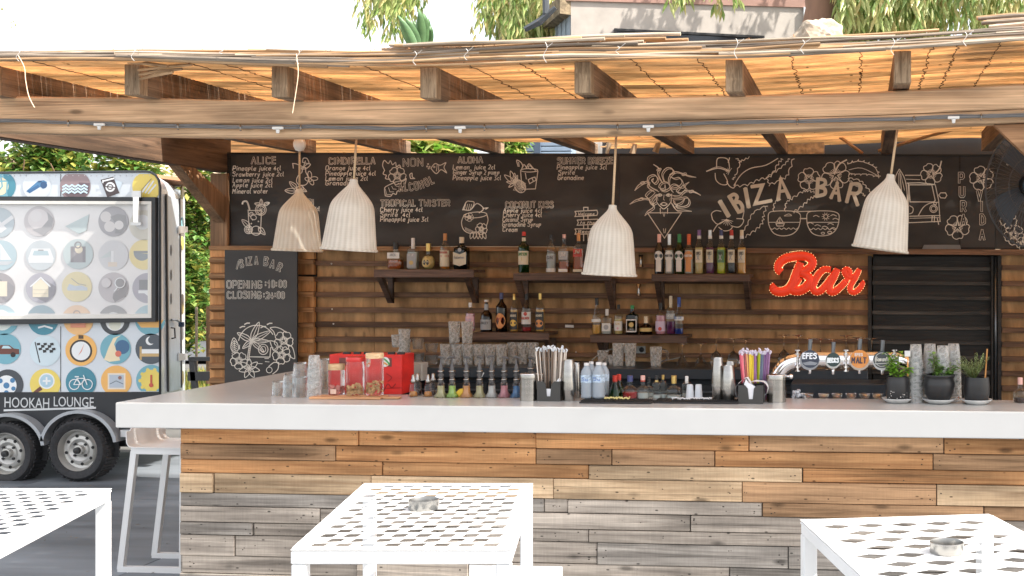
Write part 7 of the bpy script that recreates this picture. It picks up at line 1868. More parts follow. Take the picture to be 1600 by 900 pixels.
def row5(u, bgc, gl):  # straddles the hatch's lower frame
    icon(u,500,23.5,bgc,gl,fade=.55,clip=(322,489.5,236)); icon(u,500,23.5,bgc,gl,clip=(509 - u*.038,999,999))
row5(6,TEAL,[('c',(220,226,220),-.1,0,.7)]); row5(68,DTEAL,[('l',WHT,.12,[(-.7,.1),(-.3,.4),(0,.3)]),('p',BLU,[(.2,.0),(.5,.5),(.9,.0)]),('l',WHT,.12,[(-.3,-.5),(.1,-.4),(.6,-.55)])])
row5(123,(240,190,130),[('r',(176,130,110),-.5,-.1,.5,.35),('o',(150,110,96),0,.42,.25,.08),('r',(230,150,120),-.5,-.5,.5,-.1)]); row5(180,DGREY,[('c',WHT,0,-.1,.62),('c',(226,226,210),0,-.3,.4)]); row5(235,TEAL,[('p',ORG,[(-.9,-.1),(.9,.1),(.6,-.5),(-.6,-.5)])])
icon(9,545,24,TEAL,[('p',BRN,[(-1,-.2),(-.6,.0),(-.3,.25),(.25,.25),(.55,.02),(.9,-.02),(.9,-.35),(-1,-.35)]),('p',(190,220,226),[(-.25,.02),(-.15,.2),(.2,.2),(.42,.02)]),('c',(50,40,40),.5,-.38,.17),('h',DTEAL,0,0,1,180,360) if 0 else ('c',(50,40,40),-.6,-.38,.17)])
icon(71,548,24,(206,222,228),[('l',(50,50,52),.07,[(-.65,.55),(-.35,-.75)])]+[('p',(50,50,52),[(-.55+.22*i+.06*j,.50-.16*j+.05*(i%2)),(-.33+.22*i+.06*j,.52-.16*j),(-.31+.22*i+.06*j,.38-.16*j),(-.52+.22*i+.06*j,.34-.16*j)]) for i in range(5) for j in range(4) if (i+j)%2==0])
icon(127,547,24.5,ORG,[('r',(90,74,60),-.16,.72,.16,.95),('c',(60,56,54),0,-.05,.72),('c',WHT,0,-.05,.60),('p',(224,150,130),[(-.18,-.35),(.02,.0),(.22,.42),(.05,-.1)])])
icon(181,545,24,TEAL,[('p',CRM,[(-.75,-.7),(-.45,.1),(-.15,.7),(.4,.9),(.1,.7),(-.1,.3),(.2,-.4),(.3,-.75),(-.4,-.85)]),('c',(70,110,146),.45,.12,.46),('c',(220,120,100),.18,-.32,.2)])
icon(236,545,24,(84,92,100),[('c',WHT,-.05,.52,.28),('c',(84,92,100),.08,.58,.25),('r',(196,164,110),-.72,-.72,-.58,.15),('r',WHT,-.58,-.3,.72,-.02),('r',(206,174,120),-.72,-.5,.75,-.3),('r',(150,120,80),.6,-.7,.75,-.3)],clip=(500,700,252))
icon(13,601,24,DGREY,[('c',WHT,-.1,-.05,.66),('c',BLU,-.1,-.05,.2),('c',BLU,-.5,.25,.16),('c',BLU,.3,.28,.16),('c',BLU,-.1,-.52,.16),('c',BLU,.36,-.25,.14)],clip=(570,616,999))
icon(71,600,24,YEL,[('c',WHT,.1,.2,.52),('c',(176,206,220),.1,.2,.43),('l',WHT,.12,[(-.12,.2),(.32,.2)]),('l',WHT,.12,[(.1,0),(.1,.42)]),('l',BRN,.26,[(-.3,-.3),(-.62,-.56)])],clip=(570,615,999))
icon(127,597,24,DTEAL,[('o',WHT,-.42,-.15,.36,.06),('o',WHT,.45,-.15,.36,.06),('l',WHT,.06,[(-.42,-.15),(-.2,.25),(.3,.25),(.05,-.15),(-.42,-.15)]),('l',WHT,.06,[(-.2,.25),(.05,-.15)]),('l',WHT,.06,[(.22,.45),(.45,-.15)]),('l',WHT,.08,[(-.32,.36),(-.1,.36)])],clip=(570,614,999))
icon(182,595,24,ORG,[('r',(236,224,206),-.55,-.55,.6,.5),('r',(186,196,206),-.45,-.45,.5,.4),('l',(110,120,130),.05,[(-.4,-.2),(0,.0),(.45,-.2)]),('c',(150,110,100),.25,.2,.12)],clip=(570,613,999))
icon(237,594,24,TEAL,[('c',YEL,0,-.02,.70)]+[('c',YEL,.72*math.cos(k*.63),.72*math.sin(k*.63)-.02,.12) for k in range(10)]+[('r',(200,90,70),-.06,-.3,.06,.35),('c',(200,90,70),0,-.32,.14)],clip=(565,611,252))
# lettering
def label3d(s, u, v, wpx, hpx, y, ang, mt, parent):
    cu = bpy.data.curves.new('lettering_source','FONT'); cu.body = s; cu.extrude = .0005; cu.resolution_u = 3; cu.offset = .0018
    o = bpy.data.objects.new('lettering', cu); COL.objects.link(o); bpy.context.view_layer.update()
    W0 = o.dimensions.x; H0 = o.dimensions.y; sc_ = SC(u,YT); cu.materials.append(mt)
    me = bpy.data.meshes.new_from_object(o.evaluated_get(bpy.context.evaluated_depsgraph_get())); bpy.data.objects.remove(o); o = bpy.data.objects.new('lettering', me); COL.objects.link(o); me.materials.clear(); me.materials.append(mt)
    p = T3(u,v); o.parent = parent; o.location = Vector((p.x,YT-y,p.z)) - world_loc(parent); o.rotation_euler = (R(90),-ang,0); o.scale = (wpx/sc_/W0, hpx/sc_/max(H0,1e-3), 1); return o
M_let = plain('white_lettering',(.62,.64,.64),.4)
label3d('HOOKAH',7,636,74,16,.009,-.012,M_let,tr_); label3d('LOUNGE',84,634.5,66,15.5,.009,-.012,M_let,tr_)
tpoly([(7,639.5),(151,635.5),(151,638.5),(7,642.5)],.009,.002,'underline',M_let)
for us in (95,): m = MB(); a, b = T3(us,272), T3(us,307); m.box((a.x-.002,YT-.0032,b.z),(a.x+.002,YT+.001,a.z)); m.build('panel_seam', M_rub, tr_, world=True); m = MB(); a, b = T3(us,510), T3(us,612); m.box((a.x-.002,YT-.0032,b.z),(a.x+.002,YT+.001,a.z)); m.build('panel_seam', M_rub, tr_, world=True)
m = MB()
for k in range(26): p = T3(4+k*9.2, 274.5); m.lathe([(.006,0),(.004,-.003),(1e-5,-.0035)],(p.x,YT-.001,p.z),6,M=Matrix.Rotation(R(-90),4,'X'))
o = m.build('rivets', M_alu, tr_, world=True); o['kind'] = 'stuff'
# wheels and mudguards
M_tyre = plain('tyre_rubber',(.028,.028,.03),.75,var=.3,bump=.3,scale=(40,40,40)); M_rim = plain('wheel_silver',(.52,.51,.48),.35,.5,var=.12)
def wheel(u, vc, r_, dx=0):
    c = T3(u,vc); s = 1/SC(u,YT); r = r_*s; w = bpy.data.objects.new('wheel',None); COL.objects.link(w); w.parent = tr_; w.location = Vector((c.x,YT-.01,c.z)) - world_loc(tr_)
    MX = Matrix.Rotation(R(90),4,'X')
    m = MB(); m.lathe([(r*.64,-.08),(r*.70,-.10),(r*.90,-.105),(r*.985,-.08),(r,-.03),(r,.05),(r*.97,.09),(r*.65,.1)],(0,0,0),48,M=Matrix.Rotation(R(-90),4,'X'))
    # tread blocks
    for k in range(48):
        a = 2*math.pi*k/48; M_ = Matrix.Rotation(a,4,'Y'); m.box((r*.985,-.09+(.01 if k%2 else 0),-.008),(r*1.02,.08,.010),M=M_)
    o = m.build('tyre', M_tyre, w); autosmooth(o,50)
    m = MB(); m.lathe([(r*.70,.085),(r*.66,.10),(r*.62,.075),(r*.60,.04),(r*.52,.035),(r*.46,.06),(r*.36,.065),(r*.24,.045),(r*.16,.05),(r*.15,.085),(1e-5,.09)],(0,0,0),36,M=MX)
    autosmooth(m.build('rim', M_rim, w),40)
    for k in range(8):
        a = 2*math.pi*k/8+.2; m = MB(); m.lathe([(1e-5,.0),(r*.055,.0),(r*.04,.006)][::-1],(r*.46*math.cos(a),-.064,r*.46*math.sin(a)),10,M=MX); m.build('rim_hole', M_black, w)
    m = MB()
    for k in range(4):
        a = 2*math.pi*k/4+.78; m.lathe([(1e-5,.018),(r*.04,.016),(r*.045,0)],(r*.25*math.cos(a),-.05,r*.25*math.sin(a)),6,M=MX)
    m.lathe([(1e-5,.03),(r*.10,.026),(r*.11,0)],(0,-.085,0),14,M=MX); m.build('hub', M_black, w)
wheel(22,706,48); wheel(133.5,701,48)
for uc, vc in ((22,700),(133.5,695)):
    m = MB(); s = 1/SC(uc,YT); c = T3(uc,vc); N = 22
    for i in range(N+1):
        a = R(8+164*i/N)
        for rr,y in ((58,-.075),(63.5,-.075),(63.5,.05),(58,.05)): m.v.append((c.x+rr*s*math.cos(a), YT+y-.02, c.z+rr*s*math.sin(a)*.88))
    for i in range(N):
        for j in range(4): m.f.append([i*4+j,(i+1)*4+j,(i+1)*4+(j+1)%4,i*4+(j+1)%4]); m.m.append(0)
    m.build('mudguard', plain('mudguard_grey',(.42,.44,.46),.35,.4), tr_, smooth=False, world=True)
    m = MB(); c2 = T3(uc,vc); pts = [(c2.x+57*s*math.cos(R(8+164*i/16)), c2.z+57*s*math.sin(R(8+164*i/16))*.88) for i in range(17)]
    m.prism(pts+[(pts[-1][0],c2.z-.1),(pts[0][0],c2.z-.1)],YT-.010,YT-.007); m.build('wheel_well', M_black, tr_, world=True)
m = MB(); m.box((xl,YT+.05,zb_-.12),(xr-.1,YT+.12,zb_)); m.box((xl,10.9,zb_-.12),(xr,10.98,zb_)); m.build('chassis_rail', M_black, tr_, world=True)
m = MB(); a = T3(194,676); m.box((a.x,YT-.05,a.z-.03),(xr+.02,YT+.02,a.z+.03)); m.build('bumper', M_alu, tr_, world=True)
m = MB(); a = T3(212,684); m.lathe([(.30*.5,-.07),(.30,-.07),(.30,.07),(.15,.07)],(a.x,10.6,.30),24,M=Matrix.Rotation(R(90),4,'X')); m.build('tyre', M_tyre, tr_, world=True)

# ================================================================== BACKGROUND LEFT
def hillside():
    m = MB(); nx_, ny_ = 40, 16
    for j in range(ny_):
        for i in range(nx_):
            x = -40+ 60*i/(nx_-1); y = 30+14*j/(ny_-1); z = -.1 + 5.2*min(1,(j/6))**1.3 + .35*math.sin(x*1.3+j)+ .2*math.sin(x*3.1)
            m.v.append((x,y,z if j else -.3))
    for j in range(ny_-1):
        for i in range(nx_-1): a = j*nx_+i; m.f.append([a,a+1,a+1+nx_,a+nx_]); m.m.append(0)
    return m.build('hillside', plain('dry_earth',(.14,.10,.06),.95,var=.4,bump=.5,scale=(3,3,3)), None, smooth=True)
struct(hillside())
def rp(mb, n, cx, cy, cz, rx, ry, rz, L, W, rn_, mis=3, droop=.2, hang=False):
    for _ in range(n):
        while True:
            p = Vector((rn_.uniform(-1,1),rn_.uniform(-1,1),rn_.uniform(-1,1)))
            if .25 < p.length < 1: break
        p *= .75 + .35*math.sin(p.x*7+p.z*5)*math.sin(p.y*6+2)
        c = Vector((cx+p.x*rx, cy+p.y*ry, cz+p.z*rz)); d = Vector((rn_.uniform(-1,1),rn_.uniform(-1,1),rn_.uniform(-.5,.8))) if not hang else Vector((rn_.uniform(-.35,.35),rn_.uniform(-.35,.35),-1))
        l = L*rn_.uniform(.6,1.3); leafmesh(mb, c, d, l, W*l/L, mi=rn_.randrange(mis), droop=droop)
LM = lambda nm, cs: [plain('%s_%d' % (nm,i), c, .45, var=.3, trans=.32, scale=(6,6,6)) for i,c in enumerate(cs)]
L_bush = LM('bush_leaf',((.07,.17,.03),(.14,.27,.05),(.26,.36,.09),(.38,.36,.08)))
M_twig = plain('twig_brown',(.16,.10,.06),.9)
def shrub(x, y, z, rx, ry, rz, n, lb, seed, mats=None, L=.10, W=.03, twigs=10, grp='shrubs on the slope behind the trailer'):
    rn_ = random.Random(seed); t = thing('shrub', lb, 'shrub', (x,y,z-rz), grp); m = MB()
    for k in range(7):
        a = rn_.uniform(0,6.28); q = rn_.uniform(.2,.65)
        rp(m, n//7, q*rx*math.cos(a), q*ry*math.sin(a), rz+rn_.uniform(-.4,.5)*rz, rx*.5, ry*.5, rz*.5, L, W, rn_, 4)
    o = m.build('foliage', mats or L_bush, t); o['kind'] = 'stuff'
    m = MB()
    for k in range(twigs): m.tube([(0,0,0),(rn_.uniform(-.4,.4)*rx,rn_.uniform(-.4,.4)*ry,rz*.7),(rn_.uniform(-.8,.8)*rx,rn_.uniform(-.8,.4)*ry,rz*rn_.uniform(1,1.7))],[.03,.02,.008],5)
    m.build('branches', M_twig, t)
    return t
def at(u, v, Y): return PY(u,v,Y)
SB = [(-30,258,15,1.3,.9,9,'dense green shrub behind the trailer at the far left edge'),(40,250,15,1.2,.9,9,'dense green shrub behind the trailer roof, left'),(115,248,15.5,1.1,.8,9,'dense bright shrub behind the trailer roof, middle'),(190,262,15,1.1,.7,8,'dense low shrub behind the trailer roof, right of the middle'),
      (245,262,16,.8,.6,5,'small shrub behind the right end of the trailer roof'),(308,360,29,1.3,1.7,8,'yellow green shrub between trailer and bar, upper one'),(302,440,28.5,1.4,1.7,9,'shrub between trailer and bar, middle one'),(312,500,28,1.4,1.2,8,'leafy shrub between trailer and bar just above the road')]
for k,(u,v,Y,rx,rz,n,lb) in enumerate(SB):
    p = at(u,v,Y); top = p.z+rz
    if k < 5: shrub(p.x,Y,top/2,rx*1.15,.9,top/2+.05,n*1900,lb,40+k,L=.12,W=.04)
    else: shrub(p.x,Y,p.z,rx,1.2,rz,n*700,lb,40+k,L=.20,W=.065)
# rock outcrop above the shrubs
def rock(x,y,z,rx,ry,rz,mt,lb,seed,name='rock'):
    rn_ = random.Random(seed); bm = bmesh.new(); bmesh.ops.create_icosphere(bm, subdivisions=4, radius=1)
    from mathutils import noise
    for q in bm.verts:
        k = 1+.28*noise.noise(q.co*1.7+Vector((seed,0,0)))+.10*noise.noise(q.co*5+Vector((0,seed,0))); q.co = Vector((q.co.x*rx*k,q.co.y*ry*k,q.co.z*rz*k))
    me = bpy.data.meshes.new('rock'); bm.to_mesh(me); bm.free(); me.materials.append(mt); o = link(name, me, None, (x,y,z)); return tag(o,lb,'rock')
M_rock = plain('pale_tan_stone',(.50,.40,.28),.9,var=.35,bump=.8,scale=(4,4,4))  # pale tan stone with random tone
p = at(290,290,31); rock(p.x,31,p.z,1.5,1.1,.62,M_rock,'pale tan rock outcrop above the shrubs left of the bar post',3)
p = at(262,270,32); rock(p.x,32,p.z,1.2,1,.5,M_rock,'smaller tan rock outcrop above the trailer corner',8)
p = at(312,555,14); 
m = MB(); m.add([(-40,21.5,.008),(8,21.5,.008),(8,27.5,.008),(-40,27.5,.008)],[(0,1,2,3)]); struct(m.build('road', plain('asphalt_road',(.07,.075,.085),.8,var=.2,scale=(8,8,8))))
m = MB(); rn_ = random.Random(3)
for k in range(5000):
    x, y = rn_.uniform(-11.5,-8.5), rn_.uniform(15.5,21.4); h = rn_.uniform(.05,.14); a = rn_.uniform(0,3.1); m.add([(x,y,0),(x+.03*math.cos(a),y+.03*math.sin(a),0),(x+rn_.uniform(-.03,.03),y+rn_.uniform(-.03,.03),h)],[(0,1,2)],rn_.randrange(2))
struct(m.build('grass', [plain('grass_yellow',(.34,.30,.06),.7,trans=.3),plain('grass_green',(.16,.22,.04),.7,trans=.3)]),'stuff')
# black gate between trailer and wall
gt = thing('metal_gate','low black metal gate between the trailer and the slatted bar wall','gate',PY(312,610,9.3))
for (q) in ([(294,558),(329,558),(329,564),(294,564)],[(293,581),(329,581),(329,595),(293,595)]): quadbox(q,9.30,9.34).build('gate_rail',M_black,gt,world=True)
quadbox([(295,564.5),(303,564.5),(309,640),(302,640)],9.30,9.34).build('gate_post',M_black,gt,world=True)
quadbox([(322,479),(329,479),(329,600),(322,600)],9.8,9.9).build('fence_post',W_post,gt,world=True)
m = MB(); a,b = PY(307,480,12),PY(307,600,12); m.tube([a,b],.014,6); tag(m.build('thin_pole',plain('pole_brown',(.25,.20,.14),.7)),'thin brown pole standing beside the road behind the gate','pole')
# ================================================================== HOUSE
YHo = 15.0
hs = thing('neighbour_house','grey rendered house with reddish flat roof edge rising behind the reed roof','house',PY(1070,300,YHo))
M_ren = plain('grey_render',(.42,.385,.345),.9,var=.10,bump=.25,scale=(5,5,5)); M_renb = plain('blue_grey_board',(.30,.36,.42),.7,var=.12,scale=(1,1,30)); M_cor = plain('terracotta_cornice',(.33,.20,.16),.8,var=.12)
HW = R(-0)
def hq(c4, y0, y1, nm, mt): return quadbox(c4,y0,y1).build(nm, mt, hs, world=True)
a, b, z0 = PY(892,10,YHo), PY(1256,10,YHo), PY(1000,8,YHo).z
dx = b.x-a.x; turn = .34     # the long wall turns toward the sun
def HP(t, z, out=0.0): # t 0..1 along the long wall
    n_ = Vector((turn,-1,0)).normalized(); return Vector((a.x+dx*t, YHo+dx*t*turn, z)) + n_*out
def wallpoly(t0,t1,z0_,z1_,out,th,nm,mt):
    P = [HP(t0,z1_,out),HP(t1,z1_,out),HP(t1,z0_,out),HP(t0,z0_,out)]; Q = [HP(t0,z1_,out-th),HP(t1,z1_,out-th),HP(t1,z0_,out-th),HP(t0,z0_,out-th)]
    m = MB(); m.add(P+Q,[(3,2,1,0),(4,5,6,7),(0,1,5,4),(1,2,6,5),(2,3,7,6),(3,0,4,7)]); m.build(nm, mt, hs, world=True)
zt2 = PY(892,-2,YHo).z
def tu(u):   # wall parameter for a photo column
    k = (u-PXC)/F; dxr, dyr = k*CT-ST, k*ST+CT
    s_ = (YHo - turn*a.x)/(dyr - turn*dxr); return (dxr*s_-a.x)/dx
def zv(u, v):
    k = (u-PXC)/F; dxr, dyr = k*CT-ST, k*ST+CT; s_ = (YHo - turn*a.x)/(dyr - turn*dxr); return CZ-(v-HOR)/F*s_
t1_ = tu(1257)
wallpoly(0,t1_,0,max(zv(892,2),zv(1256,12))+.04,0,.25,'front_wall',M_ren)
za, zb3 = zv(892,2), zv(1256,12); P = [HP(-.02,za+.35,.03),HP(t1_+.01,zb3+.35,.03),HP(t1_+.01,zb3,.03),HP(-.02,za,.03)]; Q = [p_+Vector((0,.5,0)) for p_ in P]
m = MB(); m.add(P+Q,[(3,2,1,0),(4,5,6,7),(0,1,5,4),(1,2,6,5),(2,3,7,6),(3,0,4,7)]); m.build('roof_edge', M_cor, hs, world=True)
wallpoly(tu(962),tu(1190),zv(1150,120),zv(1100,56),.03,.05,'window',plain('dark_window',(.03,.035,.045),.15))
wallpoly(tu(959),tu(1193),zv(1100,56),zv(1100,52.5),.06,.08,'window_frame',M_black); wallpoly(tu(959),tu(963),zv(1150,120),zv(1100,56),.06,.08,'window_frame',M_black)
wallpoly(tu(1254),tu(1257),zv(1250,70),zv(1250,12),.06,.05,'downpipe',M_alu)
# gable side
c0, c1 = HP(0,0), PY(812,100,YHo+4.6)
m = MB(); zt3 = zv(892,2); zl3 = PY(818,72,YHo+4.6).z
m.hexa([(c0.x,c0.y,0),(c1.x,c1.y,0),(c1.x,c1.y+.2,0),(c0.x+.2,c0.y+.2,0),(c0.x,c0.y,zt3),(c1.x,c1.y,zl3),(c1.x,c1.y+.2,zl3),(c0.x+.2,c0.y+.2,zt3)]); m.build('side_wall', M_renb, hs, world=True)
for k in range(14):
    t = k/14; p = Vector(c0).lerp(Vector((c1.x,c1.y,0)),t); zz = zt3+(zl3-zt3)*t; d = (Vector((c1.x,c1.y,0))-Vector((c0.x,c0.y,0))).normalized(); n_ = Vector((-d.y,d.x,0)); n_ = n_ if n_.y < 0 else -n_
    m = MB(); P = [p+n_*.02, p+d*.05+n_*.02]; m.add([(P[0].x,P[0].y,0),(P[1].x,P[1].y,0),(P[1].x,P[1].y,zz),(P[0].x,P[0].y,zz)],[(0,1,2,3)]); m.build('cladding_strip', M_alu if k == 20 else M_renb, hs, world=True)
m = MB(); n_ = Vector((-.3,-.25,0)); e0, e1 = Vector((c0.x,c0.y,zt3))+n_*.4, Vector((c1.x,c1.y,zl3))+n_*.4
m.hexa([e0+Vector((0,0,-.18)),e1+Vector((0,0,-.18)),e1-n_+Vector((0,0,-.18)),e0-n_+Vector((0,0,-.18)),e0+Vector((0,0,.06)),e1+Vector((0,0,.06)),e1-n_+Vector((0,0,.06)),e0-n_+Vector((0,0,.06))]); m.build('roof_slope', wood('roof_timber',srgb(88,76,62),srgb(150,134,108),1,20,1,.8), hs, world=True)
m = MB(); m.tube([PY(853,-30,14.5),PY(853,22,14.5)],.045,8); m.tube([PY(868,12,14.5),PY(843,34,14.5),PY(820,46,14.5)],[.03,.05,.035],6)
tag(m.build('pole_lamp', plain('lamp_grey',(.07,.08,.09),.4)),'dark pole with a slim lamp arm beside the house gable','lamp post')
# pieces seen through the slot between roof and chalkboard
m = MB(); P = [PY(619,150,13),PY(716,150,13)]; m.cbox((P[0].x,13,0),(P[1].x,13.2,3.3),.01); o = m.build('garden_wall', plain('white_render',(.55,.58,.62),.8,var=.15)); tag(o,'pale rendered garden wall glimpsed between roof and chalkboard','wall')
m = MB(); P = [PY(822,150,12.4),PY(893,150,12.4)]
bs = thing('blue_shed','blue grey plank shed glimpsed above the chalkboard right of the palm leaves','shed',(P[0].x,12.4,0))
m.box((P[0].x,12.42,0),(P[1].x,12.6,3.4)); m.build('shed_wall',plain('shed_blue',(.22,.28,.36),.7),bs,world=True)
for k in range(5):
    m = MB(); a_, b_ = PY(848+k*10,236+k*0,12.4), PY(893,214+k*9,12.4); zz = PY(850,244-k*8,12.4).z; m.cbox((P[0].x,12.395,zz),(P[1].x,12.418,zz+.045),.003); m.build('plank', plain('shed_plank_blue',(.30,.38,.48),.6), bs, world=True)
m = MB(); q0, q1 = PY(834,190,12.37), PY(844,190,12.37); m.box((q0.x,12.37,0),(q1.x,12.393,3.3)); m.build('window_frame', plain('shed_dark',(.08,.11,.16),.5), bs, world=True)
# trees
L_euc = LM('eucalyptus_leaf',((.20,.31,.07),(.34,.42,.13),(.48,.52,.20),(.52,.46,.18)))
M_bark = plain('pale_bark',(.50,.40,.30),.8,var=.25,bump=.3,scale=(3,3,1)); M_barkd = plain('brown_bark',(.26,.15,.10),.9,var=.35,bump=.6,scale=(5,5,1))
def strands(mb, n, u0, u1, v0, v1, Y, L, W, rn_, ln=.5):
    """drooping leafy twigs whose tops lie in the given window on plane Y"""
    for k in range(n):
        p = PY(rn_.uniform(u0,u1), v0 + (v1-v0)*rn_.random()**1.3, Y); p.y += rn_.uniform(-.6,.6); l = ln*rn_.uniform(.4,1.2)
        for j in range(9):
            c = p + Vector((.05*math.sin(j+k), .05*math.cos(j*1.7+k), -l*j/9)); a_ = rn_.uniform(0,6.28)
            leafmesh(mb, c, Vector((.38*math.cos(a_),.38*math.sin(a_),-1)), L*rn_.uniform(.7,1.3), W, up=Vector((0,1,.2)), mi=rn_.randrange(4), droop=.1)
def euc(lb, trunk, wins, seed, barkm, Y):
    rn_ = random.Random(seed); t = thing('eucalyptus_tree', lb, 'tree', Vector((trunk[0].x,trunk[0].y,0)), 'eucalyptus trees behind the bar')
    m = MB(); m.tube(trunk[:], [ .30,.24,.20,.16,.10][:len(trunk)], 12); top = trunk[-1]
    for k in range(7):
        u0,u1,v0,v1 = wins[k % len(wins)][:4]; e = PY((u0+u1)/2+rn_.uniform(-30,30), min(v0,0)-20, Y); b0 = trunk[-2].lerp(top, rn_.random()); m.tube([b0, b0.lerp(e,.5)+Vector((0,0,.3)), e],[.07,.04,.015],6)
    m.build('trunk', barkm, t, smooth=True, world=True)
    m = MB()
    for (u0,u1,v0,v1,n,ln) in wins: strands(m, n, u0, u1, v0, v1, Y, .20, .021, rn_, ln)
    o = m.build('foliage', L_euc, t, world=True); o['kind'] = 'stuff'
Yt = 13.2
euc('tall eucalyptus with pale trunk left of the house gable', [Vector((PY(797,70,17).x,17,-.1)),PY(799,60,17),PY(797,0,17),PY(792,-120,17),PY(800,-260,17)],
    [(755,790,-60,20,60,.45),(800,885,-60,30,170,.6),(800,830,20,52,40,.5),(575,632,-90,0,70,.55),(592,605,0,36,10,.35),(616,640,-60,4,22,.3)], 21, M_bark, 16.5)
euc('leaning brown trunked eucalyptus right of the house with yellow green drooping leaves', [Vector((PY(1290,70,13.6).x,13.6,-.1)),PY(1282,50,13.6),PY(1285,10,13.6),PY(1270,-100,13.6),PY(1240,-260,13.6)],
    [(1312,1400,-120,16,270,.5),(1380,1450,-80,16,120,.5),(1440,1500,-110,14,56,.45),(1500,1570,-130,12,110,.5),(1560,1640,-130,-10,60,.45),(1040,1110,-80,-14,24,.2),(1110,1180,-80,-18,16,.2)], 33, M_barkd, Yt)
# a further crown, out of frame to the right, that throws the dapples on the house wall
rn_ = random.Random(4); t = thing('eucalyptus_tree','high eucalyptus crown above the upper edge of the photo in front of the house','tree',(3.4,14.6,0),'eucalyptus trees behind the bar')
m = MB(); m.tube([(0,0,0),(-.2,.1,4),(-1.2,.5,6.3),(-3.2,.9,7.0)],[.22,.17,.12,.05],10); m.build('trunk', M_bark, t, smooth=True)
m = MB()
for k in range(9): rp(m, 110, -5.3+k*.42, .5+rn_.uniform(-.1,.8), 6.7+rn_.uniform(-.3,.5), .42,.5,.4, .24,.020, rn_, 4, hang=True)
o = m.build('foliage', L_euc, t); o['kind'] = 'stuff'
# big leaved agave / banana behind the roof edge
M_agv = plain('broad_leaf_green',(.10,.20,.08),.45,var=.25,scale=(2,2,9),trans=.15)
ag = thing('broad_leaf_plant','broad leaved green plant poking up above the reed roof','plant',PY(650,300,12))
for k,(u0,v0,u1,v1,w_) in enumerate(((648,80,628,27,9),(650,80,640,30,11),(654,80,660,17,9),(658,80,668,24,8),(655,80,652,36,10),(665,80,678,44,6),(646,80,630,44,7),(662,80,674,32,6))):
    a_, b_ = PY(u0,v0,12+.1*k), PY(u1,v1,12+.1*k); w__ = w_/SC(650,12); N = 10; m = MB(); d = b_-a_
    for i in range(N+1):
        t = i/N; ww = w__*math.sin(math.pi*min(1,.12+t*.88))**.7; c_ = a_+d*t+Vector((0,-.1*t*t,0)); m.v += [tuple(c_+Vector((-ww,.03,0))),tuple(c_+Vector((0,-.03,0))),tuple(c_+Vector((ww,.03,0)))]
    for i in range(N):
        for j in range(2): m.f.append([3*i+j,3*i+j+1,3*i+4+j,3*i+3+j]); m.m.append(0)
    m.build('leaf', M_agv, ag, smooth=True, world=True)
m = MB(); a_ = PY(652,85,12.3); m.tube([(a_.x,12.3,0),(a_.x,12.3,a_.z+.1)],[.12,.07],8); m.build('stem', M_twig, ag, smooth=True, world=True)
# plants in the slot behind the chalkboard
for k,(u,v,rx,rz,lb,mats) in enumerate(((505,228,.42,.30,'bright leafy bush seen in the slot above the menu board, left',None),(690,246,.35,.30,'bright leafy bush seen in the slot above the menu board, middle',None),(796,226,.20,.34,'sunlit yellow green bush in the slot left of the blue shed',None))):
    p = PY(u,v,11.4); shrub(p.x,11.4,p.z,rx,.4,rz,1500,lb,70+k,mats=LM('bright_leaf',((.12,.28,.03),(.22,.38,.06),(.36,.44,.14),(.42,.40,.10))),L=.16 if k < 2 else .10,W=.05 if k < 2 else .02,grp='bushes behind the chalkboards')  # brighter yellow green leaf colours for these bushes
# pale boulder and pink stone above the roof edge
M_bou = plain('cream_stone',(.46,.38,.29),.9,var=.35,bump=.4,scale=(9,9,9))
p = PY(1281,62,12.2); rock(p.x,12.2,p.z-.02,.28,.25,.24,M_bou,'large cream boulder above the roof edge right of the house',5,'boulder')
p = PY(1566,36,5.9); rock(p.x,5.9,p.z-.03,.045,.05,.045,plain('pink_stone',(.62,.46,.42),.8),'small pinkish stone on the reed roof at the far right',6,'stone')
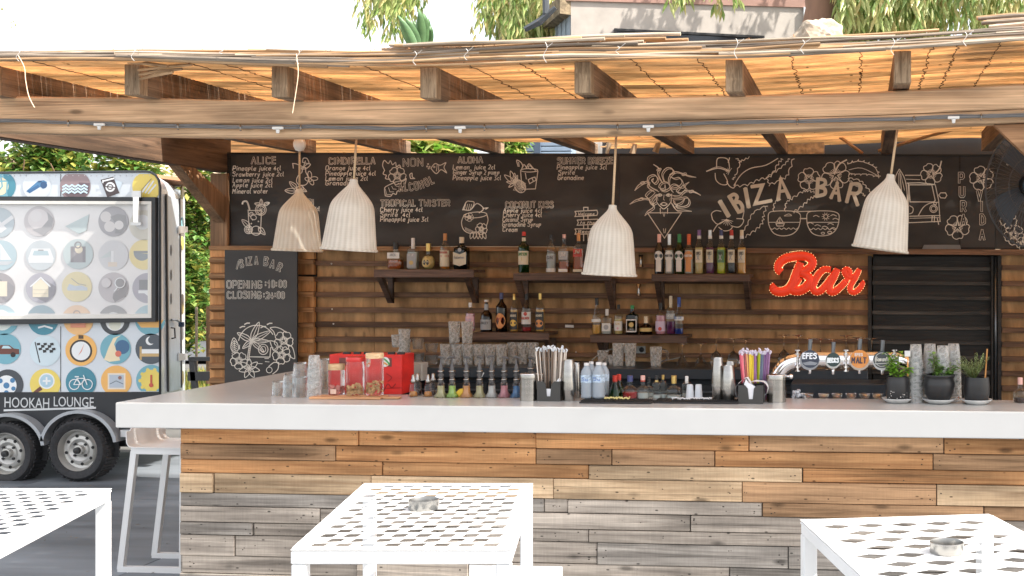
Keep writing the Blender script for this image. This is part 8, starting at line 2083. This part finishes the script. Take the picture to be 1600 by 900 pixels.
# hut things under the right roof: dark storage boards above the chalkboard
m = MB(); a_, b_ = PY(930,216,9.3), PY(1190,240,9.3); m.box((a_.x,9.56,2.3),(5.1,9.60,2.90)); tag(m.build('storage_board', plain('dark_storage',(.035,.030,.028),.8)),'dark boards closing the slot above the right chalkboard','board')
for pl,w_ in (([(948,240),(953,222),(957,206)],'left'),([(1040,205),(1030,220),(1024,238)],'right'),([(985,212),(992,226),(988,240)],'middle')):
    m = MB(); m.tube([PY(u,v,9.1) for u,v in pl],[.014,.02,.028],6)
    tag(m.build('dry_branch', plain('dry_branch',(.40,.30,.20),.9)),'pale dry branch in the slot above the chalkboards, %s one of three' % w_,'branch','dry branches above the chalkboards')
m = MB(); m.tube([PY(1372,236,9.0),PY(1450,213,9.0),PY(1530,192,9.0)],.013,6); m.tube([PY(1312,214,9.0),PY(1348,240,9.0)],.014,6); tag(m.build('bamboo_stick', W_canes[2]),'pale bamboo sticks crossing the slot above the tilted lamp','bamboo')
m = quadbox([(1228,222),(1288,220),(1288,240),(1228,241)],9.24,9.28); tag(m.build('foil_sheet', plain('crumpled_silver',(.60,.52,.44),.35,.5,var=.4,scale=(25,25,25),bump=1.0)),'crumpled silvery sheet stuck in the slot above the big painted letters','foil')
# thin twig with a yellow leaf at the top left
m = MB(); m.tube(catmull([PY(-6,2,6.5),PY(8,18,6.5),PY(22,36,6.5),PY(30,52,6.5),PY(38,72,6.5)],4),.0018,4); rn_ = random.Random(1)
for k in range(16): leafmesh(m, PY(20+rn_.uniform(-5,6),36+rn_.uniform(-6,6),6.5), Vector((rn_.uniform(-1,1),-.3,rn_.uniform(-1,1))), .02,.004)
for k in range(8): leafmesh(m, PY(0+rn_.uniform(-5,3),12+rn_.uniform(-6,6),6.5), Vector((rn_.uniform(-1,1),-.3,rn_.uniform(-1,1))), .03,.006)
tag(m.build('hanging_twig', plain('leaf_yellow',(.45,.45,.15),.6,trans=.4)),'thin hanging twig with tiny yellow leaves against the white sky at the upper left','twig')
